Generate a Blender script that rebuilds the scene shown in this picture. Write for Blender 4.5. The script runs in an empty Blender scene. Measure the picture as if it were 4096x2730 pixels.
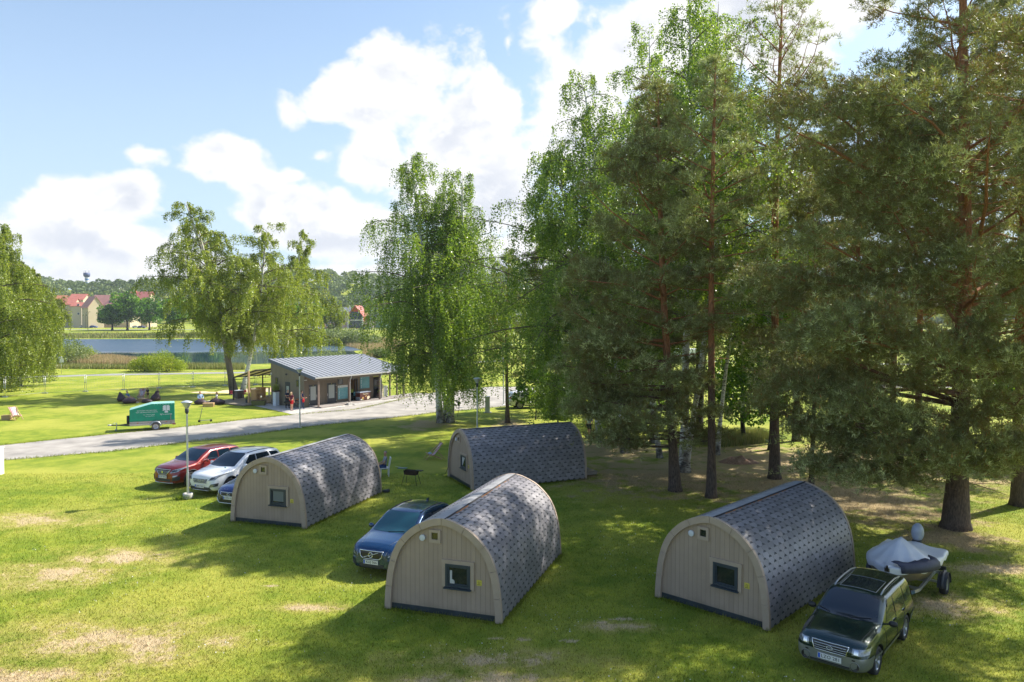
import bpy, bmesh, math, random
import numpy as np
from math import sin, cos, pi, radians, sqrt, atan2
from mathutils import Vector, Matrix
from mathutils.bvhtree import BVHTree
from mathutils import noise as mnoise

random.seed(7)
rng = np.random.default_rng(11)
S = bpy.context.scene
COL = S.collection

# ---------------------------------------------------------------- camera
FPX, HZ, CH = 2970.0, 1275.0, 8.5          # focal length in photo pixels, horizon row, camera height
PITCH = math.atan((1365 - HZ) / FPX)
cam_d = bpy.data.cameras.new('camera')
cam = bpy.data.objects.new('camera', cam_d)
COL.objects.link(cam)
cam.location = (0, 0, CH)
cam.rotation_euler = (pi / 2 - PITCH, 0, 0)
cam_d.sensor_width = 36
cam_d.lens = 36 * FPX / 4096
cam_d.clip_end = 6000
cam_d.clip_start = 0.1
S.camera = cam


def ray(px, py):
    x = (px - 2048) / FPX
    y = (py - 1365) / FPX
    return Vector((x, cos(PITCH) - y * sin(PITCH), -sin(PITCH) - y * cos(PITCH)))


def G(px, py, z=0.0):
    """survey point: where the sight line through a photo pixel meets height z"""
    d = ray(px, py)
    t = (z - CH) / d.z
    return Vector((d.x * t, d.y * t, z))


def AY(px, py, Y):
    """survey point at a known distance Y north of the camera"""
    d = ray(px, py)
    t = Y / d.y
    return Vector((d.x * t, Y, CH + d.z * t))


def smooth(a, b, x):
    t = min(1, max(0, (x - a) / (b - a)))
    return t * t * (3 - 2 * t)


def gz(x, y):
    """height of the ground"""
    h = 2.6 * smooth(300, 420, y)
    if y > 540:
        hill = 45 + 6 * sin(x / 170 + .6) + 8 * math.exp(-((x + 250) / 90) ** 2) + 3 * sin(x / 61)
        h += hill * smooth(560, 880, y)
    return h


# ---------------------------------------------------------------- objects
def tag(o, label=None, cat=None, group=None, kind=None):
    if label: o['label'] = label
    if cat: o['category'] = cat
    if group: o['group'] = group
    if kind: o['kind'] = kind
    return o


def thing(name, label, cat, loc=(0, 0, 0), rz=0.0, group=None):
    o = bpy.data.objects.new(name, None)
    COL.objects.link(o)
    o.empty_display_size = .3
    o.location = loc
    o.rotation_euler = (0, 0, rz)
    return tag(o, label, cat, group)


def link(name, me, parent=None):
    o = bpy.data.objects.new(name, me)
    COL.objects.link(o)
    if parent is not None: o.parent = parent
    return o


def copy_tree(o, parent=None):
    c = o.copy()
    COL.objects.link(c)
    if parent is not None: c.parent = parent
    for ch in list(o.children):
        copy_tree(ch, c)
    return c


class MB:
    """collects shapes and links them as one mesh object"""
    def __init__(s):
        s.v = []; s.f = []; s.m = []; s.sm = []

    def add(s, vs, fs, mi=0, smooth=False, M=None):
        b = len(s.v)
        for p in vs:
            p = Vector(p)
            s.v.append(M @ p if M is not None else p)
        for f in fs:
            s.f.append([i + b for i in f]); s.m.append(mi); s.sm.append(smooth)
        return s

    def box(s, c, d, mi=0, rz=0, M=None, taper=1.0):
        x, y, z = d[0] / 2, d[1] / 2, d[2] / 2
        vs = []
        for k, zz in ((1, -z), (taper, z)):
            for a, b in ((-1, -1), (1, -1), (1, 1), (-1, 1)):
                p = Vector((a * x * k, b * y * k, zz))
                if rz: p = Matrix.Rotation(rz, 3, 'Z') @ p
                vs.append(p + Vector(c))
        s.add(vs, [(3, 2, 1, 0), (4, 5, 6, 7), (0, 1, 5, 4), (1, 2, 6, 5), (2, 3, 7, 6), (3, 0, 4, 7)], mi, False, M)
        return s

    def bar(s, a, b, r, mi=0, n=8, r2=None, cap=True, M=None, smooth=True):
        a = Vector(a); b = Vector(b)
        return s.tube([a, b], [r, r if r2 is None else r2], mi, n, cap, M, smooth)

    def beam(s, a, b, w, h, mi=0, M=None):
        """square bar from a to b; w across, h up"""
        a = Vector(a); b = Vector(b)
        d = (b - a).normalized()
        up = Vector((0, 0, 1)) if abs(d.z) < .95 else Vector((0, 1, 0))
        sd = d.cross(up).normalized() * (w / 2)
        u2 = sd.cross(d).normalized() * (h / 2)
        vs = []
        for p in (a, b):
            for q in (-sd - u2, sd - u2, sd + u2, -sd + u2): vs.append(p + q)
        return s.add(vs, [(3, 2, 1, 0), (4, 5, 6, 7), (0, 1, 5, 4), (1, 2, 6, 5), (2, 3, 7, 6), (3, 0, 4, 7)], mi, False, M)

    def tube(s, pts, rs, mi=0, n=8, cap=True, M=None, smooth=True):
        pts = [Vector(p) for p in pts]
        if not hasattr(rs, '__len__'): rs = [rs] * len(pts)
        vs = []; fs = []
        prev = None
        for i, p in enumerate(pts):
            d = (pts[min(i + 1, len(pts) - 1)] - pts[max(i - 1, 0)])
            d = d.normalized() if d.length > 1e-9 else Vector((0, 0, 1))
            if prev is None:
                ref = Vector((0, 0, 1)) if abs(d.z) < .9 else Vector((1, 0, 0))
                x = d.cross(ref).normalized()
            else:
                x = (prev - d * prev.dot(d))
                x = x.normalized() if x.length > 1e-6 else d.orthogonal().normalized()
            prev = x
            y = d.cross(x)
            for k in range(n):
                a = 2 * pi * k / n
                vs.append(p + (x * cos(a) + y * sin(a)) * rs[i])
        for i in range(len(pts) - 1):
            for k in range(n):
                k2 = (k + 1) % n
                fs.append((i * n + k, i * n + k2, (i + 1) * n + k2, (i + 1) * n + k))
        s.add(vs, fs, mi, smooth, M)
        if cap:
            s.add(vs[:n], [tuple(reversed(range(n)))], mi, False, M)
            s.add(vs[-n:], [tuple(range(n))], mi, False, M)
        return s

    def lathe(s, prof, mi=0, n=20, c=(0, 0, 0), M=None, smooth=True, axis='Z'):
        vs = []; fs = []
        for r, z in prof:
            for k in range(n):
                a = 2 * pi * k / n
                if axis == 'Z': p = (r * cos(a), r * sin(a), z)
                elif axis == 'Y': p = (r * cos(a), z, r * sin(a))
                else: p = (z, r * cos(a), r * sin(a))
                vs.append(Vector(p) + Vector(c))
        for i in range(len(prof) - 1):
            for k in range(n):
                k2 = (k + 1) % n
                q = (i * n + k, i * n + k2, (i + 1) * n + k2, (i + 1) * n + k)
                fs.append(q if axis != 'Y' else tuple(reversed(q)))
        return s.add(vs, fs, mi, smooth, M)

    def prism(s, poly, z0, z1, mi=0, M=None):
        """polygon (x,y) extruded from z0 to z1"""
        n = len(poly)
        vs = [(p[0], p[1], z0) for p in poly] + [(p[0], p[1], z1) for p in poly]
        fs = [tuple(reversed(range(n))), tuple(range(n, 2 * n))]
        for k in range(n):
            k2 = (k + 1) % n
            fs.append((k, k2, n + k2, n + k))
        return s.add(vs, fs, mi, False, M)

    def ball(s, c, r, mi=0, n=10, m=7, M=None):
        rx, ry, rz = r if hasattr(r, '__len__') else (r, r, r)
        vs = []; fs = []
        for i in range(m + 1):
            t = pi * i / m
            for k in range(n):
                a = 2 * pi * k / n
                vs.append((c[0] + rx * sin(t) * cos(a), c[1] + ry * sin(t) * sin(a), c[2] - rz * cos(t)))
        for i in range(m):
            for k in range(n):
                k2 = (k + 1) % n
                fs.append((i * n + k, i * n + k2, (i + 1) * n + k2, (i + 1) * n + k))
        return s.add(vs, fs, mi, True, M)

    def quad(s, a, b, c, d, mi=0, M=None):
        return s.add([a, b, c, d], [(0, 1, 2, 3)], mi, False, M)

    def mesh(s, name, mats):
        me = bpy.data.meshes.new(name)
        me.from_pydata([tuple(p) for p in s.v], [], s.f)
        if not isinstance(mats, (list, tuple)): mats = [mats]
        for m in mats: me.materials.append(m)
        me.polygons.foreach_set('material_index', s.m)
        me.polygons.foreach_set('use_smooth', s.sm)
        bm = bmesh.new(); bm.from_mesh(me)
        bmesh.ops.remove_doubles(bm, verts=bm.verts, dist=1e-5)
        bmesh.ops.recalc_face_normals(bm, faces=bm.faces)
        bm.to_mesh(me); bm.free()
        me.update()
        return me

    def build(s, name, mats, parent=None):
        return link(name, s.mesh(name, mats), parent)


def np_mesh(name, V, F, mats, attr=None, mi=None, smooth=False):
    """fast mesh from numpy arrays, F of shape (n, k)"""
    V = np.asarray(V, dtype=np.float32); F = np.asarray(F, dtype=np.int32)
    me = bpy.data.meshes.new(name)
    me.vertices.add(len(V)); me.vertices.foreach_set('co', V.ravel())
    n, k = F.shape
    me.loops.add(n * k); me.loops.foreach_set('vertex_index', F.ravel())
    me.polygons.add(n)
    me.polygons.foreach_set('loop_start', np.arange(0, n * k, k, dtype=np.int32))
    me.polygons.foreach_set('loop_total', np.full(n, k, dtype=np.int32))
    if not isinstance(mats, (list, tuple)): mats = [mats]
    for m in mats: me.materials.append(m)
    if mi is not None: me.polygons.foreach_set('material_index', np.asarray(mi, dtype=np.int32))
    me.polygons.foreach_set('use_smooth', np.full(n, smooth, dtype=bool))
    me.update(calc_edges=True)
    if attr is not None:
        a = me.attributes.new('rnd', 'FLOAT', 'POINT')
        a.data.foreach_set('value', np.asarray(attr, dtype=np.float32))
    return me


def bevel(o, w, seg=2, ang=35):
    m = o.modifiers.new('b', 'BEVEL'); m.width = w; m.segments = seg; m.limit_method = 'ANGLE'; m.angle_limit = radians(ang)
    return o


# ---------------------------------------------------------------- materials
def nt(m):
    m.use_nodes = True
    return m.node_tree, m.node_tree.nodes, m.node_tree.links


def mat(name, col, rough=.6, metal=0.0, var=0.0, vscale=6.0, bump=0.0, bscale=40.0, spec=.5, coat=0.0, emit=0.0, stretch=None, col2=None, flake=0.0):
    """procedural material: a base colour broken up by noise, with optional bump"""
    m = bpy.data.materials.new(name)
    t, N, L = nt(m)
    b = N['Principled BSDF']
    b.inputs['Roughness'].default_value = rough
    b.inputs['Metallic'].default_value = metal
    b.inputs['Specular IOR Level'].default_value = spec
    if coat:
        b.inputs['Coat Weight'].default_value = coat
        b.inputs['Coat Roughness'].default_value = .04
    c = tuple(col) + (1,)
    b.inputs['Base Color'].default_value = c
    tc = N.new('ShaderNodeTexCoord')
    src = tc.outputs['Object']
    if stretch:
        mp = N.new('ShaderNodeMapping'); mp.inputs['Scale'].default_value = stretch
        L.new(src, mp.inputs['Vector']); src = mp.outputs['Vector']
    if var or col2:
        n = N.new('ShaderNodeTexNoise'); n.inputs['Scale'].default_value = vscale; n.inputs['Detail'].default_value = 5
        L.new(src, n.inputs['Vector'])
        r = N.new('ShaderNodeValToRGB')
        if col2:
            a0, a1 = tuple(col) + (1,), tuple(col2) + (1,)
        else:
            a0 = tuple(x * (1 - var) for x in col) + (1,); a1 = tuple(min(1, x * (1 + var)) for x in col) + (1,)
        r.color_ramp.elements[0].position = .3; r.color_ramp.elements[0].color = a0
        r.color_ramp.elements[1].position = .7; r.color_ramp.elements[1].color = a1
        L.new(n.outputs['Fac'], r.inputs['Fac']); L.new(r.outputs['Color'], b.inputs['Base Color'])
    if bump:
        n2 = N.new('ShaderNodeTexNoise'); n2.inputs['Scale'].default_value = bscale; n2.inputs['Detail'].default_value = 4
        L.new(src, n2.inputs['Vector'])
        bp = N.new('ShaderNodeBump'); bp.inputs['Strength'].default_value = bump; bp.inputs['Distance'].default_value = .02
        L.new(n2.outputs['Fac'], bp.inputs['Height']); L.new(bp.outputs['Normal'], b.inputs['Normal'])
    if emit:
        b.inputs['Emission Color'].default_value = c; b.inputs['Emission Strength'].default_value = emit
    return m


def leaf_mat(name, cols, trans=.35, tcol=None, rough=.5, spec=.3):
    """leaf colour varies from leaf to leaf through the 'rnd' attribute; light passes through the blade"""
    m = bpy.data.materials.new(name)
    t, N, L = nt(m)
    b = N['Principled BSDF']; out = N['Material Output']
    at = N.new('ShaderNodeAttribute'); at.attribute_name = 'rnd'
    r = N.new('ShaderNodeValToRGB')
    el = r.color_ramp.elements
    while len(el) < len(cols): el.new(.5)
    for i, c in enumerate(cols):
        el[i].position = i / (len(cols) - 1); el[i].color = tuple(c) + (1,)
    L.new(at.outputs['Fac'], r.inputs['Fac'])
    L.new(r.outputs['Color'], b.inputs['Base Color'])
    b.inputs['Roughness'].default_value = rough; b.inputs['Specular IOR Level'].default_value = spec
    tr = N.new('ShaderNodeBsdfTranslucent')
    mx = N.new('ShaderNodeMixRGB'); mx.blend_type = 'MULTIPLY'; mx.inputs['Fac'].default_value = 1
    mx.inputs['Color2'].default_value = tuple(tcol or (1.6, 1.7, .7)) + (1,)
    L.new(r.outputs['Color'], mx.inputs['Color1']); L.new(mx.outputs['Color'], tr.inputs['Color'])
    ms = N.new('ShaderNodeMixShader'); ms.inputs['Fac'].default_value = trans
    L.new(b.outputs['BSDF'], ms.inputs[1]); L.new(tr.outputs['BSDF'], ms.inputs[2])
    L.new(ms.outputs['Shader'], out.inputs['Surface'])
    return m


M = {}
M['white'] = mat('white_paint', (.78, .78, .76), .45, var=.04)
M['black'] = mat('black_metal', (.02, .02, .022), .45, var=.2)
M['dark'] = mat('dark_paint', (.04, .045, .055), .5, var=.12)
M['steel'] = mat('galvanised_steel', (.5, .52, .53), .38, .75, var=.12, vscale=9)
M['chrome'] = mat('chrome', (.75, .76, .78), .12, 1.0)
M['rubber'] = mat('rubber', (.022, .022, .023), .8, var=.2)
M['rim'] = mat('alloy_rim', (.42, .43, .45), .3, .8)
M['wood'] = mat('pale_wood', (.5, .33, .17), .6, var=.18, vscale=5, stretch=(1, 1, 8))
M['woodgrey'] = mat('weathered_wood', (.3, .27, .23), .75, var=.2, vscale=5, stretch=(1, 8, 8))
M['concrete'] = mat('concrete', (.47, .45, .42), .85, var=.15, vscale=8, bump=.3)
M['skin'] = mat('skin', (.5, .27, .18), .55, var=.06)
M['hairbrown'] = mat('brown_hair', (.07, .035, .02), .6, var=.3, vscale=40)
M['hairgrey'] = mat('grey_hair', (.25, .22, .19), .6, var=.2, vscale=40)
M['hairblond'] = mat('blond_hair', (.36, .24, .12), .6, var=.2, vscale=40)


def cloth(name, col):
    if name not in M: M[name] = mat(name, col, .85, var=.12, vscale=12, bump=.15)
    return M[name]


FONT = None


def text_mesh(txt, size, depth=.002, spacing=1.0):
    """built-in font turned into a mesh, centred on the origin in the XY plane"""
    cu = bpy.data.curves.new('lettering', 'FONT')
    cu.body = txt; cu.size = size; cu.align_x = 'CENTER'; cu.align_y = 'CENTER'
    cu.extrude = depth; cu.space_character = spacing
    o = bpy.data.objects.new('lettering', cu); COL.objects.link(o)
    dg = bpy.context.evaluated_depsgraph_get()
    me = bpy.data.meshes.new_from_object(o.evaluated_get(dg))
    bpy.data.objects.remove(o, do_unlink=True)
    me.materials.clear()
    return me


def letters(txt, size, material, Mx, parent, spacing=1.0, bold=0.0, name='lettering', sx=1.0):
    me = text_mesh(txt, size, .002, spacing)
    me.materials.append(material)
    me.transform(Matrix.Diagonal((sx, 1, 1, 1)))
    me.transform(Mx)
    return link(name, me, parent)


def frame(o, x, y):
    """matrix with local x along x, local y along y, z outwards"""
    x = Vector(x).normalized(); y = Vector(y); y = (y - x * y.dot(x)).normalized(); z = x.cross(y)
    m = Matrix((x, y, z)).transposed().to_4x4(); m.translation = Vector(o)
    return m
# ---------------------------------------------------------------- sky and light
SUN_AZ = radians(30)      # towards the sun: 30 degrees north of east
SUN_EL = radians(44)
sun_dir = Vector((cos(SUN_EL) * cos(SUN_AZ), cos(SUN_EL) * sin(SUN_AZ), sin(SUN_EL)))
sd = bpy.data.lights.new('sun', 'SUN'); sd.energy = 5.0; sd.angle = radians(.53); sd.color = (1, .94, .84)
so = bpy.data.objects.new('sun', sd); COL.objects.link(so)
so.rotation_euler = (-sun_dir).to_track_quat('-Z', 'Y').to_euler()
so.location = (60, 40, 60)

W = bpy.data.worlds.new('World'); S.world = W
W.use_nodes = True
wt, WN, WL = W.node_tree, W.node_tree.nodes, W.node_tree.links
bg = WN['Background']


def _lk(L, v, sock):
    if isinstance(v, (int, float)): sock.default_value = v
    elif isinstance(v, tuple): sock.default_value = v
    else: L.new(v, sock)


def mth(N, L, op, a, b=0.0, c=0.0, clamp=False):
    n = N.new('ShaderNodeMath'); n.operation = op; n.use_clamp = clamp
    for i, v in enumerate((a, b, c)):
        if i < len(n.inputs): _lk(L, v, n.inputs[i])
    return n.outputs[0]


def sstep(N, L, x, a, b, to0=0.0, to1=1.0):
    n = N.new('ShaderNodeMapRange'); n.interpolation_type = 'SMOOTHSTEP'
    _lk(L, x, n.inputs['Value']); n.inputs['From Min'].default_value = a; n.inputs['From Max'].default_value = b
    n.inputs['To Min'].default_value = to0; n.inputs['To Max'].default_value = to1
    return n.outputs['Result']


def mixc(N, L, f, a, b, mode='MIX'):
    n = N.new('ShaderNodeMixRGB'); n.blend_type = mode
    _lk(L, f, n.inputs['Fac'])
    for v, k in ((a, 'Color1'), (b, 'Color2')):
        if isinstance(v, tuple): n.inputs[k].default_value = (v + (1,))[:4]
        else: L.new(v, n.inputs[k])
    return n.outputs['Color']


SKY_K = 0.097
sky = WN.new('ShaderNodeTexSky'); sky.sky_type = 'NISHITA'; sky.sun_disc = False
sky.sun_elevation = SUN_EL
sky.sun_rotation = pi / 2 - SUN_AZ
sky.air_density = 1.0; sky.dust_density = 2.0; sky.ozone_density = 2.2
bg.inputs['Strength'].default_value = SKY_K
tc = WN.new('ShaderNodeTexCoord')
sep = WN.new('ShaderNodeSeparateXYZ'); WL.new(tc.outputs['Generated'], sep.inputs[0])
az = mth(WN, WL, 'ARCTAN2', sep.outputs['X'], sep.outputs['Y'])
el = mth(WN, WL, 'ARCSINE', sep.outputs['Z'])


def noise(N, L, vec, scale, detail=6, rough=.55, dist=0.0):
    n = N.new('ShaderNodeTexNoise'); n.inputs['Scale'].default_value = scale; n.inputs['Detail'].default_value = detail
    n.inputs['Roughness'].default_value = rough; n.inputs['Distortion'].default_value = dist
    L.new(vec, n.inputs['Vector'])
    return n.outputs['Fac']


mp = WN.new('ShaderNodeMapping'); mp.inputs['Scale'].default_value = (1, 1, 1.35); mp.inputs['Location'].default_value = (.3, .1, .7)
WL.new(tc.outputs['Generated'], mp.inputs['Vector'])
n_big = noise(WN, WL, mp.outputs['Vector'], 9.0, 9, .56, .25)
n_fine = noise(WN, WL, mp.outputs['Vector'], 26.0, 6, .6, .4)
mp2 = WN.new('ShaderNodeMapping'); mp2.inputs['Scale'].default_value = (1, 1, 3.2)
WL.new(tc.outputs['Generated'], mp2.inputs['Vector'])
n_soft = noise(WN, WL, mp2.outputs['Vector'], 6.5, 5, .5, .2)


def px_az(px, py=1275):
    d = ray(px, py); return math.atan2(d.x, d.y)


def px_el(px, py):
    d = ray(px, py).normalized(); return math.asin(d.z)


def blob(px, py, rx, ry, w=1.0):
    """one bank of cloud; centre and size given in photo pixels"""
    a = mth(WN, WL, 'MULTIPLY', mth(WN, WL, 'SUBTRACT', az, px_az(px, py)), FPX / rx)
    b = mth(WN, WL, 'MULTIPLY', mth(WN, WL, 'SUBTRACT', el, px_el(px, py)), FPX / ry)
    d = mth(WN, WL, 'SQRT', mth(WN, WL, 'ADD', mth(WN, WL, 'MULTIPLY', a, a), mth(WN, WL, 'MULTIPLY', b, b)))
    v = mth(WN, WL, 'SUBTRACT', 1.0, d)
    return mth(WN, WL, 'MULTIPLY', v, w) if w != 1 else v


CLOUDS = [(1640, 330, 330, 260, 1), (1480, 400, 300, 190, 1), (1800, 560, 300, 330, 1), (1950, 420, 170, 150, 1), (1500, 600, 180, 170, .9),
          (1950, 760, 420, 230, 1), (2600, 230, 560, 330, 1), (2360, 380, 260, 200, 1), (2240, 50, 130, 120, .8), (3000, 60, 700, 320, 1), (2500, 620, 500, 330, 1),
          (920, 640, 190, 110, 1), (1000, 720, 130, 80, .8), (330, 830, 330, 150, 1), (500, 800, 150, 110, 1), (180, 800, 120, 80, .8), (400, 980, 560, 150, .9), (220, 1100, 900, 110, .8),
          (1150, 860, 300, 150, 1), (1350, 960, 420, 170, 1), (1200, 1100, 800, 120, .8), (1850, 1050, 600, 160, .9),
          (1160, 480, 90, 120, .42), (1265, 625, 120, 38, .30), (225, 580, 150, 55, .36), (585, 622, 95, 34, .34), (2030, 165, 34, 100, .28), (1170, 705, 80, 45, .38), (760, 600, 60, 30, .3)]
f = None
for c in CLOUDS:
    b = blob(*c)
    f = b if f is None else mth(WN, WL, 'SMOOTH_MAX', f, b, .08)
# open sky elsewhere (seen only in reflections and as light): scattered banks
away = sstep(WN, WL, mth(WN, WL, 'ABSOLUTE', az), .75, 1.1)
other = mth(WN, WL, 'MULTIPLY', away, mth(WN, WL, 'SUBTRACT', mth(WN, WL, 'MULTIPLY', n_soft, 1.7), .86))
lowh = sstep(WN, WL, el, .45, .1)
f = mth(WN, WL, 'MAXIMUM', f, mth(WN, WL, 'SUBTRACT', mth(WN, WL, 'MULTIPLY', other, lowh), mth(WN, WL, 'MULTIPLY', mth(WN, WL, 'SUBTRACT', 1.0, away), 3.0)))
edge = mth(WN, WL, 'MULTIPLY', mth(WN, WL, 'SUBTRACT', n_big, .5), 1.9)
edge = mth(WN, WL, 'ADD', edge, mth(WN, WL, 'MULTIPLY', mth(WN, WL, 'SUBTRACT', n_fine, .5), .45))
field = mth(WN, WL, 'ADD', mth(WN, WL, 'MULTIPLY', f, 1.0), edge)
maskc = sstep(WN, WL, field, .16, .46)
# grey undersides
SHADE = [(2060, 830, 330, 150, 1.2), (1640, 700, 150, 110, .55), (300, 980, 380, 70, .6), (1500, 1000, 400, 90, .45), (1400, 480, 190, 90, .4), (2450, 760, 260, 180, .9), (700, 1060, 700, 50, .35), (2700, 420, 300, 160, .5)]
g = None
for c in SHADE:
    b = blob(*c)
    g = b if g is None else mth(WN, WL, 'SMOOTH_MAX', g, b, .1)
g = mth(WN, WL, 'MAXIMUM', g, 0.0)
dark = mth(WN, WL, 'ADD', mth(WN, WL, 'MULTIPLY', g, .85), mth(WN, WL, 'MULTIPLY', mth(WN, WL, 'SUBTRACT', n_soft, .5), 1.3))
# sunlit and shaded sides of the billows: compare the cloud's density with its density a little nearer the sun
mpr = WN.new('ShaderNodeMapping'); mpr.inputs['Scale'].default_value = (1, 1, 1.35); mpr.inputs['Location'].default_value = (.3 + .016, .1 + .006, .7 + .024)
WL.new(tc.outputs['Generated'], mpr.inputs['Vector'])
n_rel = noise(WN, WL, mpr.outputs['Vector'], 9.0, 9, .56, .25)
rel = mth(WN, WL, 'MULTIPLY', mth(WN, WL, 'SUBTRACT', n_rel, n_big), 4.5)
dark = mth(WN, WL, 'ADD', dark, rel)
dark = mth(WN, WL, 'MULTIPLY', sstep(WN, WL, dark, -.20, .60), sstep(WN, WL, field, .25, .8))
CW = 6.2
cl_col = mixc(WN, WL, dark, (CW * 1.0, CW * .995, CW * .99), (CW * .72, CW * .755, CW * .83))
# a pale veil towards the horizon
veil = mth(WN, WL, 'MULTIPLY', sstep(WN, WL, el, .52, -.02, 0.18, .78), sstep(WN, WL, el, .75, .46))
skyc = mixc(WN, WL, 1.0, sky.outputs['Color'], (.93, 1.07, 1.16), 'MULTIPLY')
skyc = mixc(WN, WL, veil, skyc, (4.3, 5.4, 6.6))
WL.new(mixc(WN, WL, maskc, skyc, cl_col), bg.inputs['Color'])

S.view_settings.view_transform = 'Standard'
S.view_settings.look = 'None'
S.view_settings.exposure = 0.88
S.view_settings.gamma = 1.0
try:
    S.cycles.use_denoising = True
    S.cycles.denoiser = 'OPENIMAGEDENOISE'
    S.cycles.max_bounces = 8
    S.cycles.diffuse_bounces = 4
    S.cycles.transmission_bounces = 4
    S.cycles.transparent_max_bounces = 8
    S.cycles.caustics_reflective = False; S.cycles.caustics_refractive = False
except Exception:
    pass


# ---------------------------------------------------------------- lawn colours
def lawn_colour(N, L, vec):
    """mown grass with dry straw, bare sandy spots and brown needle litter where they lie"""
    n1 = noise(N, L, vec, .16, 5, .6); n2 = noise(N, L, vec, .9, 6, .65); n3 = noise(N, L, vec, 7.0, 5, .7); n4 = noise(N, L, vec, 34.0, 3, .7)
    g = mixc(N, L, sstep(N, L, n2, .36, .66), (.155, .22, .018), (.31, .34, .036))
    g = mixc(N, L, sstep(N, L, n1, .42, .66), g, (.40, .385, .065))
    g = mixc(N, L, mth(N, L, 'MULTIPLY', sstep(N, L, n3, .38, .68), .5), g, (.20, .28, .035))
    sp = N.new('ShaderNodeSeparateXYZ'); L.new(vec, sp.inputs[0])

    def spot(c, rx, ry, wob=.6):
        a = mth(N, L, 'MULTIPLY', mth(N, L, 'SUBTRACT', sp.outputs['X'], c[0]), 1 / rx)
        b = mth(N, L, 'MULTIPLY', mth(N, L, 'SUBTRACT', sp.outputs['Y'], c[1]), 1 / ry)
        d = mth(N, L, 'SQRT', mth(N, L, 'ADD', mth(N, L, 'MULTIPLY', a, a), mth(N, L, 'MULTIPLY', b, b)))
        return mth(N, L, 'SUBTRACT', 1.0, d)

    def union(lst):
        r = None
        for c, rx, ry in lst:
            s = spot(c, rx, ry); r = s if r is None else mth(N, L, 'MAXIMUM', r, s)
        return mth(N, L, 'MAXIMUM', r, -1.0)
    dryl = [(G(350, 2560), 3.6, 2.2), (G(200, 2300), 3.2, 2.0), (G(620, 2580), 2.6, 1.7), (G(60, 2730), 3.4, 1.8), (G(1250, 2430), 1.4, .5), (G(150, 2080), 3.5, 1.6), (G(500, 2230), 3, 1.5),
            (G(2470, 2510), 1.4, .5), (G(3750, 2420), 2.4, 1.6), (G(2000, 2640), 3.0, .8), (G(1900, 2730), 3.0, .7), (G(3990, 2280), 3, 1.2)]
    dry = mth(N, L, 'ADD', mth(N, L, 'SUBTRACT', mth(N, L, 'MULTIPLY', union(dryl), .75), .06), mth(N, L, 'MULTIPLY', mth(N, L, 'SUBTRACT', n2, .5), 2.2))
    dry = mth(N, L, 'ADD', dry, mth(N, L, 'MULTIPLY', mth(N, L, 'SUBTRACT', n3, .5), 1.3))
    g = mixc(N, L, mth(N, L, 'MULTIPLY', sstep(N, L, dry, -.25, .55), .75), g, (.44, .37, .115))
    g = mixc(N, L, mth(N, L, 'MULTIPLY', sstep(N, L, dry, .30, .72), .95), g, (.55, .43, .26))
    # little bare sandy spots
    bare = [(G(2090, 2560), .30, .13), (G(1985, 2555), .26, .1), (G(2280, 2565), .33, .14), (G(2020, 2620), .2, .1), (G(1085, 2345), .35, .12), (G(2490, 2478), .45, .16), (G(2410, 2490), .25, .12)
            ]
    bs = mth(N, L, 'ADD', union(bare), mth(N, L, 'MULTIPLY', mth(N, L, 'SUBTRACT', n3, .5), 3.2))
    g = mixc(N, L, mth(N, L, 'MULTIPLY', sstep(N, L, bs, .05, .8), .85), g, (.58, .44, .30))
    # needle litter under the pines
    lit = [(G(2700, 1900), 8, 6.5), (G(3150, 1950), 7, 7), (G(3000, 1840), 8, 7), (G(3450, 2000), 5, 6), (G(2450, 1800), 5, 6), (G(1700, 1700), 2.5, 4), (G(2040, 1695), 1.6, 3.5), (G(3800, 2150), 2.6, 2.4), (G(3600, 1850), 7, 9)]
    lt = mth(N, L, 'ADD', union(lit), mth(N, L, 'MULTIPLY', mth(N, L, 'SUBTRACT', n2, .5), 3.0))
    lt = mth(N, L, 'ADD', lt, mth(N, L, 'MULTIPLY', mth(N, L, 'SUBTRACT', n3, .5), .7))
    g = mixc(N, L, mth(N, L, 'MULTIPLY', sstep(N, L, lt, .0, .7), .85), g, (.42, .305, .185))
    # fine grain
    k = sstep(N, L, n4, .25, .75, .72, 1.28)
    cmb = N.new('ShaderNodeCombineXYZ'); L.new(k, cmb.inputs[0]); L.new(k, cmb.inputs[1]); L.new(k, cmb.inputs[2])
    return mixc(N, L, 1.0, g, cmb.outputs[0], 'MULTIPLY')


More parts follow.
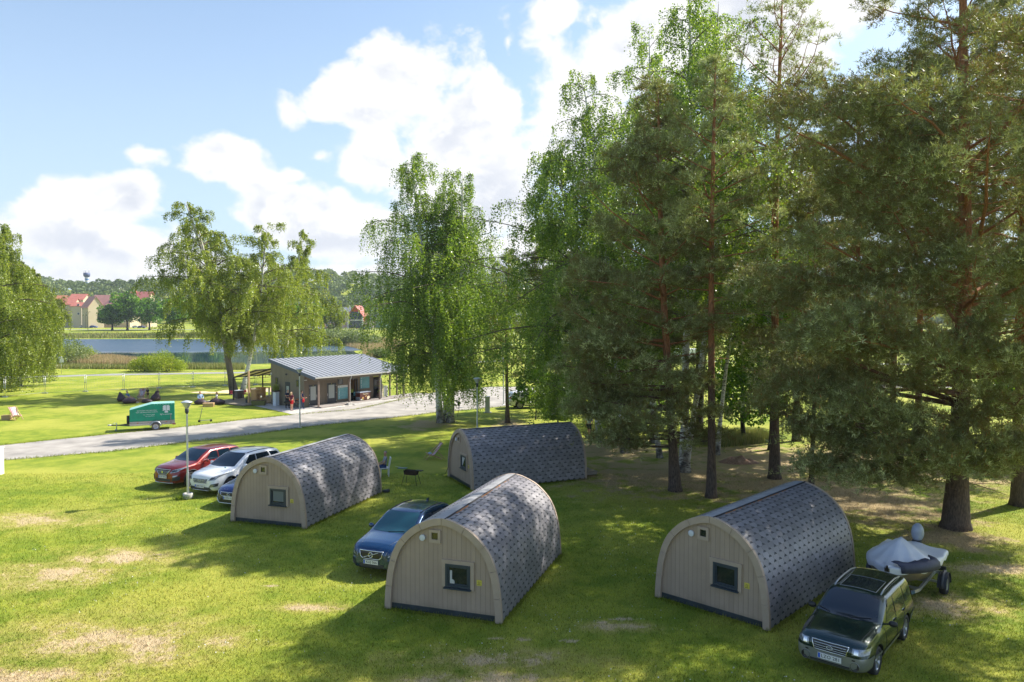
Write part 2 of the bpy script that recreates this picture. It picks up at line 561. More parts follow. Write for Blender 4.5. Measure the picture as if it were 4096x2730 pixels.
def lawn_mat(name, blades=False):
    m = bpy.data.materials.new(name); t, N, L = nt(m)
    b = N['Principled BSDF']; b.inputs['Roughness'].default_value = .85; b.inputs['Specular IOR Level'].default_value = .15
    tc = N.new('ShaderNodeTexCoord')
    c = lawn_colour(N, L, tc.outputs['Object'])
    if blades:
        at = N.new('ShaderNodeAttribute'); at.attribute_name = 'rnd'
        k = sstep(N, L, at.outputs['Fac'], 0, 1, .55, 1.6)
        cmb = N.new('ShaderNodeCombineXYZ'); L.new(k, cmb.inputs[0]); L.new(k, cmb.inputs[1]); L.new(k, cmb.inputs[2])
        c = mixc(N, L, 1.0, c, cmb.outputs[0], 'MULTIPLY')
        tr = N.new('ShaderNodeBsdfTranslucent'); L.new(c, tr.inputs['Color'])
        ms = N.new('ShaderNodeMixShader'); ms.inputs['Fac'].default_value = .35
        L.new(b.outputs[0], ms.inputs[1]); L.new(tr.outputs[0], ms.inputs[2]); L.new(ms.outputs[0], N['Material Output'].inputs['Surface'])
    else:
        n = noise(N, L, tc.outputs['Object'], 22.0, 5, .75)
        bp = N.new('ShaderNodeBump'); bp.inputs['Strength'].default_value = .8; bp.inputs['Distance'].default_value = .06
        L.new(n, bp.inputs['Height']); L.new(bp.outputs['Normal'], b.inputs['Normal'])
    L.new(c, b.inputs['Base Color'])
    return m


M['lawn'] = lawn_mat('lawn'); M['blades'] = lawn_mat('grass_blades', True)
M['gravel'] = mat('gravel', (.25, .23, .205), .95, vscale=.7, col2=(.42, .385, .34), bump=.5, bscale=30)
M['asphalt'] = mat('path_asphalt', (.27, .265, .26), .9, var=.12, vscale=2, bump=.2)
M['paving'] = mat('paving', (.45, .42, .385), .9, var=.14, vscale=2.5, bump=.3, bscale=14)
M['sand'] = mat('sand', (.62, .46, .31), .95, var=.12, vscale=1.5, bump=.3)
M['stones'] = mat('pebbles', (.42, .39, .34), .95, vscale=9, col2=(.72, .68, .6), bump=.8, bscale=12)

# ---------------------------------------------------------------- ground sheet
ys = [-80, -20, 0] + list(range(20, 280, 20)) + list(range(290, 980, 14)) + [1000, 1300, 1800, 2600, 3600]
xs = list(np.arange(-900, 901, 22.5)); xs = [-2800, -1600] + xs + [1600, 2800]
V = [(x, y, gz(x, y)) for y in ys for x in xs]
nx = len(xs)
F = [(j * nx + i, j * nx + i + 1, (j + 1) * nx + i + 1, (j + 1) * nx + i) for j in range(len(ys) - 1) for i in range(nx - 1)]
tag(link('ground', np_mesh('ground', V, F, M['lawn'], smooth=True)), kind='structure')


def sheet(name, pts, z, m, jit=0.0, step=1.5, kind='structure'):
    """flat polygon laid on the ground; its rim wanders a little"""
    out = []
    n = len(pts)
    for i in range(n):
        a, b = Vector(pts[i][:2]), Vector(pts[(i + 1) % n][:2])
        k = max(1, int((b - a).length / step)) if jit else 1
        nrm = Vector((-(b - a).y, (b - a).x)).normalized() if (b - a).length else Vector((0, 0))
        for j in range(k):
            p = a.lerp(b, j / k)
            if jit: p = p + nrm * (mnoise.noise((p.x * .7, p.y * .7, z * 50)) * jit * 2)
            out.append((p.x, p.y, z))
    bm = bmesh.new()
    f = bm.faces.new([bm.verts.new(p) for p in out])
    bmesh.ops.triangulate(bm, faces=[f])
    bmesh.ops.recalc_face_normals(bm, faces=bm.faces)
    for f in bm.faces:
        if f.normal.z < 0: f.normal_flip()
    me = bpy.data.meshes.new(name); bm.to_mesh(me); bm.free(); me.materials.append(m)
    o = link(name, me)
    return tag(o, kind=kind)


def ribbon(name, line, w, z, m, jit=.1, zf=None):
    P = [Vector((p[0], p[1])) for p in line]
    fine = []
    for i in range(len(P) - 1):
        p0 = P[max(i - 1, 0)]; p1 = P[i]; p2 = P[i + 1]; p3 = P[min(i + 2, len(P) - 1)]
        k = max(2, int((p2 - p1).length / 2.0))
        for j in range(k):
            t = j / k
            fine.append(.5 * ((2 * p1) + (p2 - p0) * t + (2 * p0 - 5 * p1 + 4 * p2 - p3) * t * t + (3 * p1 - p0 - 3 * p2 + p3) * t ** 3))
    fine.append(P[-1])
    V = []; F = []
    for i, p in enumerate(fine):
        d = (fine[min(i + 1, len(fine) - 1)] - fine[max(i - 1, 0)]).normalized(); s = Vector((-d.y, d.x))
        ww = (w[0] + (w[1] - w[0]) * i / len(fine)) if hasattr(w, '__len__') else w
        for q, sg in ((0, -1), (1, 1)):
            r = p + s * (sg * (ww / 2 + jit * mnoise.noise((p.x * .6, p.y * .6, sg * 9.0)) * 2))
            V.append((r.x, r.y, z + (zf(r.x, r.y) if zf else 0)))
        if i: F.append((2 * i - 2, 2 * i - 1, 2 * i + 1, 2 * i))
    me = np_mesh(name, V, F, m)
    bm = bmesh.new(); bm.from_mesh(me)
    for f in bm.faces:
        if f.normal.z < 0: f.normal_flip()
    bm.to_mesh(me); bm.free()
    return tag(link(name, me), kind='structure')


# main gravel drive: upper and lower rims read off the photograph
up = [(-700, 1850), (-300, 1818), (0, 1783), (313, 1750), (696, 1713), (975, 1680), (1132, 1664), (1180, 1660), (1420, 1640), (1570, 1607), (1700, 1575), (1950, 1548), (2130, 1548), (2330, 1580), (2600, 1570)]
lo = [(2600, 1640), (2340, 1640), (2170, 1622), (2060, 1624), (1960, 1632), (1880, 1640), (1740, 1652), (1567, 1673), (1250, 1706), (975, 1742), (700, 1775), (418, 1810), (0, 1843), (-300, 1870), (-700, 1912)]
sheet('gravel_road', [G(*p) for p in up + lo], .008, M['gravel'], .12)
ribbon('footpath', [G(*p) for p in [(-700, 1520), (60, 1510), (400, 1501), (800, 1494), (1100, 1488), (1400, 1474), (1700, 1459), (2000, 1446), (2400, 1442), (3000, 1448), (4300, 1470)]], 3.2, .012, M['asphalt'])
ribbon('far_path', [G(x, 1327) for x in (-900, 0, 700, 1300, 1900)], 3.0, .06, M['asphalt'], zf=gz)
sheet('sand_court', [G(*p) for p in [(772, 1571), (812, 1566), (870, 1569), (905, 1563), (960, 1557), (1090, 1549), (1230, 1545), (1230, 1562), (1090, 1568), (980, 1571), (930, 1575), (880, 1573), (850, 1577), (800, 1576)]], .006, M['sand'], .5, 1.0)
# parking across the grass on the right
ribbon('car_park', [G(x, 1545) for x in (3050, 3500, 4000, 4500)], 5.0, .010, M['gravel'])
ribbon('street', [(x, 405, 0) for x in (-420, -200, 0, 250, 500)], 7, .05, M['asphalt'], 0, gz)

# ---------------------------------------------------------------- lake
wm = bpy.data.materials.new('lake_water'); t, N, L = nt(wm)
b = N['Principled BSDF']; b.inputs['Base Color'].default_value = (.02, .05, .085, 1)
b.inputs['IOR'].default_value = 1.33; b.inputs['Specular IOR Level'].default_value = .8
tcw = N.new('ShaderNodeTexCoord'); mpw = N.new('ShaderNodeMapping'); mpw.inputs['Scale'].default_value = (.35, 1.2, 1)
L.new(tcw.outputs['Object'], mpw.inputs['Vector'])
nn = noise(N, L, mpw.outputs['Vector'], 1.1, 3, .5)
big = noise(N, L, tcw.outputs['Object'], .012, 2, .5)
bp = N.new('ShaderNodeBump'); bp.inputs['Distance'].default_value = .05
spw = N.new('ShaderNodeSeparateXYZ'); L.new(tcw.outputs['Object'], spw.inputs[0])
rip = sstep(N, L, mth(N, L, 'ADD', spw.outputs['Y'], mth(N, L, 'MULTIPLY', mth(N, L, 'SUBTRACT', big, .5), 60)), 178, 205)
L.new(mth(N, L, 'ADD', mth(N, L, 'MULTIPLY', rip, .9), .06), bp.inputs['Strength'])
L.new(mth(N, L, 'ADD', mth(N, L, 'MULTIPLY', rip, .33), .04), b.inputs['Roughness'])
L.new(nn, bp.inputs['Height']); L.new(bp.outputs['Normal'], b.inputs['Normal'])
M['water'] = wm
lake = [(-900, 1356), (600, 1354), (1180, 1351), (1240, 1372), (1420, 1388), (1448, 1420), (1330, 1438), (1150, 1452), (900, 1462), (720, 1455), (600, 1452), (470, 1444), (400, 1436), (280, 1424), (-900, 1400)]
sheet('lake_water', [G(*p) for p in lake], .03, M['water'], 1.2, 5.0)


# ---------------------------------------------------------------- loose vegetation
def cards(P, size, aspect=1.0, up=0.0, rngs=None, dirs=None):
    """one small rhombic leaf per point; returns verts, faces"""
    n = len(P)
    a = rng.normal(size=(n, 3)); a /= np.linalg.norm(a, axis=1)[:, None]
    if dirs is not None:
        a = dirs + a * up; a /= np.linalg.norm(a, axis=1)[:, None]
    b = np.cross(a, rng.normal(size=(n, 3))); b /= np.linalg.norm(b, axis=1)[:, None]
    s = (size * rng.uniform(.6, 1.3, n))[:, None] if not hasattr(size, 'shape') else size[:, None]
    V = np.empty((n, 4, 3))
    V[:, 0] = P - a * s * .5; V[:, 1] = P + b * s * .5 * aspect; V[:, 2] = P + a * s * .5; V[:, 3] = P - b * s * .5 * aspect
    return V.reshape(-1, 3), np.arange(4 * n).reshape(n, 4)


def blades(P, h, w, lean=.3):
    """upright grass or reed blades: one slim triangle each"""
    n = len(P)
    th = rng.uniform(0, 2 * pi, n)
    d = np.stack([np.cos(th), np.sin(th), np.zeros(n)], 1)
    hh = h * rng.uniform(.5, 1.3, n); ww = w * rng.uniform(.7, 1.3, n)
    V = np.empty((n, 3, 3))
    V[:, 0] = P - d * ww[:, None] / 2; V[:, 1] = P + d * ww[:, None] / 2
    ln = rng.normal(size=(n, 2)) * lean * hh[:, None]
    V[:, 2] = P; V[:, 2, 2] += hh; V[:, 2, :2] += ln
    return V.reshape(-1, 3), np.arange(3 * n).reshape(n, 3)


PODS = [(-10.04, 30.30, -17.7), (-2.0, 20.96, -18.5), (-2.69, 38.03, -65.7), (5.69, 21.17, -43.8)]


def in_pod(x, y):
    r = np.zeros(len(x), bool)
    for px, py, a in PODS:
        a = radians(a); dx, dy = x - px, y - py
        u = dx * cos(a) + dy * sin(a); v = -dx * sin(a) + dy * cos(a)
        r |= (np.abs(u) < 1.85) & (v > -.05) & (v < 6.6)
    return r


n = 330000
yy = 12.5 + (rng.random(n) ** 1.5) * 28
xx = (rng.random(n) * 2 - 1) * (yy * .72 + .5)
k = ~in_pod(xx, yy); xx, yy = xx[k], yy[k]
P = np.stack([xx, yy, np.zeros(len(xx)) - .003], 1)
V, F = blades(P, .072, .018, .55)
tag(link('grass', np_mesh('grass', V, F, M['blades'], attr=np.repeat(rng.random(len(P)), 3))), 'short mown grass blades covering the lawn around the cabins', kind='stuff')


def fringe(name, label, segs, per_m, h, w, spread, m='grassleaf2', lean=.35):
    P = []
    for a, b_ in segs:
        a, b_ = np.array(a[:2]), np.array(b_[:2]); L_ = np.hypot(*(b_ - a)); n_ = int(L_ * per_m) + 1
        t_ = rng.random(n_)[:, None]; P.append(a + (b_ - a) * t_ + rng.normal(0, spread, (n_, 2)))
    P = np.concatenate(P); P = np.concatenate([P, np.full((len(P), 1), -.01)], 1)
    V, F = blades(P, h, w, lean)
    return tag(link(name, np_mesh(name, V, F, M['blades'], attr=np.repeat(rng.random(len(P)) * .7, 3))), label, kind='stuff')


sg_ = []
for px, py, a in PODS:
    a = radians(a); U = np.array([cos(a), sin(a)]); Vv = np.array([-sin(a), cos(a)]); o = np.array([px, py])
    q = [o - U * 1.84 - Vv * .06, o + U * 1.84 - Vv * .06, o + U * 1.86 + Vv * 6.5, o - U * 1.86 + Vv * 6.5]
    sg_ += [(q[i], q[(i + 1) % 4]) for i in range(4)]
fringe('cabin_edge_grass', 'longer unmown grass blades along the foot of the cabins', sg_, 150, .13, .016, .05)
fringe('verge_grass', 'ragged grass along both rims of the gravel road', [(G(*a_), G(*b_)) for l_ in (up, lo) for a_, b_ in zip(l_[:-1], l_[1:])], 90, .13, .03, .17)
# white clover heads and small weeds dotted over the lawn
nq = 5200
yy = 12.8 + rng.random(nq) ** 1.3 * 22; xx = (rng.random(nq) * 2 - 1) * (yy * .70 + .3)
kk_ = np.array([mnoise.noise((a * .35, b_ * .5, 4.0)) > .12 for a, b_ in zip(xx, yy)]) & ~in_pod(xx, yy)
P = np.stack([xx[kk_], yy[kk_], np.full(kk_.sum(), .055)], 1); V, F = cards(P, .035, .9)
tag(link('clover_flowers', np_mesh('clover_flowers', V, F, mat('clover_white', (.62, .62, .55), .8))), 'tiny white clover heads scattered through the lawn', kind='stuff')


def scatter_poly(pts, n):
    """n random points in a ground polygon"""
    pts = [(p[0], p[1]) for p in pts]
    x0, x1 = min(p[0] for p in pts), max(p[0] for p in pts); y0, y1 = min(p[1] for p in pts), max(p[1] for p in pts)
    out = np.zeros((0, 2))
    while len(out) < n:
        q = np.stack([rng.uniform(x0, x1, n * 2), rng.uniform(y0, y1, n * 2)], 1)
        ins = np.zeros(len(q), bool)
        j = len(pts) - 1
        for i in range(len(pts)):
            xi, yi = pts[i]; xj, yj = pts[j]
            c = ((yi > q[:, 1]) != (yj > q[:, 1])) & (q[:, 0] < (xj - xi) * (q[:, 1] - yi) / (yj - yi + 1e-12) + xi)
            ins ^= c; j = i
        out = np.concatenate([out, q[ins]])
    return out[:n]


M['reed_tan'] = leaf_mat('dry_reeds', [(.42, .30, .17), (.50, .38, .22), (.26, .27, .09)], .25, (1.1, 1.05, .8))
M['reed_green'] = leaf_mat('green_reeds', [(.13, .17, .05), (.26, .28, .09), (.34, .30, .14)], .25, (1.2, 1.2, .7))


def reed_bed(name, px, n, h, w, m, label, zoff=0):
    q = scatter_poly([G(*p) for p in px], n)
    P = np.stack([q[:, 0], q[:, 1], np.array([gz(a, b) for a, b in q]) + zoff], 1)
    V, F = blades(P, h, w, .12)
    return tag(link(name, np_mesh(name, V, F, m, attr=np.repeat(rng.random(n), 3))), label, kind='stuff')


reed_bed('far_reeds', [(-300, 1357), (700, 1355), (1200, 1352), (1200, 1346), (-300, 1350)], 15000, 1.5, .4, M['reed_green'], 'band of pale green reeds along the far bank of the lake')
reed_bed('dry_reeds', [(300, 1432), (380, 1440), (440, 1438), (520, 1448), (600, 1456), (700, 1458), (700, 1470), (560, 1472), (260, 1466)], 22000, 1.15, .14, M['reed_tan'], 'tan dry reeds on the near bank of the lake')
reed_bed('bank_grass', [(200, 1462), (560, 1462), (760, 1464), (980, 1466), (980, 1480), (500, 1478), (180, 1476)], 18000, .7, .12, M['reed_green'], 'long green grass between the footpath and the reeds')
reed_bed('shore_reeds', [(1380, 1385), (1430, 1366), (1530, 1358), (1620, 1372), (1580, 1415), (1470, 1440), (1450, 1430), (1450, 1400)], 14000, 1.1, .16, M['reed_tan'], 'pale mixed reeds at the right hand end of the lake')
reed_bed('forest_edge_grass', [(2650, 1745), (3050, 1740), (3110, 1770), (2900, 1790), (2680, 1770)], 9000, .55, .05, M['reed_green'], 'tall green grass at the far edge of the pine grove')

# lily pads
q = scatter_poly([G(*p) for p in [(440, 1408), (560, 1412), (700, 1418), (700, 1440), (600, 1440), (520, 1426)]], 900)
mb = MB()
for x, y in q:
    if mnoise.noise((x * .08, y * .05, 3)) < .02: continue
    r = random.uniform(.15, .42)
    mb.add([(x + r * cos(a), y + r * sin(a), .045) for a in np.linspace(.3, 6.0, 8)], [tuple(range(8))], 0)
M['lily'] = mat('lily_leaf', (.22, .30, .12), .35, var=.2)
tag(mb.build('water_lilies', M['lily']), 'flat lily pads scattered on the dark part of the lake', kind='stuff')
# ---------------------------------------------------------------- arched cabins
PW, PL, PH = 3.58, 6.46, 2.79
ARC = [(1, 0), (.993, .12), (.98, .22), (.96, .34), (.925, .46), (.867, .585), (.78, .70), (.667, .79), (.53, .87), (.4, .922), (.26, .962), (.13, .989), (0, 1.0)]


def spl(P, t):
    """Catmull-Rom through P, t in 0..len-1"""
    i = min(int(t), len(P) - 2); u = t - i
    p0 = P[max(i - 1, 0)]; p1 = P[i]; p2 = P[i + 1]; p3 = P[min(i + 2, len(P) - 1)]
    return [.5 * ((2 * b) + (c - a) * u + (2 * a - 5 * b + 4 * c - d) * u * u + (3 * b - a - 3 * c + d) * u ** 3) for a, b, c, d in zip(p0, p1, p2, p3)]


_f = [(p[0] * PW / 2, p[1] * PH) for p in ARC]
FULL = _f + [(-x, z) for x, z in reversed(_f[:-1])]
_d = [spl(FULL, i / 20) for i in range(20 * (len(FULL) - 1) + 1)]
_cum = [0.0]
for i in range(1, len(_d)): _cum.append(_cum[-1] + sqrt((_d[i][0] - _d[i - 1][0]) ** 2 + (_d[i][1] - _d[i - 1][1]) ** 2))
ARCLEN = _cum[-1]


def arc(s, off=0.0):
    """point at arc length s from the right foot, pushed out by off -> (x, z)"""
    s = min(max(s, 0), ARCLEN)
    i = min(int(np.searchsorted(_cum, s)), len(_d) - 1); i = max(i, 1)
    u = (s - _cum[i - 1]) / max(1e-9, _cum[i] - _cum[i - 1])
    a, b = _d[i - 1], _d[i]
    x = a[0] + (b[0] - a[0]) * u; z = a[1] + (b[1] - a[1]) * u
    tx, tz = b[0] - a[0], b[1] - a[1]; l = sqrt(tx * tx + tz * tz)
    return x + tz / l * off, z - tx / l * off


# board colour with fine vertical grooves
def board_mat(name, col, pitch=.14, axis='X', groove=.68, depth=.008):
    m = bpy.data.materials.new(name); t, N, L = nt(m)
    b = N['Principled BSDF']; b.inputs['Roughness'].default_value = .72; b.inputs['Specular IOR Level'].default_value = .25
    tc = N.new('ShaderNodeTexCoord'); sp = N.new('ShaderNodeSeparateXYZ'); L.new(tc.outputs['Object'], sp.inputs[0])
    w = mth(N, L, 'PINGPONG', sp.outputs[axis], pitch / 2)
    g = sstep(N, L, w, .0, .009)
    cell = mth(N, L, 'FLOOR', mth(N, L, 'DIVIDE', sp.outputs[axis], pitch))
    wn = N.new('ShaderNodeTexWhiteNoise'); wn.noise_dimensions = '1D'; L.new(cell, wn.inputs['W'])
    n = noise(N, L, tc.outputs['Object'], 2.2, 5, .6)
    k = mth(N, L, 'ADD', mth(N, L, 'MULTIPLY', wn.outputs['Value'], .10), mth(N, L, 'MULTIPLY', n, .22))
    k = mth(N, L, 'ADD', k, .84)
    cmb = N.new('ShaderNodeCombineXYZ'); [L.new(k, cmb.inputs[i]) for i in range(3)]
    c = mixc(N, L, 1.0, tuple(col), cmb.outputs[0], 'MULTIPLY')
    c = mixc(N, L, g, tuple(x * groove for x in col), c)
    mps = N.new('ShaderNodeMapping'); mps.inputs['Scale'].default_value = (9, 9, .5); L.new(tc.outputs['Object'], mps.inputs['Vector'])
    st = sstep(N, L, noise(N, L, mps.outputs['Vector'], 2.0, 5, .65), .52, .78)
    c = mixc(N, L, mth(N, L, 'MULTIPLY', st, .22), c, tuple(x * .5 for x in col))
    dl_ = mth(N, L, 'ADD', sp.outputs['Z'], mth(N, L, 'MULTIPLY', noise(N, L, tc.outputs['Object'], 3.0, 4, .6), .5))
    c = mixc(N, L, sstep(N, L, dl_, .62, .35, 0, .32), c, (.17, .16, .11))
    L.new(c, b.inputs['Base Color'])
    bp = N.new('ShaderNodeBump'); bp.inputs['Strength'].default_value = .8; bp.inputs['Distance'].default_value = depth
    L.new(g, bp.inputs['Height']); L.new(bp.outputs['Normal'], b.inputs['Normal'])
    return m


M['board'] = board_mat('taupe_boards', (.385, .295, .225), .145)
M['trim'] = mat('taupe_trim', (.41, .318, .243), .7, var=.08, vscale=3, bump=.1)
M['skirt'] = mat('dark_skirting', (.035, .045, .055), .35, var=.3, vscale=4)
M['anth'] = mat('anthracite_frame', (.035, .05, .065), .4)
M['glassdark'] = mat('dark_glass', (.012, .018, .02), .05, spec=.9)
M['curtain'] = mat('white_curtain', (.5, .5, .48), .8)
M['valve'] = mat('white_vent', (.62, .64, .68), .5)
M['yellow'] = mat('yellow_sticker', (.62, .52, .08), .5)

# shingles: colour varies from tab to tab, the upper band of each tab is pigmented darker
sh = bpy.data.materials.new('asphalt_shingles'); t, N, L = nt(sh)
b = N['Principled BSDF']; b.inputs['Roughness'].default_value = .46; b.inputs['Specular IOR Level'].default_value = 1.0
at = N.new('ShaderNodeAttribute'); at.attribute_name = 'rnd'
tcs = N.new('ShaderNodeTexCoord')
k = mth(N, L, 'ADD', mth(N, L, 'MULTIPLY', at.outputs['Fac'], .42), mth(N, L, 'MULTIPLY', noise(N, L, tcs.outputs['Object'], 1.6, 5, .6), .34))
k = mth(N, L, 'ADD', k, .62); k = mth(N, L, 'MULTIPLY', k, sstep(N, L, noise(N, L, tcs.outputs['Object'], 90, 2, .6), .3, .7, .86, 1.12))
cmb = N.new('ShaderNodeCombineXYZ'); [L.new(k, cmb.inputs[i]) for i in range(3)]
mps = N.new('ShaderNodeMapping'); mps.inputs['Scale'].default_value = (.6, 2.4, .6); L.new(tcs.outputs['Object'], mps.inputs['Vector'])
sc_ = mixc(N, L, 1.0, (.205, .195, .215), cmb.outputs[0], 'MULTIPLY')
sc_ = mixc(N, L, mth(N, L, 'MULTIPLY', sstep(N, L, noise(N, L, mps.outputs['Vector'], 1.4, 6, .7), .50, .75), .35), sc_, (.11, .11, .10))
L.new(sc_, b.inputs['Base Color'])
M['shingle'] = sh
M['shband'] = mat('shingle_dark_band', (.080, .080, .090), .85, var=.2, vscale=30)
M['ridge'] = mat('ridge_felt', (.24, .24, .25), .75, vscale=2.5, col2=(.36, .36, .36), bump=.2)
M['seam'] = mat('dark_seam', (.02, .02, .025), .7)
M['litter'] = mat('orange_needles', (.48, .20, .06), .8)


def shingle_mesh():
    """hexagon tabs in staggered courses over the whole arch"""
    e, tw, notch = .178, .335, .054
    V = []; F = []; MI = []; R = []
    y0, y1 = .03, PL - .02
    half = ARCLEN / 2
    for side in (0, 1):
        def pt(s, y, off):
            x, z = arc(s, off)
            return (x if side == 0 else -x, y, z)
        rows = int((half + .02) / e)
        for r in range(rows):
            s0 = .06 + r * e
            ncol = int((y1 - y0) / tw) + 2
            for c in range(ncol):
                ya = y0 + (c - (r % 2) * .5) * tw; yb = ya + tw; ym = (ya + yb) / 2
                if yb < y0 + .02 or ya > y1 - .02: continue
                jit = random.uniform(-.010, .010)
                cl = lambda y: min(max(y, y0), y1)
                a, b_, c_, d_ = cl(ya + .004), cl(ya + tw * .25), cl(yb - tw * .25), cl(yb - .004)
                lo, mid, up, top = s0 + jit, s0 + notch + jit, s0 + e + .004, s0 + e + notch + .01
                o1, o2 = .020, .008
                base = len(V)
                pts = [(lo, b_, o1), (lo, c_, o1), (mid, d_ - .055, o1 - .003), (up, d_, o2), (up, a, o2), (mid, a + .055, o1 - .003),
                       (top, d_, .004), (top, a, .004), (lo, b_, .0), (lo, c_, .0), (mid, d_, .0), (mid, a, .0), (mid + .012, a, o1 - .004), (mid + .012, d_, o1 - .004)]
                for s_, y_, o_ in pts:
                    if s_ > half: s_ = half
                    V.append(pt(s_, y_, o_)); R.append(0)
                rv = random.random()
                for i in range(base, len(V)): R[i] = rv
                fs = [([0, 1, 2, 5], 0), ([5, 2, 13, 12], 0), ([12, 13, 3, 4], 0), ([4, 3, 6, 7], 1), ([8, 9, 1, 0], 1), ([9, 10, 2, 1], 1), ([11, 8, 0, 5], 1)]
                for f, mi in fs:
                    f = [base + i for i in f]
                    F.append(f if side == 0 else f[::-1]); MI.append(mi)
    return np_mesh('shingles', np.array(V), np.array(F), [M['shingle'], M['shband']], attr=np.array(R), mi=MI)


def make_cabin(label):
    t = thing('arched_cabin', label, 'cabin', group='arched shingled camping cabins on the lawn')
    zb = .17
    # gable walls, front and back, with real holes for the windows
    prof = [arc(s, -.07) for s in np.linspace(0, ARCLEN, 61)]
    prof = [(x, max(z, zb)) for x, z in prof]
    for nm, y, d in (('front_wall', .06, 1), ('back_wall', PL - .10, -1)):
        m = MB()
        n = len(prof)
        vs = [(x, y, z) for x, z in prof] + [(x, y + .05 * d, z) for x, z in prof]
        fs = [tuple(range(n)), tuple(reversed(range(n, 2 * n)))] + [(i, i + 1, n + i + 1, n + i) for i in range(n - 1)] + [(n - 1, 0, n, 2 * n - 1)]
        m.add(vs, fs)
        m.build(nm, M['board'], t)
    # broad arched trim made of mitred segments
    for nm, yo, yi in (('front_trim', -.035, .075), ('back_trim', PL + .035, PL - .075)):
        m = MB()
        N_ = 84
        joints = [ARCLEN * k for k in (.095, .20, .30, .40, .5, .60, .70, .80, .905)]
        edges = sorted([0.0] + joints + [ARCLEN])
        for a, b_ in zip(edges[:-1], edges[1:]):
            a2 = a + (.006 if a > 0 else 0); b2 = b_ - (.006 if b_ < ARCLEN else 0)
            k = 9
            ring = []
            for i in range(k + 1):
                s_ = a2 + (b2 - a2) * i / k
                xo, zo = arc(s_, .028); xi_, zi = arc(s_, -.165)
                zo += .0; ring.append([(xo, yo, max(zo, .02)), (xi_, yo, max(zi, .02)), (xi_, yi, max(zi, .02)), (xo, yi, max(zo, .02))])
            vs = [p for r in ring for p in r]
            fs = []
            for i in range(k):
                for j in range(4):
                    fs.append((i * 4 + j, i * 4 + (j + 1) % 4, (i + 1) * 4 + (j + 1) % 4, (i + 1) * 4 + j))
            fs += [(0, 1, 2, 3), (4 * k, 4 * k + 3, 4 * k + 2, 4 * k + 1)]
            m.add(vs, fs)
        # dark joint filler just inside the mitres
        m.build(nm, M['trim'], t)
    # dark skirting under the wall
    MB().box((0, .075, .11), (PW - .30, .05, .16)).build('skirting', M['skirt'], t)
    MB().box((0, PL - .08, .11), (PW - .30, .05, .16)).build('skirting', M['skirt'], t)
    # inner shell keeps light out
    m = MB()
    pr = [arc(s, -.004) for s in np.linspace(0, ARCLEN, 49)]
    vs = [(x, .02, max(z, .05)) for x, z in pr] + [(x, PL - .02, max(z, .05)) for x, z in pr]
    m.add(vs, [(i, i + 1, 49 + i + 1, 49 + i) for i in range(48)], 0, True)
    m.build('shell', M['seam'], t)
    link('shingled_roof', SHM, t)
    # ridge cap: overlapping felt strips left of the crown, dark seam on its right rim
    m = MB()
    ns = 7
    for i in range(ns):
        a, b_ = i * PL / ns, (i + 1) * PL / ns + .015
        off = .03 + (.004 if i % 2 else 0)
        pts = [arc(ARCLEN / 2 + q, off) for q in (-.10, .02, .13, .25)]
        vs = [(x, max(a, -.02), z) for x, z in pts] + [(x, min(b_, PL + .02), z - .003) for x, z in pts]
        m.add(vs, [(j, j + 1, 5 + j, 4 + j) for j in range(3)])
        m.add([(x, max(a, -.02), z - .02) for x, z in pts] + vs[:4], [(j, j + 1, 5 + j, 4 + j) for j in range(3)])
    m.build('ridge_cap', M['ridge'], t)
    m = MB()
    p = [arc(ARCLEN / 2 + q, o) for q, o in ((-.135, .02), (-.10, .036), (-.085, .040))]
    m.add([(x, -.02, z) for x, z in p] + [(x, PL + .02, z) for x, z in p], [(0, 1, 4, 3), (1, 2, 5, 4)])
    m.build('ridge_seam', M['seam'], t)
    # window with casing, frame, sill
    wx, wz, ww, wh = .48, 1.20, .76, .66
    w = thing_part('window', t)
    m = MB()
    for c, d in (((wx, .035, wz + wh / 2 + .055), (ww + .24, .05, .11)), ((wx + ww / 2 + .06, .036, wz - .02), (.11, .05, wh + .06)), ((wx - ww / 2 - .055, .037, wz), (.10, .05, wh))):
        m.box(c, d)
    m.build('casing', M['trim'], w)
    m = MB()
    for c, d in (((wx, .03, wz + wh / 2 - .03), (ww, .07, .06)), ((wx, .03, wz - wh / 2 + .03), (ww, .07, .06)), ((wx - ww / 2 + .035, .031, wz), (.07, .07, wh - .12)), ((wx + ww / 2 - .035, .031, wz), (.07, .07, wh - .12)),
                 ((wx, .045, wz + wh / 2 - .085), (ww - .14, .04, .035)), ((wx, .045, wz - wh / 2 + .08), (ww - .14, .04, .035)), ((wx - ww / 2 + .09, .046, wz), (.035, .04, wh - .20)), ((wx + ww / 2 - .09, .046, wz), (.035, .04, wh - .20))):
        m.box(c, d)
    m.build('frame', M['anth'], w)
    MB().box((wx, .0, wz - wh / 2 - .03), (ww + .08, .13, .035)).build('sill', M['anth'], w)
    MB().box((wx, .056, wz), (ww - .14, .012, wh - .14)).build('glass', M['glassdark'], w)
    # small high window
    sx, sz = -.23, 2.28
    w2 = thing_part('small_window', t)
    m = MB()
    for c, d in (((sx, .034, sz + .14), (.36, .05, .08)), ((sx + .14, .035, sz), (.08, .05, .2)), ((sx - .14, .035, sz), (.08, .05, .2)), ((sx, .036, sz - .15), (.36, .05, .10))):
        m.box(c, d)
    m.build('casing', M['trim'], w2)
    MB().box((sx, .054, sz), (.2, .012, .2)).build('glass', M['glassdark'], w2)
    m = MB(); m.lathe([(0, .0), (.085, .0), (.09, -.012), (.09, -.05)][::-1], 0, 20, (-.62, .055, 2.20), axis='Y')
    m.lathe([(0.0, -.004), (.07, -.004), (.09, .006)], 0, 20, (-.62, .005, 2.20), axis='Y')
    m.build('round_vent', M['valve'], t)
    MB().box((1.12, .053, 1.07), (.15, .014, .16)).build('sticker', M['yellow'], t)
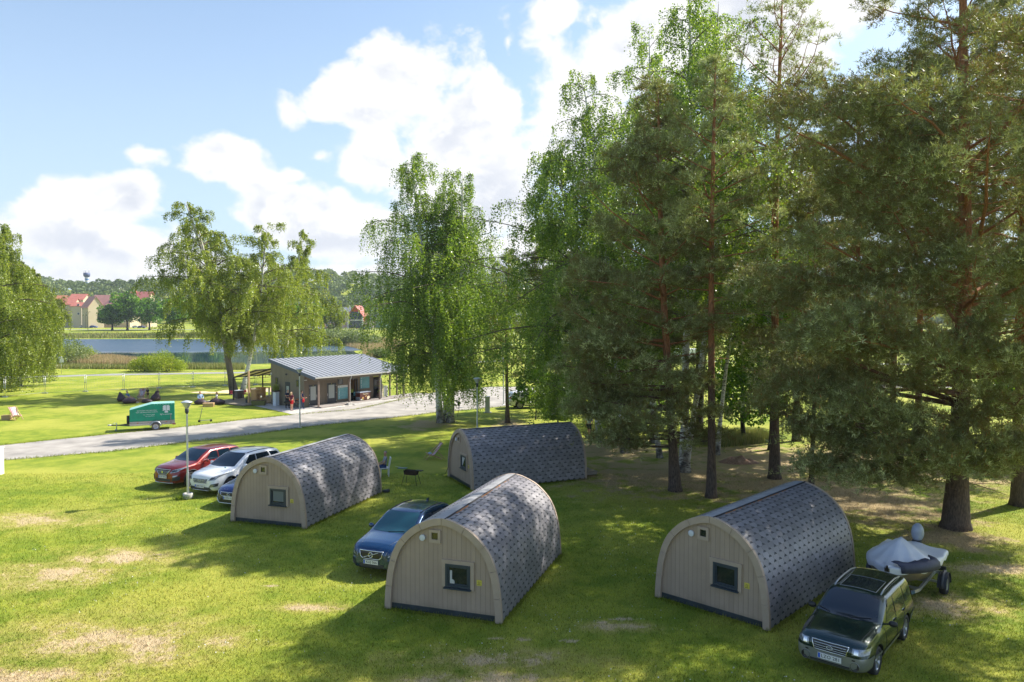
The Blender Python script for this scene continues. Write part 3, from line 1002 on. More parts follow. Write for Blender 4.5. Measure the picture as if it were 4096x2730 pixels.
    m = MB(); m.box((1.12, .044, 1.10), (.06, .006, .006)).box((1.12, .044, 1.06), (.06, .006, .006)).box((1.09, .044, 1.08), (.006, .006, .045)).box((1.15, .044, 1.08), (.006, .006, .045)).box((1.12, .044, 1.02), (.10, .006, .012))
    m.build('sticker_mark', M['seam'], t)
    # wooden doorstep deck at the back
    m = MB()
    for i in range(7): m.box((.35, PL + .12 + i * .145, .22), (1.7, .135, .03))
    m.box((.35, PL + .55, .13), (1.64, .96, .14))
    m.build('back_step', M['woodgrey'], t)
    return t


def thing_part(name, parent):
    o = bpy.data.objects.new(name, None); COL.objects.link(o); o.parent = parent; o.empty_display_size = .1
    return o


SHM = shingle_mesh()
LBL = ['taupe arched cabin half hiding the dark blue sedan, a grey blind in its window',
       'taupe arched cabin in front of the blue volume of the parked car, its sunlit shingles almost white',
       'taupe arched cabin standing side-on behind the other cabins, its long shingled flank in pine shade',
       'taupe arched cabin beside the dark green estate car and the covered boat']
LBL[1] = 'taupe arched cabin partly hiding the bright blue car, white curtain edge in its window'
cab0 = make_cabin(LBL[0])
cabins = [cab0] + [copy_tree(cab0) for _ in range(3)]
for c, (x, y, a), lb in zip(cabins, PODS, LBL):
    c.location = (x, y, 0); c.rotation_euler = (0, 0, radians(a)); c['label'] = lb


def pod_pt(i, u, v, z):
    x, y, a = PODS[i]; a = radians(a)
    return Vector((x + u * cos(a) - v * sin(a), y + u * sin(a) + v * cos(a), z))


def sub(o, name):
    return [c for c in o.children if c.name.split('.')[0] == name][0]


# what differs from cabin to cabin: curtains behind the glass, loose needles on the sunlit ridge, a cable
def extra(i, name, mb, m): return mb.build(name, m, sub(cabins[i], 'window') if name == 'curtain' else cabins[i])


extra(1, 'curtain', MB().box((.26, .047, 1.13), (.07, .004, .42)).ball((.30, .047, 1.0), (.075, .003, .09)), M['curtain'])
extra(0, 'curtain', MB().box((.48, .047, 1.22), (.50, .004, .42)), mat('grey_blind', (.16, .18, .17), .8))
extra(2, 'curtain', MB().add([(.2, .047, 1.42), (.62, .047, 1.42), (.26, .047, .98), (.2, .047, .98)], [(0, 1, 2, 3)]), M['curtain'])
m = MB()
for _ in range(60):
    y = random.choice([.9, 1.4, 3.0, 3.4, 4.4, 5.1]) + random.gauss(0, .16)
    if 0 < y < PL:
        x, z = arc(ARCLEN / 2 - .145 - random.random() * .02, .03); m.box((x, y, z), (.02, random.uniform(.03, .10), .008))
m.build('needle_debris', M['litter'], cabins[1])['kind'] = 'stuff'
m = MB()
for _ in range(50):
    y = random.uniform(.6, 4.8); x, z = arc(ARCLEN / 2 - .145 - random.random() * .02, .03); m.box((x, y, z), (.02, random.uniform(.02, .07), .008))
m.build('needle_debris', M['litter'], cabins[3])['kind'] = 'stuff'
m = MB()
pts = []
for k in range(14):
    s = ARCLEN - k * .19
    x, z = arc(s, .0); pts.append((x * .93, -.045 if k < 13 else .0, max(z * .985, .05)))
pts = [(-PW / 2 - .25, -.22, .02), (-PW / 2 - .08, -.12, .18)] + pts[3:]
m.tube(pts, .012, 0, 5)
m.build('cable', M['rubber'], cabins[2])
# ---------------------------------------------------------------- service kiosk
KU = Vector((.563, .826, 0)).normalized(); KV = Vector((-KU.y, KU.x, 0))
K0 = G(1217, 1632)
KANG = atan2(KU.y, KU.x)


def kloc(p):
    d = Vector(p) - K0
    return Vector((d.dot(KU), d.dot(KV), p[2]))


def KG(px, py, z=0): return kloc(G(px, py, z))


def on_front(px, py, v=0.0):
    """local (u, z) of a photo pixel on the vertical plane v = const"""
    d = ray(px, py); o = Vector((0, 0, CH)) - K0
    t = (v - o.dot(KV)) / d.dot(KV)
    p = Vector((0, 0, CH)) + d * t
    return (p - K0).dot(KU), p.z


def on_side(px, py, u=0.0):
    d = ray(px, py); o = Vector((0, 0, CH)) - K0
    t = (u - o.dot(KU)) / d.dot(KU)
    p = Vector((0, 0, CH)) + d * t
    return (p - K0).dot(KV), p.z


KW, KD = 12.4, 4.9
ZF, ZB = 2.98, 4.50          # roof heights at the front eave (v=-1.65) and the back (v=KD)
VF = -1.65
slope = (ZB - ZF) / (KD + .1 - VF)
zr = lambda v: ZF + (v - VF) * slope
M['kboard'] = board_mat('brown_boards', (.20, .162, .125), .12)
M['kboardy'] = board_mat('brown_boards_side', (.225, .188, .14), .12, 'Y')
M['kroof'] = mat('grey_sheet_roof', (.235, .25, .28), .6, .0, var=.05, vscale=.8)
M['kfascia'] = mat('blue_grey_fascia', (.09, .11, .17), .5)
M['frost'] = mat('frosted_glass', (.36, .39, .38), .35, spec=.6)
M['teal'] = mat('teal_board', (.10, .30, .34), .5, col2=(.16, .38, .42), vscale=2)
M['signwhite'] = mat('sign_white', (.66, .66, .64), .5)
M['signyel'] = mat('sign_olive', (.34, .33, .06), .5)
M['interior'] = mat('warm_interior', (.45, .22, .07), .7)
M['paleint'] = mat('pale_interior', (.55, .54, .48), .7)

kiosk = thing('kiosk', 'brown boarded service kiosk with grey standing seam shed roof beside the gravel road', 'building', K0, KANG)
# walls with door openings cut as separate boxes
ofx = lambda px: on_front(px, 1560)[0]
doors = [(ofx(1236), ofx(1270)), (ofx(1308), ofx(1345))]
b1 = (3.62, 4.72)


def wall_front(m, u0, u1, z0=.0, z1=None, mi=0, v=0.0, th=.14):
    z1 = zr(v) - .12 if z1 is None else z1
    m.box(((u0 + u1) / 2, v + th / 2, (z0 + z1) / 2), (u1 - u0, th, z1 - z0), mi)


GD = (ofx(1399), ofx(1431))      # big glazed opening
OD = (ofx(1494), ofx(1521))      # open shop door
KWALL = ofx(1524)
m = MB()
cuts = [(doors[0][0], doors[0][1], 2.12), (doors[1][0], doors[1][1], 2.12), (GD[0], GD[1], 2.35), (OD[0], OD[1], 2.28)]
u = 0
for a, b_, zt in cuts:
    wall_front(m, u, a); wall_front(m, a, b_, zt); u = b_
wall_front(m, u, KWALL)
m.build('front_wall', M['kboard'], kiosk)
# side walls follow the roof
for nm, u0 in (('side_wall', 0.0), ('side_wall', KWALL - .14)):
    m = MB()
    vs = []
    for uu in (u0 - (.002 if u0 == 0 else 0), u0 + .14):
        vs += [(uu, 0.004, 0), (uu, KD - .004, 0), (uu, KD - .004, zr(KD) - .06), (uu, .004, zr(0) - .06)]
    m.add(vs, [(0, 1, 2, 3), (7, 6, 5, 4), (0, 4, 5, 1), (1, 5, 6, 2), (2, 6, 7, 3), (3, 7, 4, 0)])
    m.build(nm, M['kboardy'], kiosk)
m = MB(); m.box((KWALL / 2, KD - .07, 2.1), (KWALL - .3, .13, 4.2)); m.build('back_wall', M['kboard'], kiosk)
# shop interior: pale back counter and warm wall
m = MB(); m.box((KWALL - 1.6, 2.2, 1.2), (2.6, .05, 2.3)); m.build('inner_wall', M['interior'], kiosk)
MB().box((5.5, 1.9, 1.5), (1.9, .05, 1.9)).build('inner_screen', M['paleint'], kiosk)
MB().box((OD[0] + .7, .8, .45), (1.2, .5, .9)).build('shop_counter', M['paleint'], kiosk)
# roof: slab, standing seams, fascias, gutter
m = MB()
vs = []
for uu in (-.12, KW + .25):
    for v, dz in ((VF, 0), (KD + .15, 0), (KD + .15, -.16), (VF, -.16)): vs.append((uu, v, zr(v) + dz))
m.add(vs, [(0, 4, 5, 1), (3, 2, 6, 7), (0, 3, 7, 4), (1, 5, 6, 2), (0, 1, 2, 3), (4, 7, 6, 5)])
roof = m.build('roof', M['kroof'], kiosk)
M['seamgrey'] = mat('roof_seams', (.07, .08, .10), .6)
m = MB()
for i in range(25):
    uu = .30 + i * .60
    if uu > KW + .1: break
    m.beam((uu, VF + .02, zr(VF) + .018), (uu, KD + .13, zr(KD + .13) + .018), .045, .04)
m.build('standing_seams', M['seamgrey'], roof)
m = MB()
for uu in (-.14, KW + .27): MB().beam((uu, VF - .03, zr(VF) - .13), (uu, KD + .17, zr(KD + .17) - .13), .04, .30).build('fascia', M['kfascia'], roof)
m = MB(); m.beam((-.1, VF - .05, ZF - .09), (KW + .2, VF - .05, ZF - .09), .12, .10); m.build('gutter', mat('pale_gutter', (.52, .5, .47), .4, .3), roof)
m = MB(); m.beam((.02, VF + .24, ZF - .26), (KW + .1, VF + .24, ZF - .26), .14, .22); m.build('eave_beam', M['kboard'], kiosk)
# porch posts
for px, py in ((1274.4, 1635), (1398, 1634), (1519, 1617)):
    p = Vector((on_front(px, py, VF + .24)[0], VF + .24, 0))
    MB().box((p.x, p.y, (ZF - .37) / 2), (.15, .15, ZF - .37)).build('post', mat('post_brown', (.22, .16, .13), .7, var=.1) if 'post' not in M else M['post'], kiosk)
for uu in (on_front(1405, 1600, VF)[0], on_front(1526, 1600, VF)[0]):
    mm = MB(); mm.tube([(uu, VF - .06, ZF - .14), (uu, VF + .02, ZF - .4), (uu - .03, VF + .10, ZF - .6), (uu - .03, VF + .10, .15)], .035, 0, 7); mm.build('downpipe', M['steel'], kiosk)
# doors
for i, (a, b_) in enumerate(doors):
    d = thing_part('door', kiosk)
    m = MB()
    m.box(((a + b_) / 2, .05, 1.06), (b_ - a, .05, 2.12)); m.build('leaf', M['dark'], d)
    MB().box(((a + b_) / 2, .02, 1.28), ((b_ - a) * .62, .012, 1.32)).build('frosted_pane', M['frost'], d)
    hx = b_ - .1 if i == 0 else a + .08
    m = MB(); m.box((hx, .0, 1.0), (.035, .02, .22)).bar((hx, -.01, 1.05), (hx + (-.11 if i == 0 else .11), -.02, 1.05), .012); m.build('handle', M['chrome'], d)
    hx = a + .02 if i == 0 else b_ - .02
    for z in (.35, 1.15, 1.85): MB().box((hx, -.005, z), (.05, .03, .06)).build('hinge', M['signwhite'], d)
    m = MB(); m.lathe([(0, 0), (.045, 0), (.045, .01)], 0, 14, ((a + b_) / 2, .005, 2.03), axis='Y'); m.build('number_disc', M['signyel'], d)
# casings round the doors
m = MB()
for a, b_ in doors:
    m.box((a - .06, -.012, 1.1), (.11, .03, 2.2)); m.box((b_ + .06, -.012, 1.1), (.11, .03, 2.2)); m.box(((a + b_) / 2, -.013, 2.17), (b_ - a - .005, .03, .09))
m.build('door_casings', M['kboard'], kiosk)['kind'] = 'stuff'
# little high window on the front
u0, z0 = on_front(1351, 1539); u1, z1 = on_front(1370, 1514)
w = thing_part('window', kiosk)
MB().box(((u0 + u1) / 2, -.01, (z0 + z1) / 2), (u1 - u0, .04, z1 - z0)).build('frame', M['dark'], w)
MB().box(((u0 + u1) / 2, -.035, (z0 + z1) / 2), ((u1 - u0) * .72, .01, (z1 - z0) * .8)).build('glass', M['glassdark'], w)
# glazed opening with stuck-on posters
g = thing_part('glazed_door', kiosk)
m = MB()
for c, d in (((GD[0] + .04, .04, 1.17), (.08, .08, 2.34)), ((GD[1] - .04, .04, 1.17), (.08, .08, 2.34)), (((GD[0] + GD[1]) / 2, .041, .05), (GD[1] - GD[0], .08, .1)), (((GD[0] + GD[1]) / 2, .042, 2.3), (GD[1] - GD[0], .08, .08)), (((GD[0] + GD[1]) / 2 + .22, .043, 1.17), (.06, .08, 2.2))): m.box(c, d)
m.build('frame', M['dark'], g)
MB().box(((GD[0] + GD[1]) / 2 - .1, .06, .60), (.78, .01, 1.0)).build('lower_panel', M['glassdark'], g)
MB().box((GD[0] + .32, .035, 1.12), (.42, .012, .35)).build('green_poster', mat('olive_poster', (.22, .24, .03), .6), g)
m = MB(); m.box((GD[0] + .72, .036, .78), (.26, .012, .42)); m.build('blue_poster', mat('turquoise_poster', (.16, .42, .48), .5), g)
# open shop door leaf
d = thing_part('shop_door', kiosk)
ha = Matrix.Translation((OD[0], 0, 0)) @ Matrix.Rotation(radians(-62), 4, 'Z')
m = MB()
for c, dd in (((.05, 0, 1.1), (.1, .05, 2.2)), ((.85, 0, 1.1), (.1, .05, 2.2)), ((.45, .001, 2.15), (.7, .05, .1)), ((.45, .001, .1), (.7, .05, .2))): m.box(c, dd, 0, 0, ha)
m.build('door_frame', M['dark'], d)
MB().box((.91, 0, 1.1), (.02, .06, 2.2), 0, 0, ha).build('door_edge', M['signwhite'], d)
MB().box((.45, 0, 1.12), (.7, .01, 1.85), 0, 0, ha).build('glass', M['glassdark'], d)
MB().box(((OD[0] + OD[1]) / 2, -.02, 2.46), (1.15, .03, .26)).build('lintel_sign', M['signyel'], kiosk)


# information boards: pale heading band with lettering, teal field, a column of white round icons and text rules
def board(px0, py0, px1, py1, name):
    u0, z1 = on_front(px0, py0); u1, z0 = on_front(px1, py1)
    b = thing_part(name, kiosk)
    w, h = u1 - u0, z1 - z0
    MB().box(((u0 + u1) / 2, -.02, (z0 + z1) / 2 - h * .08), (w, .03, h * .84)).build('board_field', M['teal'], b)
    MB().box(((u0 + u1) / 2, -.021, z1 - h * .075), (w, .032, h * .15)).build('board_heading', M['signwhite'], b)
    for k, q in enumerate((.24, .40, .51, .62, .78, .89)):
        m = MB(); m.lathe([(.0, -.045), (.058, -.045), (.058, -.03)][::-1], 0, 14, (u0 + w * .11, 0, z1 - h * q), axis='Y'); m.build('icon', M['signwhite'], b)
        MB().box((u0 + w * .11, -.047, z1 - h * q), (.04, .004, .035)).build('icon_mark', M['teal'], b)
    m = MB(); r = random.Random(3)
    for k in range(15):
        z = z1 - h * (.21 + k * .05)
        if k in (3, 8, 12): continue
        m.box((u0 + w * (.22 + r.uniform(.12, .33)), -.037, z), (w * r.uniform(.2, .6), .004, .010))
    m.build('text_rules', mat('pale_print', (.38, .5, .5), .6), b)['kind'] = 'stuff'
    m = MB(); m.box((u0 + w * .60, -.039, z1 - h * .075), (w * .66, .004, .035)); m.lathe([(.0, -.04), (.05, -.04), (.05, -.03)][::-1], 0, 12, (u0 + w * .12, 0, z1 - h * .075), axis='Y')
    m.build('heading_print', M['woodgrey'], b)['kind'] = 'stuff'


board(1351, 1544, 1390, 1594, 'info_board')
board(1440, 1502, 1477, 1552, 'info_board')
# side wall: two small windows, door, lamp, camera
for (pa, pb) in (((1102, 1510), (1112.5, 1536)), ((1186, 1520), (1196.6, 1548))):
    v1, z1 = on_side(*pa); v0, z0 = on_side(*pb)
    w = thing_part('window', kiosk)
    MB().box((-.012, (v0 + v1) / 2, (z0 + z1) / 2), (.04, abs(v1 - v0) + .02, z1 - z0)).build('frame', M['dark'], w)
    MB().box((-.035, (v0 + v1) / 2, (z0 + z1) / 2), (.01, abs(v1 - v0) * .7, (z1 - z0) * .8)).build('glass', M['glassdark'], w)
v1, z1 = on_side(1141.8, 1528); v0, _ = on_side(1160, 1528)
d = thing_part('door', kiosk)
MB().box((-.01, (v0 + v1) / 2, z1 / 2), (.05, abs(v1 - v0), z1)).build('leaf', M['dark'], d)
MB().box((-.04, (v0 + v1) / 2 - .03, 1.35), (.012, abs(v1 - v0) * .55, 1.2)).build('frosted_pane', M['frost'], d)
v, z = on_side(1149.5, 1498)
m = MB(); m.bar((0, v, z), (-.12, v, z + .05), .02).lathe([(.02, .08), (.07, .02), (.09, -.06)], 0, 12, (-.15, v, z)); m.build('wall_lamp', M['black'], kiosk)
v, z = on_side(1089, 1485)
m = MB(); m.box((-.06, KD - .15, 3.1), (.12, .12, .12)).box((-.1, KD - .2, 2.95), (.22, .08, .08)); m.build('camera_box', M['signwhite'], kiosk)
v, z = on_side(1227, 1505)
MB().box((-.0 + .15, -.04, 2.62), (.3, .06, .06)).build('flood_light', M['signwhite'], kiosk)
# open end of the roof: posts with a slatted panel and a grey panel between them
for px in (1561, 1589): u_ = ofx(px); MB().box((u_, .06, (zr(.06) - .2) / 2), (.13, .13, zr(.06) - .2)).build('post', M['kboard'], kiosk)
MB().box((KW - .1, VF + .24, 1.3), (.15, .15, 2.6)).build('post', M['kboard'], kiosk)
MB().box((KW - .1, KD - .1, 2.1), (.15, .15, 4.2)).build('post', M['kboard'], kiosk)
MB().box(((KWALL + ofx(1541)) / 2, .3, .75), (ofx(1541) - KWALL - .05, .05, 1.4)).build('slatted_panel', board_mat('pale_slats', (.52, .43, .30), .12, 'Z'), kiosk)
MB().box(((ofx(1543) + ofx(1558)) / 2, .3, .65), (ofx(1558) - ofx(1543), .05, 1.2)).build('grey_panel', M['signwhite'], kiosk)

# paving round the kiosk, low platform with steps, pebble strip
def KS(name, pts, z, m, jit=0.0, step=1.0):
    return sheet(name, [K0 + KU * a + KV * b_ for a, b_ in pts], z, m, jit, step)


p1 = KG(995, 1620); p2 = KG(1145, 1652.7); p3 = KG(1178, 1663); p4 = KG(875, 1597)
KS('paving', [(p4.x, p4.y), (p1.x, p1.y), (p2.x, p2.y), (p3.x, p3.y), (0.2, -2.6), (15.8, -2.3), (15.8, 0), (9, 0), (9, 12.2), (-2.4, 12.6)], .02, M['paving'])
m = MB(); m.box((8.2, -.92, .07), (15.4, 1.85, .14)); o = m.build('porch_slab', mat('porch_paving', (.30, .265, .24), .85, var=.12, vscale=3), None)
o.location = K0; o.rotation_euler = (0, 0, KANG); tag(o, kind='structure')
m = MB(); m.box((6.4, -2.05, .05), (4.2, .4, .10)).box((6.4, -2.42, .025), (4.6, .35, .05)); o = m.build('steps', M['concrete'], None)
o.location = K0; o.rotation_euler = (0, 0, KANG); tag(o, 'two pale concrete steps in front of the freezer porch', 'steps')
m = MB(); m.box((3.85, -2.05, .13), (.5, .3, .26)); o = m.build('kerb_block', M['concrete'], None)
o.location = K0; o.rotation_euler = (0, 0, KANG); tag(o, 'squat concrete block at the foot of the middle porch post', 'block')
KS('gravel_apron', [(p3.x - .1, p3.y), (0.1, -2.55), (16.5, -2.2), (16.5, -6.5), (3.0, -6.8)], .013, M['gravel'], .0)
KS('pebble_strip', [(.6, -2.5), (4.2, -2.3), (4.2, -1.9), (.6, -1.9)], .026, M['stones'], .15, .4)
KS('pebble_strip', [(9.0, -2.6), (15.5, -2.4), (15.5, -1.9), (9.0, -1.9)], .028, M['stones'], .15, .4)

# ---------------------------------------------------------------- deck and pergola
deckpts = [KG(868, 1594), KG(995, 1619.5), KG(1010, 1622), KG(1100, 1606), KG(1120, 1575)]
dk = tag(MB().prism([(-2.6, 5.6), (9.0, 5.6), (9.0, 11.6), (-2.6, 11.6)][::1], .03, .14).build('wooden_deck', board_mat('deck_boards', (.34, .27, .21), .14, 'X')), 'brown boarded terrace deck under the pergola', 'deck')
dk.location = K0; dk.rotation_euler = (0, 0, KANG)
pg = thing('pergola', 'black steel pergola with slanting translucent roof joined to the kiosk', 'pergola', K0, KANG)
lp = KG(934.5, 1602, .1); yp = KG(995.7, 1614.5, .1); mp_ = KG(1063.8, 1591, .1); fp = KG(1082, 1575, .1)
UL = -2.1
yl = Vector((yp.x, yp.y, 0)); hl = 3.30; ll = 2.42
vlo, vhi = lp.y, yp.y
UR = 8.4
for p, h, w in ((Vector((lp.x, vlo, 0)), ll, .10), (Vector((mp_.x, vlo, 0)), ll, .10), (Vector((UR, vlo, 0)), ll, .1)):
    MB().box((p.x, p.y, .1 + (h - .1) / 2), (w, w, h - .1)).build('black_post', M['black'], pg)
MB().box((yp.x, vhi, .1 + 1.6), (.17, .17, 3.2)).build('timber_post', M['wood'], pg)
m = MB()
n = 6
for i in range(n + 1):
    uu = lp.x + (UR - lp.x) * i / n
    m.beam((uu, vlo, ll), (uu, vhi, hl), .09, .13)
m.beam((lp.x, vlo, ll + .05), (UR, vlo, ll + .05), .08, .08).beam((lp.x, vlo, ll - .22), (UR, vlo, ll - .22), .05, .05).beam((lp.x, vhi, hl + .02), (UR, vhi, hl + .02), .09, .12)
for i in range(12):
    uu = lp.x + (UR - lp.x) * i / 12 + .3; m.beam((uu, vlo, ll - .22), (uu, vlo, ll), .03, .03)
m.build('steel_frame', M['black'], pg)
poly = bpy.data.materials.new('translucent_sheet'); t, N, L = nt(poly); b = N['Principled BSDF']
b.inputs['Base Color'].default_value = (.5, .47, .25, 1); b.inputs['Roughness'].default_value = .4
tr = N.new('ShaderNodeBsdfTranslucent'); tr.inputs['Color'].default_value = (.6, .58, .32, 1); ms = N.new('ShaderNodeMixShader'); ms.inputs[0].default_value = .5
L.new(b.outputs[0], ms.inputs[1]); L.new(tr.outputs[0], ms.inputs[2]); L.new(ms.outputs[0], N['Material Output'].inputs['Surface'])
m = MB(); m.add([(lp.x - .05, vlo - .1, ll + .10), (UR, vlo - .1, ll + .10), (UR, vhi + .1, hl + .10), (lp.x - .05, vhi + .1, hl + .10), (lp.x - .05, vlo - .1, ll + .12), (UR, vlo - .1, ll + .12), (UR, vhi + .1, hl + .12), (lp.x - .05, vhi + .1, hl + .12)], [(0, 3, 2, 1), (4, 5, 6, 7), (0, 1, 5, 4), (1, 2, 6, 5), (2, 3, 7, 6), (3, 0, 4, 7)])
m.build('roof_sheet', poly, pg)
# yellow cloth heap lying on the pergola roof
m = MB(); r = random.Random(5)
G_ = 16
vs = []
for i in range(G_ + 1):
    for j in range(9):
        uu = 1.2 + 5.0 * i / G_; v = vhi + .3 - 2.2 * j / 8
        zz = hl + .16 - (vhi - v) * (hl - ll) / (vhi - vlo) * -1 * -1
        e_ = min(1, i / 5) * min(1, (G_ - i) / 2) * min(1, j / 2) * min(1, (8 - j) / 2)
        zz = hl + .12 - (v - vhi) * (hl - ll) / (vlo - vhi) + e_ * (.28 + .5 * i / G_ * .8 + .25 * mnoise.noise((uu * 2.2, v * 2.5, 0)))
        vs.append((uu, v, zz))
m.add(vs, [(i * 9 + j, (i + 1) * 9 + j, (i + 1) * 9 + j + 1, i * 9 + j + 1) for i in range(G_) for j in range(8)], 0, True)
o = m.build('yellow_tarpaulin', mat('yellow_tarp', (.75, .45, .04), .5, var=.15)); o.location = K0; o.rotation_euler = (0, 0, KANG)
sol = o.modifiers.new('s', 'SOLIDIFY'); sol.thickness = .02
tag(o, 'crumpled yellow tarpaulin lying on the pergola roof', 'tarpaulin')


def place(o, px, py, rz=0.0, z=0.0):
    p = G(px, py, z); o.location = p; o.rotation_euler = (0, 0, rz); return o


# ---------------------------------------------------------------- furniture round the kiosk
fz = thing('ice_cream_freezer', 'brown chest freezer with ice cream pictures on the kiosk porch', 'freezer')
a = on_front(1432, 1608, -.75)
fz.location = K0 + KU * (a[0] + .75) + KV * -.75 + Vector((0, 0, .14)); fz.rotation_euler = (0, 0, KANG)
M['choc'] = mat('chocolate_brown', (.085, .022, .016), .35, var=.1)
MB().box((0, 0, .42), (1.5, .62, .74)).build('body', M['choc'], fz)
m = MB(); m.box((0, .02, .85), (1.56, .66, .07)).box((0, .02, .90), (1.4, .5, .03)); m.build('lid', mat('freezer_lid', (.42, .46, .55), .3, .3), fz)
MB().box((-.756, 0, .2), (.012, .60, .34)).build('side_panel', mat('freezer_grey', (.22, .26, .32), .5), fz)
cream = mat('cream_print', (.72, .62, .42), .6); gold = mat('gold_print', (.62, .36, .10), .6)
letters('Nuciolini', .21, cream, frame((.02, -.318, .66), (1, 0, 0), (0, 0, 1)), fz)
m = MB(); m.prism([(.22, .38), (.50, .44), (.62, .30), (.42, .08), (.22, .08)], 0, .006, 0, frame((0, -.314, 0), (1, 0, 0), (0, 0, 1))); m.build('picture_cone', cream, fz)
m = MB()
for c, r_ in (((-.45, .24), .07), ((-.36, .32), .06), ((-.30, .25), .05), ((.02, .40), .06), ((.10, .45), .05)): m.lathe([(0, -.322), (r_, -.318), (r_, -.31)][::-1], 0, 10, (c[0], 0, c[1]), axis='Y')
m.build('picture_dots', gold, fz)['kind'] = 'stuff'
MB().box((-.58, -.316, .12), (.22, .01, .10)).build('price_label', M['signwhite'], fz)
MB().box((-.36, -.316, .12), (.18, .01, .10)).build('yellow_label', M['signyel'], fz)

tp = thing('tall_planter', 'tall white planter column with a spiky green plant against the kiosk side wall', 'planter'); vv = on_side(1121, 1590)[0]; tp.location = K0 + KU * -.50 + KV * vv + Vector((0, 0, .02))
tp.rotation_euler = (0, 0, KANG)
MB().box((0, 0, .68), (.42, .42, 1.36)).build('column', mat('planter_white', (.62, .66, .72), .5, var=.06), tp)
MB().box((0, 0, 1.43), (.62, .52, .14)).build('plant_box', mat('dark_timber', (.05, .03, .025), .6), tp)
q = np.stack([rng.normal(0, .13, 160), rng.normal(0, .1, 160), np.full(160, 1.48)], 1)
V, F = blades(q, .75, .03, .22)
M['grassleaf'] = leaf_mat('yellow_green_leaf', [(.16, .22, .03), (.30, .33, .05)], .3)
link('foliage', np_mesh('foliage', V, F, M['grassleaf'], attr=np.repeat(rng.random(160), 3)), tp)

bt = thing('planter_trough', 'green and brown wicker trough on the paving by the pergola', 'planter'); bt.location = K0 + KU * -1.3 + KV * (KD + .2) + Vector((0, 0, .02)); bt.rotation_euler = (0, 0, KANG - .9)
m = MB(); m.box((0, 0, .24), (1.15, .6, .46), 0, 0, None, 1.15); m.build('basket', mat('wicker', (.20, .17, .06), .8, vscale=6, col2=(.12, .14, .04), stretch=(1, 1, 6)), bt)
MB().box((0, 0, .475), (1.15, .56, .03)).build('soil', mat('soil', (.10, .06, .035), .9), bt)

pt = thing('potted_plant', 'small dark pot with a green plant at the foot of the timber post', 'potted plant'); place(pt, 989, 1612, 0, .14)
m = MB(); m.lathe([(0, 0), (.15, 0), (.18, .38), (.15, .38), (.0, .34)], 0, 12); m.build('pot', M['dark'], pt)
q = np.stack([rng.normal(0, .08, 90), rng.normal(0, .08, 90), np.full(90, .36)], 1); V, F = blades(q, .32, .04, .3)
link('foliage', np_mesh('foliage', V, F, M['grassleaf'], attr=np.repeat(rng.random(90), 3)), pt)

M['honey'] = mat('honey_wood', (.56, .33, .13), .55, var=.15, stretch=(1, 1, 6))


def bar_stool(label, px, py, rz):
    s = thing('bar_stool', label, 'bar stool', group='wooden bar stools under the pergola'); place(s, px, py, rz, .14)
    for a in (-.19, .19):
        for b_ in (-.19, .19):
            MB().box((a, b_, .38 if b_ < 0 else .58), (.05, .05, .76 if b_ < 0 else 1.16)).build('leg', M['honey'], s)
    MB().box((0, 0, .78), (.45, .45, .045)).build('seat', M['honey'], s)
    m = MB(); m.box((0, .19, 1.13), (.33, .04, .06)).box((0, .19, .9), (.33, .03, .05)).beam((-.16, .19, .92), (.16, .19, 1.11), .03, .03).beam((-.16, .192, 1.11), (.16, .192, .92), .03, .03); m.build('backrest', M['honey'], s)
    m = MB(); m.box((0, -.19, .3), (.33, .03, .04)).box((-.19, 0, .34), (.03, .33, .04)).box((.19, 0, .34), (.03, .33, .04)); m.build('rung', M['honey'], s)
    return s


def bar_table(label, px, py, rz):
    s = thing('bar_table', label, 'table', group='high wooden tables under the pergola'); place(s, px, py, rz, .14)
    MB().box((0, 0, 1.07), (.75, .75, .05)).build('tabletop', M['honey'], s)
    for a in (-.33, .33): MB().box((a, 0, .52), (.05, .7, 1.04)).build('side_panel', M['honey'], s)
    return s


bar_table('high wooden table standing behind the front bar stool with cross backrest', 1026, 1601, KANG)
bar_table('high wooden table farther back with a small vase of flowers on top', 1044, 1591, KANG)
bar_stool('honey coloured bar stool with cross backrest nearest the timber post', 1033, 1604, KANG + 2.6)
bar_stool('bar stool at the left rim of the front high table', 1010, 1599, KANG + 1.2)
vz = thing('flower_vase', 'small white vase with dark flowers on the high table', 'vase'); place(vz, 1044, 1591, 0, 1.235)
m = MB(); m.lathe([(0, 0), (.05, 0), (.06, .1), (.035, .16)], 0, 10); m.build('vase', M['white'], vz)
m = MB(); [m.ball((random.uniform(-.08, .08), random.uniform(-.08, .08), .3 + random.uniform(-.05, .08)), .035) for _ in range(7)]
[m.bar((0, 0, .12), (random.uniform(-.08, .08), random.uniform(-.08, .08), .3), .006, 0, 4) for _ in range(7)]
m.build('flowers', M['hairbrown'], vz)
bb = thing('side_bench', 'narrow wooden bench top on slim legs at the right end of the pergola', 'bench'); place(bb, 1062, 1587, KANG, .14)
MB().box((0, 0, .93), (1.1, .35, .05)).build('seat', M['honey'], bb)
for a in (-.48, .48): MB().box((a, 0, .46), (.04, .3, .9)).build('leg', M['steel'], bb)
gt = thing('cube_table', 'dark grey cube table between two red and white chairs on the deck', 'table'); place(gt, 954, 1593, KANG, .14)
MB().box((0, 0, .40), (.80, .80, .76)).build('table_base', mat('cube_grey', (.12, .10, .09), .6, var=.15, stretch=(1, 1, 8)), gt)
MB().box((0, 0, .80), (.84, .84, .04)).build('tabletop', mat('table_top_grey', (.30, .34, .38), .3), gt)
M['redseat'] = mat('red_seat', (.55, .03, .07), .5)
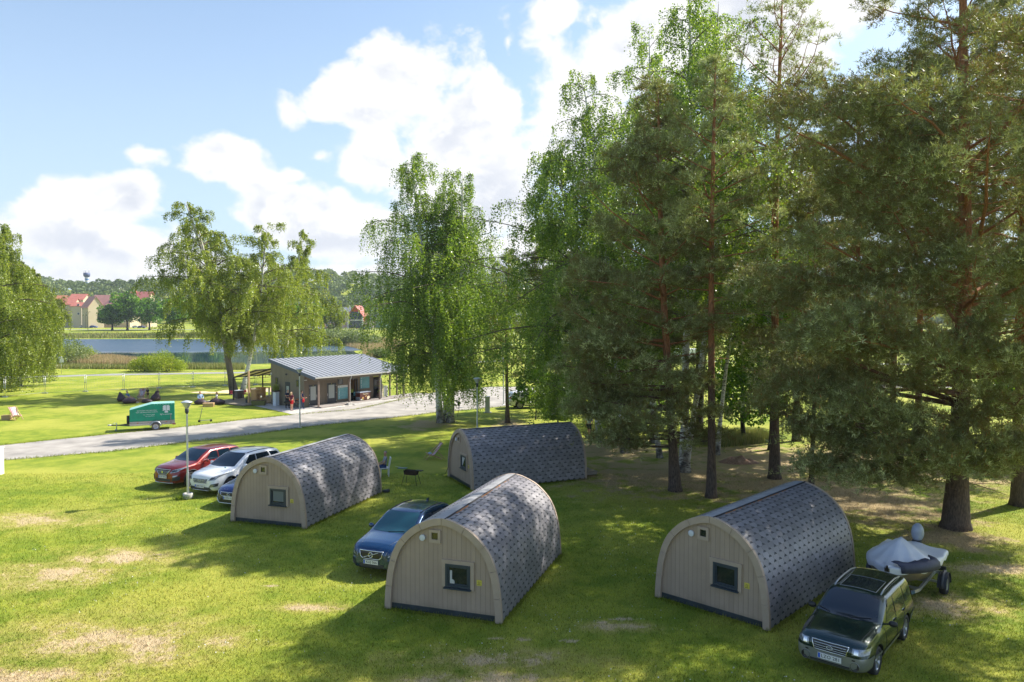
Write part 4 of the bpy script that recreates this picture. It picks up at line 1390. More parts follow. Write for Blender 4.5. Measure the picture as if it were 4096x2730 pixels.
for lb, px, py, rz in (('white legged red chair left of the grey cube table', 932, 1593, KANG + 1.6), ('white legged red chair right of the grey cube table', 974, 1592, KANG - 1.6)):
    s = thing('deck_chair_red', lb, 'chair', group='red seated chairs on the deck'); s.name = 'garden_chair'; place(s, px, py, rz, .14)
    for a in (-.2, .2):
        for b_ in (-.2, .2): MB().bar((a * 1.1, b_ * 1.1, 0), (a * .85, b_ * .85, .45), .016, 0, 6).build('leg', M['white'], s)
    MB().box((0, 0, .46), (.44, .44, .04)).build('seat', M['redseat'], s)
    m = MB(); m.box((0, .22, .68), (.42, .03, .22)); m.build('backrest', M['redseat'], s)

# little standing table and orange chair by the side wall
st = thing('bistro_table', 'round black bistro table beside the group of people at the kiosk wall', 'table'); place(st, 1180, 1634)
m = MB(); m.lathe([(0, .74), (.34, .74), (.35, .76), (0, .765)], 0, 20); m.build('tabletop', M['dark'], st)
m = MB()
for a in (0, 2.1, 4.2): m.bar((.3 * cos(a), .3 * sin(a), 0), (-.14 * cos(a), -.14 * sin(a), .74), .014, 0, 6)
m.build('table_legs', M['black'], st)
oc = thing('cafe_chair', 'orange seated chair with pale legs beside the bistro table', 'chair'); place(oc, 1196, 1631, KANG)
MB().box((0, 0, .46), (.42, .42, .03)).build('seat', mat('orange_seat', (.52, .2, .07), .5), oc)
for a in (-.18, .18):
    for b_ in (-.18, .18): MB().bar((a, b_, 0), (a * .9, b_ * .9, .45), .012, 0, 6).build('leg', M['steel'], oc)
MB().box((0, .21, .72), (.4, .02, .22)).build('backrest', mat('orange_seat_back', (.52, .2, .07), .5), oc)
# ---------------------------------------------------------------- cars
M['carglass'] = mat('car_glass', (.006, .016, .030), .05, spec=.55)
M['lamp'] = mat('lamp_glass', (.30, .32, .35), .10, .45, spec=.9, var=.35, vscale=14)
M['lampdark'] = mat('lamp_inner', (.06, .065, .075), .15, .4)
M['redlamp'] = mat('red_lamp', (.35, .01, .01), .15, spec=.8)
M['plate'] = mat('plate_white', (.72, .72, .70), .4)
M['plateblue'] = mat('plate_blue', (.02, .10, .55), .4)
M['ink'] = mat('plate_ink', (.03, .03, .04), .5)
M['plastic'] = mat('dark_plastic', (.035, .036, .04), .6, var=.1)
M['grille'] = mat('grille_black', (.012, .012, .014), .35)
M['chromet'] = mat('chrome_trim', (.7, .71, .73), .15, .95)


def paint(name, col, metal=.35, rough=.32, col2=None):
    m = mat(name, col, rough, metal, coat=1.0, spec=.5)
    t, N, L = nt(m)
    return m


def catmull(keys, x):
    """monotone-ish interpolation through (x, value...) keys"""
    if x <= keys[0][0]: return keys[0][1:]
    if x >= keys[-1][0]: return keys[-1][1:]
    i = 0
    while keys[i + 1][0] < x: i += 1
    a, b = keys[i], keys[i + 1]
    t = (x - a[0]) / (b[0] - a[0]); t2 = t
    return tuple(p + (q - p) * t2 for p, q in zip(a[1:], b[1:]))


class Car:
    """front of the car is at x = 0, tail at x = -L; y to the car's left; built from side, plan and section profiles"""
    def __init__(c, name, label, cat, spec, body_mat, group):
        c.s = spec; c.root = thing(name, label, cat, group=group); c.bm = body_mat
        c.body()

    def top(c, x): return catmull(c.s['top'], x)[0]
    def wid(c, x): return catmull(c.s['plan'], x)[0]

    def body(c):
        s = c.s
        L_ = s['L']
        xs = sorted(set([0, -.03, -.09, -.18, -.30] + [-L_ * i / 46 for i in range(3, 46)] + [-L_ + .22, -L_ + .12, -L_ + .05, -L_]), reverse=True)
        belt = s['belt']; sill = s['sill']; tum = s['tumble']
        rows = []
        for x in xs:
            zt = c.top(x); w = c.wid(x); zl = catmull(s['low'], x)[0]; zb = min(catmull(belt, x)[0], zt - .05)
            e0 = smooth(0, .16, -x) * smooth(0, .14, x + L_)       # round the nose and the tail
            zmid = (zl + zb) / 2 + .05
            pts = [(0, zl), (w * .55, zl), (w - .10, zl + .005), (w - .022, zl + .08), (w, zmid - .08), (w + .004, zmid + .08), (w - .012, zb - .10), (w - .035, zb - .02), (w - .05, zb + .02)]
            hgt = zt - zb
            if hgt > .16:          # greenhouse
                wt_ = w - .05 - tum * hgt
                pts += [(w - .05 - tum * hgt * .30, zb + hgt * .30), (w - .05 - tum * hgt * .62, zb + hgt * .62), (wt_ - .01, zt - .085), (wt_ - .07, zt - .028), (wt_ * .62, zt + .0), (0, zt + s.get('crown', .03))]
            else:
                cr = s.get('hoodcrown', .035)
                pts += [(w - .07, zb + hgt * .40), (w - .11, zb + hgt * .7), (w - .17, zt - .015), (w - .28, zt + .0), (w * .5, zt + cr * .7), (0, zt + cr)]
            rows.append([(x, y, z) for y, z in pts])
        n = len(rows[0])
        V = []; F = []
        for r in rows:
            V += r
        nr = len(rows)
        half = len(V)
        V += [(x, -y, z) for x, y, z in V]
        for i in range(nr - 1):
            for j in range(n - 1):
                F.append((i * n + j, i * n + j + 1, (i + 1) * n + j + 1, (i + 1) * n + j))
                F.append((half + i * n + j + 1, half + i * n + j, half + (i + 1) * n + j, half + (i + 1) * n + j + 1))
        for i in (0, nr - 1):
            for j in range(n - 1):
                if j == n - 2 or j == 0:
                    pass
            # cap by joining left and right sides
            for j in range(n - 1):
                a, b_ = i * n + j, i * n + j + 1
                F.append((a, b_, half + b_, half + a) if i else (b_, a, half + a, half + b_))
        me = bpy.data.meshes.new('body'); me.from_pydata(V, [], F)
        b = bmesh.new(); b.from_mesh(me)
        bmesh.ops.remove_doubles(b, verts=b.verts, dist=2e-4)
        b.faces.ensure_lookup_table()
        bmesh.ops.recalc_face_normals(b, faces=b.faces)
        b.to_mesh(me); b.free()
        o = bpy.data.objects.new('body', me); COL.objects.link(o)
        # wheel housings are cut out of the body
        cut = MB()
        for xa in s['axles']:
            for sg in (-1, 1):
                R_ = s['wr'] + .055
                y0, y1 = sg * (c.wid(xa) - .26), sg * (c.wid(xa) + .2)
                cut.lathe([(0, min(y0, y1)), (R_, min(y0, y1)), (R_, max(y0, y1)), (0, max(y0, y1))], 0, 28, (xa, 0, s['wr'] + .01), axis='Y')
        co = cut.build('cutter', M['grille'])
        sub_ = o.modifiers.new('s', 'SUBSURF'); sub_.levels = 1; sub_.render_levels = 1
        bo = o.modifiers.new('b', 'BOOLEAN'); bo.operation = 'DIFFERENCE'; bo.object = co; bo.solver = 'EXACT'
        dg = bpy.context.evaluated_depsgraph_get(); dg.update()
        me2 = bpy.data.meshes.new_from_object(o.evaluated_get(dg))
        bpy.data.objects.remove(co, do_unlink=True); bpy.data.objects.remove(o, do_unlink=True)
        me2.materials.clear(); me2.materials.append(c.bm); me2.materials.append(M['grille'])
        mi = [0] * len(me2.polygons)
        for p in me2.polygons:
            cc = p.center
            for xa in s['axles']:
                R_ = s['wr'] + .055
                d = sqrt((cc.x - xa) ** 2 + (cc.z - s['wr'] - .01) ** 2)
                if d < R_ + .004 and abs(cc.y) < c.wid(xa) - .03 and abs(cc.y) > c.wid(xa) - .27 : mi[p.index] = 1
        me2.polygons.foreach_set('material_index', mi)
        me2.polygons.foreach_set('use_smooth', [True] * len(mi))
        try: me2.set_sharp_from_angle(angle=radians(38))
        except Exception: pass
        c.bobj = link('body', me2, c.root)
        b = bmesh.new(); b.from_mesh(me2); c.bvh = BVHTree.FromBMesh(b); b.free()

    def cast(c, o, d):
        h = c.bvh.ray_cast(Vector(o), Vector(d).normalized())
        return (h[0], h[1]) if h[0] is not None else (None, None)

    def patch(c, name, corners, axis, m, off=.006, nu=10, nv=6, th=.0, parent=None, curve=None):
        """a panel lying on the body: four corners given in a projection plane, cast along axis ('F' front, 'S' left side, 'T' top, 'B' rear, 'R' right side)"""
        a, b_, cc, d = [Vector(p) for p in corners]
        V = []; ok = True
        for j in range(nv + 1):
            for i in range(nu + 1):
                u, v = i / nu, j / nv
                p = a.lerp(b_, u).lerp(d.lerp(cc, u), v)
                if curve: p = p + Vector(curve(u, v))
                if axis == 'F': o, dr = (2, p.x, p.y), (-1, 0, 0)
                elif axis == 'B': o, dr = (-9, p.x, p.y), (1, 0, 0)
                elif axis == 'S': o, dr = (p.x, 3, p.y), (0, -1, 0)
                elif axis == 'R': o, dr = (p.x, -3, p.y), (0, 1, 0)
                else: o, dr = (p.x, p.y, 4), (0, 0, -1)
                h, nrm = c.cast(o, dr)
                if h is None:
                    V.append(None); continue
                V.append(h + nrm * off)
        last = None
        good = [v for v in V if v is not None]
        if not good: return None
        F = []
        w = nu + 1
        for j in range(nv):
            for i in range(nu):
                q = (j * w + i, j * w + i + 1, (j + 1) * w + i + 1, (j + 1) * w + i)
                if all(V[k] is not None for k in q): F.append(q)
        V = [v if v is not None else Vector((0, 0, .5)) for v in V]
        mb = MB(); mb.add(V, F, 0, True)
        o = mb.build(name, m, parent or c.root)
        bmx = bmesh.new(); bmx.from_mesh(o.data)
        bmesh.ops.delete(bmx, geom=[v for v in bmx.verts if not v.link_faces], context='VERTS')
        # face outwards
        ctr = Vector((-c.s['L'] / 2, 0, .7))
        for f in bmx.faces:
            if f.normal.dot(f.calc_center_median() - ctr) < 0: f.normal_flip()
        bmx.to_mesh(o.data); bmx.free()
        return o

    def line(c, name, pts, axis, r, m, off=.002, parent=None, n=14):
        P = []
        for k in range(len(pts) - 1):
            for i in range(n + (k == len(pts) - 2)):
                p = Vector(pts[k]).lerp(Vector(pts[k + 1]), i / n)
                if axis == 'F': h, q = c.cast((2, p.x, p.y), (-1, 0, 0))
                elif axis == 'S': h, q = c.cast((p.x, 3, p.y), (0, -1, 0))
                elif axis == 'R': h, q = c.cast((p.x, -3, p.y), (0, 1, 0))
                else: h, q = c.cast((p.x, p.y, 4), (0, 0, -1))
                if h is not None: P.append(h + q * off)
        if len(P) > 1: return MB().tube(P, r, 0, 5).build(name, m, parent or c.root)

    def both(c, name, corners, m, **k):
        c.patch(name, corners, 'S', m, **k)
        c.patch(name, corners, 'R', m, **k)

    def wheels(c, spokes=5, rimcol=None):
        s = c.s; R_ = s['wr']
        for xa in s['axles']:
            for sg in (-1, 1):
                w = thing_part('wheel', c.root)
                w.location = (xa, sg * (c.wid(xa) - .125), R_)
                if sg < 0: w.rotation_euler = (0, 0, pi)
                m = MB(); m.lathe([(R_ * .66, -.10), (R_ - .02, -.11), (R_, -.08), (R_, .08), (R_ - .02, .105), (R_ * .70, .10), (R_ * .66, .07)], 0, 32, axis='Y'); m.build('tyre', M['rubber'], w)
                m = MB()
                m.lathe([(R_ * .67, .09), (R_ * .61, .085), (R_ * .60, -.02), (0, -.02)], 0, 28, axis='Y')
                m.lathe([(.075, .04), (.06, .075), (0, .08)], 0, 14, axis='Y')
                for k in range(spokes):
                    a = 2 * pi * k / spokes
                    for dd in (-.12, .12):
                        p0 = (.05 * cos(a), .06, .05 * sin(a)); p1 = (R_ * .62 * cos(a + dd), .078, R_ * .62 * sin(a + dd))
                        m.beam(p0, p1, .035, .03)
                m.build('rim', rimcol or M['rim'], w)

    def plate(c, txt, x, y, z, w=.52, h=.112, tilt=0.0):
        p = thing_part('number_plate', c.root)
        F_ = frame((x, y, z), (0, -1, 0) if False else (0, 1, 0), (0, 0, 1))
        MB().box((0, 0, 0), (w + .02, h + .02, .012), 0, 0, F_).build('plate_base', M['plate'], p)
        MB().box((-w / 2 + .025, 0, .008), (.05, h, .006), 0, 0, F_).build('blue_band', M['plateblue'], p)
        letters(txt, .112, M['ink'], F_ @ Matrix.Translation((.028, 0, .008)), p, 1.05, name='plate_number')

    def mirrors(c, x, z, m, size=(.12, .2, .15)):
        for sg in (-1, 1):
            w = c.wid(x)
            mm = MB(); mm.ball((x, sg * (w + .10), z), (size[0] / 2, size[1] / 2, size[2] / 2), 0, 12, 8); mm.bar((x, sg * (w - .06), z - .04), (x, sg * (w + .05), z - .02), .022)
            mm.build('wing_mirror', m, c.root)


def plan_square(L_, w):
    return [(-L_, w * .86), (-L_ + .08, w * .93), (-L_ + .30, w - .02), (-L_ + .8, w), (-L_ * .5, w), (-1.1, w), (-.55, w - .015), (-.28, w - .045), (-.12, w - .09), (-.04, w - .15), (0, w - .27)]


def plan(L_, w, nose=.12, tail=.09):
    return [(-L_, w * .80), (-L_ + .08, w * .90), (-L_ + .30, w - .03), (-L_ + .8, w), (-L_ * .5, w), (-1.1, w), (-.55, w - .035), (-.28, w - .10), (-.12, w - .17), (-.04, w - .27), (0, w - .42)]


def sorted_keys(k): return sorted(k)


def mk(spec):
    for k in ('top', 'plan', 'belt', 'low'): spec[k] = sorted(spec[k])
    return spec


CARS = 'cars parked on the grass between the cabins'

# ---- dark green estate with silver lower bumper (front right)
L_ = 4.45; w = .87
fo = mk(dict(L=L_, tumble=.20, wr=.335, axles=(-.86, -3.40), sill=.3, crown=.03, hoodcrown=.03,
             top=[(0, .70), (-.04, .80), (-.12, .90), (-.35, .965), (-1.05, 1.05), (-1.22, 1.085), (-1.55, 1.28), (-1.98, 1.50), (-2.15, 1.535), (-3.0, 1.56), (-3.9, 1.53), (-4.1, 1.49), (-4.25, 1.25), (-4.38, .95), (-4.45, .80)],
             plan=plan_square(L_, w), belt=[(0, .62), (-.3, .76), (-1.2, .92), (-2.5, .95), (-4.1, .98), (-4.45, .80)], low=[(0, .30), (-.15, .23), (-.5, .22), (-4.0, .24), (-4.45, .34)]))
P_green = paint('dark_green_paint', (.002, .026, .028), .35, .2)
P_silver = paint('bumper_silver', (.26, .27, .27), .5, .35)
c = Car('estate_car', 'dark green estate car with roof rails and silver bumper parked beside the covered boat', 'car', fo, P_green, CARS)
c.patch('windscreen', [(-.70, 1.09), (.70, 1.09), (.58, 1.49), (-.58, 1.49)], 'F', M['carglass'], nu=16, nv=10)
c.both('front_window', [(-1.62, 1.0), (-2.42, 1.0), (-2.42, 1.42), (-2.02, 1.42)], M['carglass'])
c.both('rear_window', [(-2.50, 1.0), (-3.28, 1.0), (-3.24, 1.42), (-2.50, 1.42)], M['carglass'])
c.both('quarter_window', [(-3.40, 1.02), (-4.05, 1.05), (-3.92, 1.40), (-3.36, 1.42)], M['carglass'])
c.patch('tailgate_window', [(.60, 1.02), (-.60, 1.02), (-.52, 1.42), (.52, 1.42)], 'B', M['carglass'])
c.patch('sunroof', [(-2.15, -.42), (-2.15, .42), (-3.0, .42), (-3.0, -.42)], 'T', mat('sunroof_glass', (.02, .03, .035), .05, spec=1), nu=12, nv=6)
c.line('sunroof_rim', [(-2.13, -.44), (-2.13, .44), (-3.02, .44), (-3.02, -.44), (-2.13, -.44)], 'T', .008, P_silver)
c.patch('bumper', [(-.85, .27), (.85, .27), (.85, .60), (-.85, .60)], 'F', P_silver, .016, 40, 6)
c.both('sill_panel', [(-.48 - .84 + .05, .26), (-3.02, .26), (-3.02, .44), (-1.27, .44)], P_silver, off=.012)
c.both('rear_cladding', [(-3.78, .34), (-4.40, .38), (-4.40, .60), (-3.80, .60)], P_silver, off=.012)
for ax, sg in (('S', 1), ('R', -1)): c.patch('bumper_side', [(-.02, .27), (-.44, .27), (-.44, .60), (-.02, .60)], ax, P_silver, .014, 12, 6)
g = c.patch('grille', [(-.36, .61), (.36, .61), (.42, .80), (-.42, .80)], 'F', M['grille'], .016, 14, 6)
c.line('grille_surround', [(-.36, .60), (.36, .60), (.42, .80), (-.42, .80), (-.36, .60)], 'F', .013, M['chromet'], .02)
for z in (.65, .70, .75): c.line('grille_bar', [(-.37, z), (.37, z)], 'F', .008, M['chromet'], .022)
c.line('emblem', [(.055 * 1.3 * cos(a), .70 + .035 * sin(a)) for a in np.linspace(0, 2 * pi, 13)], 'F', .008, M['chromet'], .034, n=2)
for sg in (-1, 1):
    h = thing_part('headlight', c.root)
    c.patch('lamp_glass', [(sg * .49, .655), (sg * .80, .675), (sg * .80, .80), (sg * .49, .80)], 'F', M['lamp'], .014, 10, 6, parent=h)
    c.patch('lamp_reflector', [(sg * .53, .68), (sg * .62, .68), (sg * .62, .78), (sg * .53, .78)], 'F', M['chrome'], .02, 4, 4, parent=h)
    hh, q = c.cast((2, sg * .56, .40), (-1, 0, 0))
    f = thing_part('fog_lamp', c.root)
    m = MB(); m.lathe([(0, .0), (.085, .0), (.10, .015), (.10, -.06)], 0, 20, (hh.x + .012, hh.y, hh.z), axis='X'); m.build('lamp_housing', M['grille'], f)
    m = MB(); m.lathe([(.09, .0), (.108, .018), (.112, .0)], 0, 20, (hh.x + .012, hh.y, hh.z), axis='X'); m.build('lamp_ring', P_silver, f)
    hh, q = c.cast((2, sg * .53, .545), (-1, 0, 0)); m = MB(); m.box(hh, (.05, .07, .03)); m.build('washer', M['grille'], c.root)
    c.patch('tail_light', [(sg * .62, .80), (sg * .80, .80), (sg * .74, 1.18), (sg * .62, 1.18)], 'B', M['redlamp'], .012, 4, 6)
    pts = [(-1.98, sg * .60), (-3.9, sg * .58)]
    rr = [c.cast((x, sg * .56, 4), (0, 0, -1))[0] for x in (-2.1, -2.4, -2.9, -3.4, -3.85)]
    m = MB(); m.tube([rr[0]] + [p + Vector((0, 0, .055)) for p in rr[1:4]] + [rr[4]], .020, 0, 7); m.build('roof_rail', M['rim'], c.root)
    c.line('door_gap', [(-1.50, .46), (-1.42, .96)], 'S' if sg > 0 else 'R', .006, M['grille'], 0)
    c.line('door_gap', [(-2.46, .46), (-2.46, 1.42)], 'S' if sg > 0 else 'R', .007, M['grille'], 0)
    c.line('door_gap', [(-3.02, .62), (-3.30, .90), (-3.34, 1.42)], 'S' if sg > 0 else 'R', .006, M['grille'], 0)
    for x in (-2.30, -3.16):
        hh, q = c.cast((x, sg * 3, .90), (0, -sg, 0)); MB().box(hh + q * .015, (.18, .03, .03)).build('door_handle', P_green, c.root)
    c.line('bonnet_gap', [(-.30, sg * .60), (-1.15, sg * .68)], 'T', .006, M['grille'], 0)
c.line('lower_slot', [(-.45, .345), (.45, .345)], 'F', .018, M['grille'], .014)
hh, q = c.cast((2, 0, .45), (-1, 0, 0)); c.plate('LZO 281', hh.x + .035, 0, .47)
for sg, x0 in ((1, .10), (-1, -.40)):
    c.line('wiper', [(x0, 1.10), (x0 - .30 if sg < 0 else x0 + .46, 1.13)], 'F', .010, M['black'], .018)
c.mirrors(-1.62, 1.02, M['black'], (.13, .22, .15)); c.wheels(6)
car_green = c.root

# ---- bright blue crossover between the cabins
L_ = 4.63; w = .945
xc = mk(dict(L=L_, tumble=.26, wr=.36, axles=(-.93, -3.70), sill=.3, crown=.035, hoodcrown=.05,
             top=[(0, .74), (-.03, .86), (-.12, .97), (-.5, 1.04), (-1.10, 1.10), (-1.25, 1.13), (-1.7, 1.38), (-2.15, 1.60), (-2.4, 1.64), (-3.1, 1.66), (-3.8, 1.60), (-4.1, 1.53), (-4.35, 1.28), (-4.55, .98), (-4.63, .82)],
             plan=plan(L_, w), belt=[(0, .66), (-.3, .86), (-1.2, 1.0), (-2.5, 1.05), (-4.1, 1.10), (-4.63, .84)], low=[(0, .32), (-.15, .25), (-.5, .24), (-4.0, .26), (-4.63, .38)]))
P_blue = paint('bright_blue_paint', (.003, .040, .120), .45, .22)
c = Car('blue_car', 'bright blue crossover with a chrome framed grille, parked behind the middle cabin', 'car', xc, P_blue, CARS); c.root.name = 'crossover_car'
c.patch('windscreen', [(-.74, 1.155), (.74, 1.155), (.60, 1.60), (-.60, 1.60)], 'F', mat('tinted_windscreen', (.015, .075, .10), .06, spec=.55), nu=16, nv=10)
c.both('front_window', [(-1.80, 1.10), (-2.62, 1.10), (-2.62, 1.52), (-2.25, 1.52)], M['carglass'])
c.both('rear_window', [(-2.70, 1.10), (-3.50, 1.13), (-3.40, 1.52), (-2.70, 1.52)], M['carglass'])
c.both('quarter_window', [(-3.60, 1.15), (-4.10, 1.22), (-3.95, 1.46), (-3.52, 1.51)], M['carglass'])
c.patch('grille', [(-.30, .62), (.30, .62), (.40, .84), (-.40, .84)], 'F', M['grille'], .014, 14, 6)
c.line('grille_surround', [(-.28, .61), (.28, .61), (.38, .68), (.42, .85), (-.42, .85), (-.38, .68), (-.28, .61)], 'F', .016, M['chromet'], .02, n=6)
c.line('emblem_bar', [(.27, .82), (-.27, .65)], 'F', .012, M['chromet'], .03)
c.line('emblem', [(.075 * cos(a), .735 + .072 * sin(a)) for a in np.linspace(0, 2 * pi, 17)], 'F', .014, M['chromet'], .036, n=2)
c.patch('lower_intake', [(-.42, .34), (.42, .34), (.46, .44), (-.46, .44)], 'F', M['plastic'], .012, 14, 4)
c.patch('skid_panel', [(-.74, .27), (.74, .27), (.60, .34), (-.60, .34)], 'F', M['plastic'], .010, 20, 3)
for sg in (-1, 1):
    h = thing_part('headlight', c.root)
    c.patch('lamp_glass', [(sg * .58, .70), (sg * .74, .72), (sg * .87, .96), (sg * .70, .90)], 'F', M['lamp'], .014, 8, 8, parent=h)
    c.line('light_strip', [(sg * .50, .68), (sg * .54, .84)], 'F', .014, M['lamp'], .012, parent=h)
    c.patch('side_intake', [(sg * .56, .38), (sg * .82, .40), (sg * .80, .58), (sg * .62, .52)], 'F', M['plastic'], .010, 6, 5)
    c.patch('tail_light', [(sg * .66, .98), (sg * .80, .98), (sg * .66, 1.52), (sg * .56, 1.52)], 'B', M['redlamp'], .012, 4, 10)
    rr = [c.cast((x, sg * .60, 4), (0, 0, -1))[0] for x in (-2.2, -2.6, -3.2, -3.8)]
    m = MB(); m.tube([p + Vector((0, 0, .012)) for p in rr], .016, 0, 6); m.build('roof_rail', M['black'], c.root)
    c.line('bonnet_gap', [(-.25, sg * .50), (-1.15, sg * .74)], 'T', .006, M['grille'], 0)
    c.line('door_gap', [(-1.62, .46), (-1.55, 1.04)], 'S' if sg > 0 else 'R', .006, M['grille'], 0)
    c.line('door_gap', [(-2.66, .46), (-2.66, 1.52)], 'S' if sg > 0 else 'R', .007, M['grille'], 0)
for sg in (-1, 1):
    m = MB(); m.ball((-2.15, sg * .36, 1.10), (.10, .22, .28), 0, 12, 8)
hh, q = c.cast((2, 0, .50), (-1, 0, 0)); c.plate('KUJ 066', hh.x + .03, 0, .51)
c.line('wiper', [(-.05, 1.16), (.48, 1.18)], 'F', .010, M['black'], .016)
m = MB(); hh = c.cast((-3.9, 0, 4), (0, 0, -1))[0]; m.box(hh + Vector((0, 0, .04)), (.14, .04, .08)); m.build('roof_aerial', P_blue, c.root)
c.mirrors(-1.72, 1.14, P_blue, (.13, .22, .16)); c.wheels(5)
car_blue = c.root

# ---- copper red crossover, left end of the row
L_ = 4.45; w = .92
pe = mk(dict(L=L_, tumble=.27, wr=.36, axles=(-.90, -3.57), sill=.3, crown=.035, hoodcrown=.05,
             top=[(0, .74), (-.03, .88), (-.12, .98), (-.5, 1.04), (-1.05, 1.09), (-1.2, 1.12), (-1.65, 1.36), (-2.1, 1.56), (-2.35, 1.60), (-3.1, 1.61), (-3.75, 1.55), (-4.0, 1.50), (-4.22, 1.25), (-4.38, .98), (-4.45, .82)],
             plan=plan(L_, w), belt=[(0, .66), (-.3, .86), (-1.2, .98), (-2.5, 1.04), (-4.0, 1.12), (-4.45, .84)], low=[(0, .30), (-.15, .24), (-.5, .24), (-4.0, .26), (-4.45, .38)]))
P_red = paint('copper_red_paint', (.20, .014, .010), .45, .3)
c = Car('red_car', 'copper red crossover with chrome window line, leftmost of the row behind the lamp post', 'car', pe, P_red, CARS); c.root.name = 'crossover_car'
c.patch('windscreen', [(-.73, 1.145), (.73, 1.145), (.59, 1.56), (-.59, 1.56)], 'F', M['carglass'], nu=16, nv=10)
c.both('front_window', [(-1.75, 1.08), (-2.55, 1.09), (-2.55, 1.48), (-2.2, 1.48)], M['carglass'])
c.both('rear_window', [(-2.62, 1.09), (-3.40, 1.12), (-3.32, 1.48), (-2.62, 1.48)], M['carglass'])
c.both('quarter_window', [(-3.46, 1.14), (-4.10, 1.22), (-3.90, 1.42), (-3.40, 1.47)], M['carglass'])
c.patch('grille', [(-.24, .68), (.24, .68), (.42, .88), (-.42, .88)], 'F', M['grille'], .014, 14, 6)
c.line('grille_surround', [(-.26, .67), (.26, .67), (.45, .90), (-.45, .90), (-.26, .67)], 'F', .012, M['chromet'], .018)
for k in range(4): c.line('grille_bar', [(-.30 - k * .03, .72 + k * .04), (.30 + k * .03, .72 + k * .04)], 'F', .006, M['chromet'], .018)
hh, q = c.cast((2, 0, .79), (-1, 0, 0)); m = MB(); m.prism([(-.03, -.05), (.03, -.05), (.05, .02), (.02, .07), (-.04, .05)], 0, .02, 0, frame(hh + Vector((.02, 0, 0)), (0, 1, 0), (0, 0, 1))); m.build('emblem', M['chromet'], c.root)
c.patch('lower_intake', [(-.46, .36), (.46, .36), (.50, .48), (-.50, .48)], 'F', M['plastic'], .012, 14, 4)
c.line('skid_strip', [(-.60, .31), (-.3, .29), (.3, .29), (.60, .31)], 'F', .018, M['chromet'], .014)
for sg in (-1, 1):
    h = thing_part('headlight', c.root)
    c.patch('lamp_glass', [(sg * .46, .76), (sg * .74, .80), (sg * .86, .98), (sg * .56, .90)], 'F', M['lamp'], .014, 10, 6, parent=h)
    c.patch('lamp_inner', [(sg * .50, .80), (sg * .68, .82), (sg * .76, .90), (sg * .58, .87)], 'F', M['lampdark'], .02, 6, 4, parent=h)
    c.patch('side_intake', [(sg * .55, .38), (sg * .80, .42), (sg * .82, .60), (sg * .58, .55)], 'F', M['plastic'], .010, 6, 5)
    f = thing_part('fog_lamp', c.root); c.patch('lamp_lens', [(sg * .58, .56), (sg * .76, .60), (sg * .76, .66), (sg * .62, .64)], 'F', M['lamp'], .018, 4, 3, parent=f)
    c.patch('tail_light', [(sg * .55, .98), (sg * .82, .98), (sg * .78, 1.10), (sg * .55, 1.10)], 'B', M['redlamp'], .012, 6, 4)
    ax = 'S' if sg > 0 else 'R'
    c.line('chrome_strip', [(-1.62, 1.10), (-2.15, 1.505), (-3.3, 1.51), (-3.85, 1.46)], ax, .014, M['chromet'], .004)
    c.line('door_gap', [(-1.58, .46), (-1.50, 1.02)], ax, .006, M['grille'], 0); c.line('door_gap', [(-2.58, .46), (-2.58, 1.48)], ax, .006, M['grille'], 0)
    c.line('bonnet_gap', [(-.28, sg * .55), (-1.1, sg * .72)], 'T', .006, M['grille'], 0)
    for xa in pe['axles']:
        c.line('wheel_arch_trim', [(xa + .435 * cos(a), .37 + .435 * sin(a)) for a in np.linspace(.02, pi - .02, 14)], ax, .026, M['plastic'], .002, n=1)
    c.patch('sill_panel', [(-1.38, .25), (-3.10, .25), (-3.10, .37), (-1.38, .37)], ax, M['plastic'], .012)
hh, q = c.cast((2, 0, .56), (-1, 0, 0)); c.plate('KXF 892', hh.x + .03, 0, .57)
c.mirrors(-1.70, 1.12, P_red, (.13, .22, .15)); c.wheels(5)
car_red = c.root

# ---- silver white family crossover
L_ = 4.69; w = .94
sf = mk(dict(L=L_, tumble=.26, wr=.365, axles=(-.94, -3.64), sill=.3, crown=.04, hoodcrown=.05,
             top=[(0, .72), (-.03, .86), (-.14, .97), (-.5, 1.05), (-1.08, 1.11), (-1.22, 1.14), (-1.75, 1.42), (-2.2, 1.62), (-2.5, 1.67), (-3.2, 1.68), (-4.0, 1.62), (-4.3, 1.56), (-4.45, 1.30), (-4.6, 1.0), (-4.69, .84)],
             plan=plan(L_, w), belt=[(0, .64), (-.3, .84), (-1.2, .99), (-2.5, 1.08), (-4.1, 1.20), (-4.69, .86)], low=[(0, .30), (-.15, .24), (-.5, .24), (-4.0, .26), (-4.69, .38)]))
P_white = paint('silver_white_paint', (.74, .755, .78), .05, .3)
c = Car('white_car', 'silver white crossover parked between the copper red and the dark blue car', 'car', sf, P_white, CARS); c.root.name = 'crossover_car'
c.patch('windscreen', [(-.74, 1.165), (.74, 1.165), (.60, 1.63), (-.60, 1.63)], 'F', M['carglass'], nu=16, nv=10)
c.both('front_window', [(-1.80, 1.11), (-2.62, 1.13), (-2.62, 1.54), (-2.28, 1.54)], M['carglass'])
c.both('rear_window', [(-2.68, 1.13), (-3.60, 1.18), (-3.45, 1.54), (-2.68, 1.54)], M['carglass'])
c.both('quarter_window', [(-3.68, 1.20), (-4.25, 1.34), (-4.05, 1.48), (-3.55, 1.53)], M['carglass'])
c.patch('grille', [(-.34, .60), (.34, .60), (.44, .80), (-.44, .80)], 'F', M['lampdark'], .014, 14, 6)
for k in range(4): c.line('grille_bar', [(-.40, .62 + k * .055), (.40, .62 + k * .055)], 'F', .011, M['chromet'], .02)
c.line('emblem', [(.085 * cos(a), .74 + .045 * sin(a)) for a in np.linspace(0, 2 * pi, 15)], 'F', .009, M['chromet'], .034, n=2)
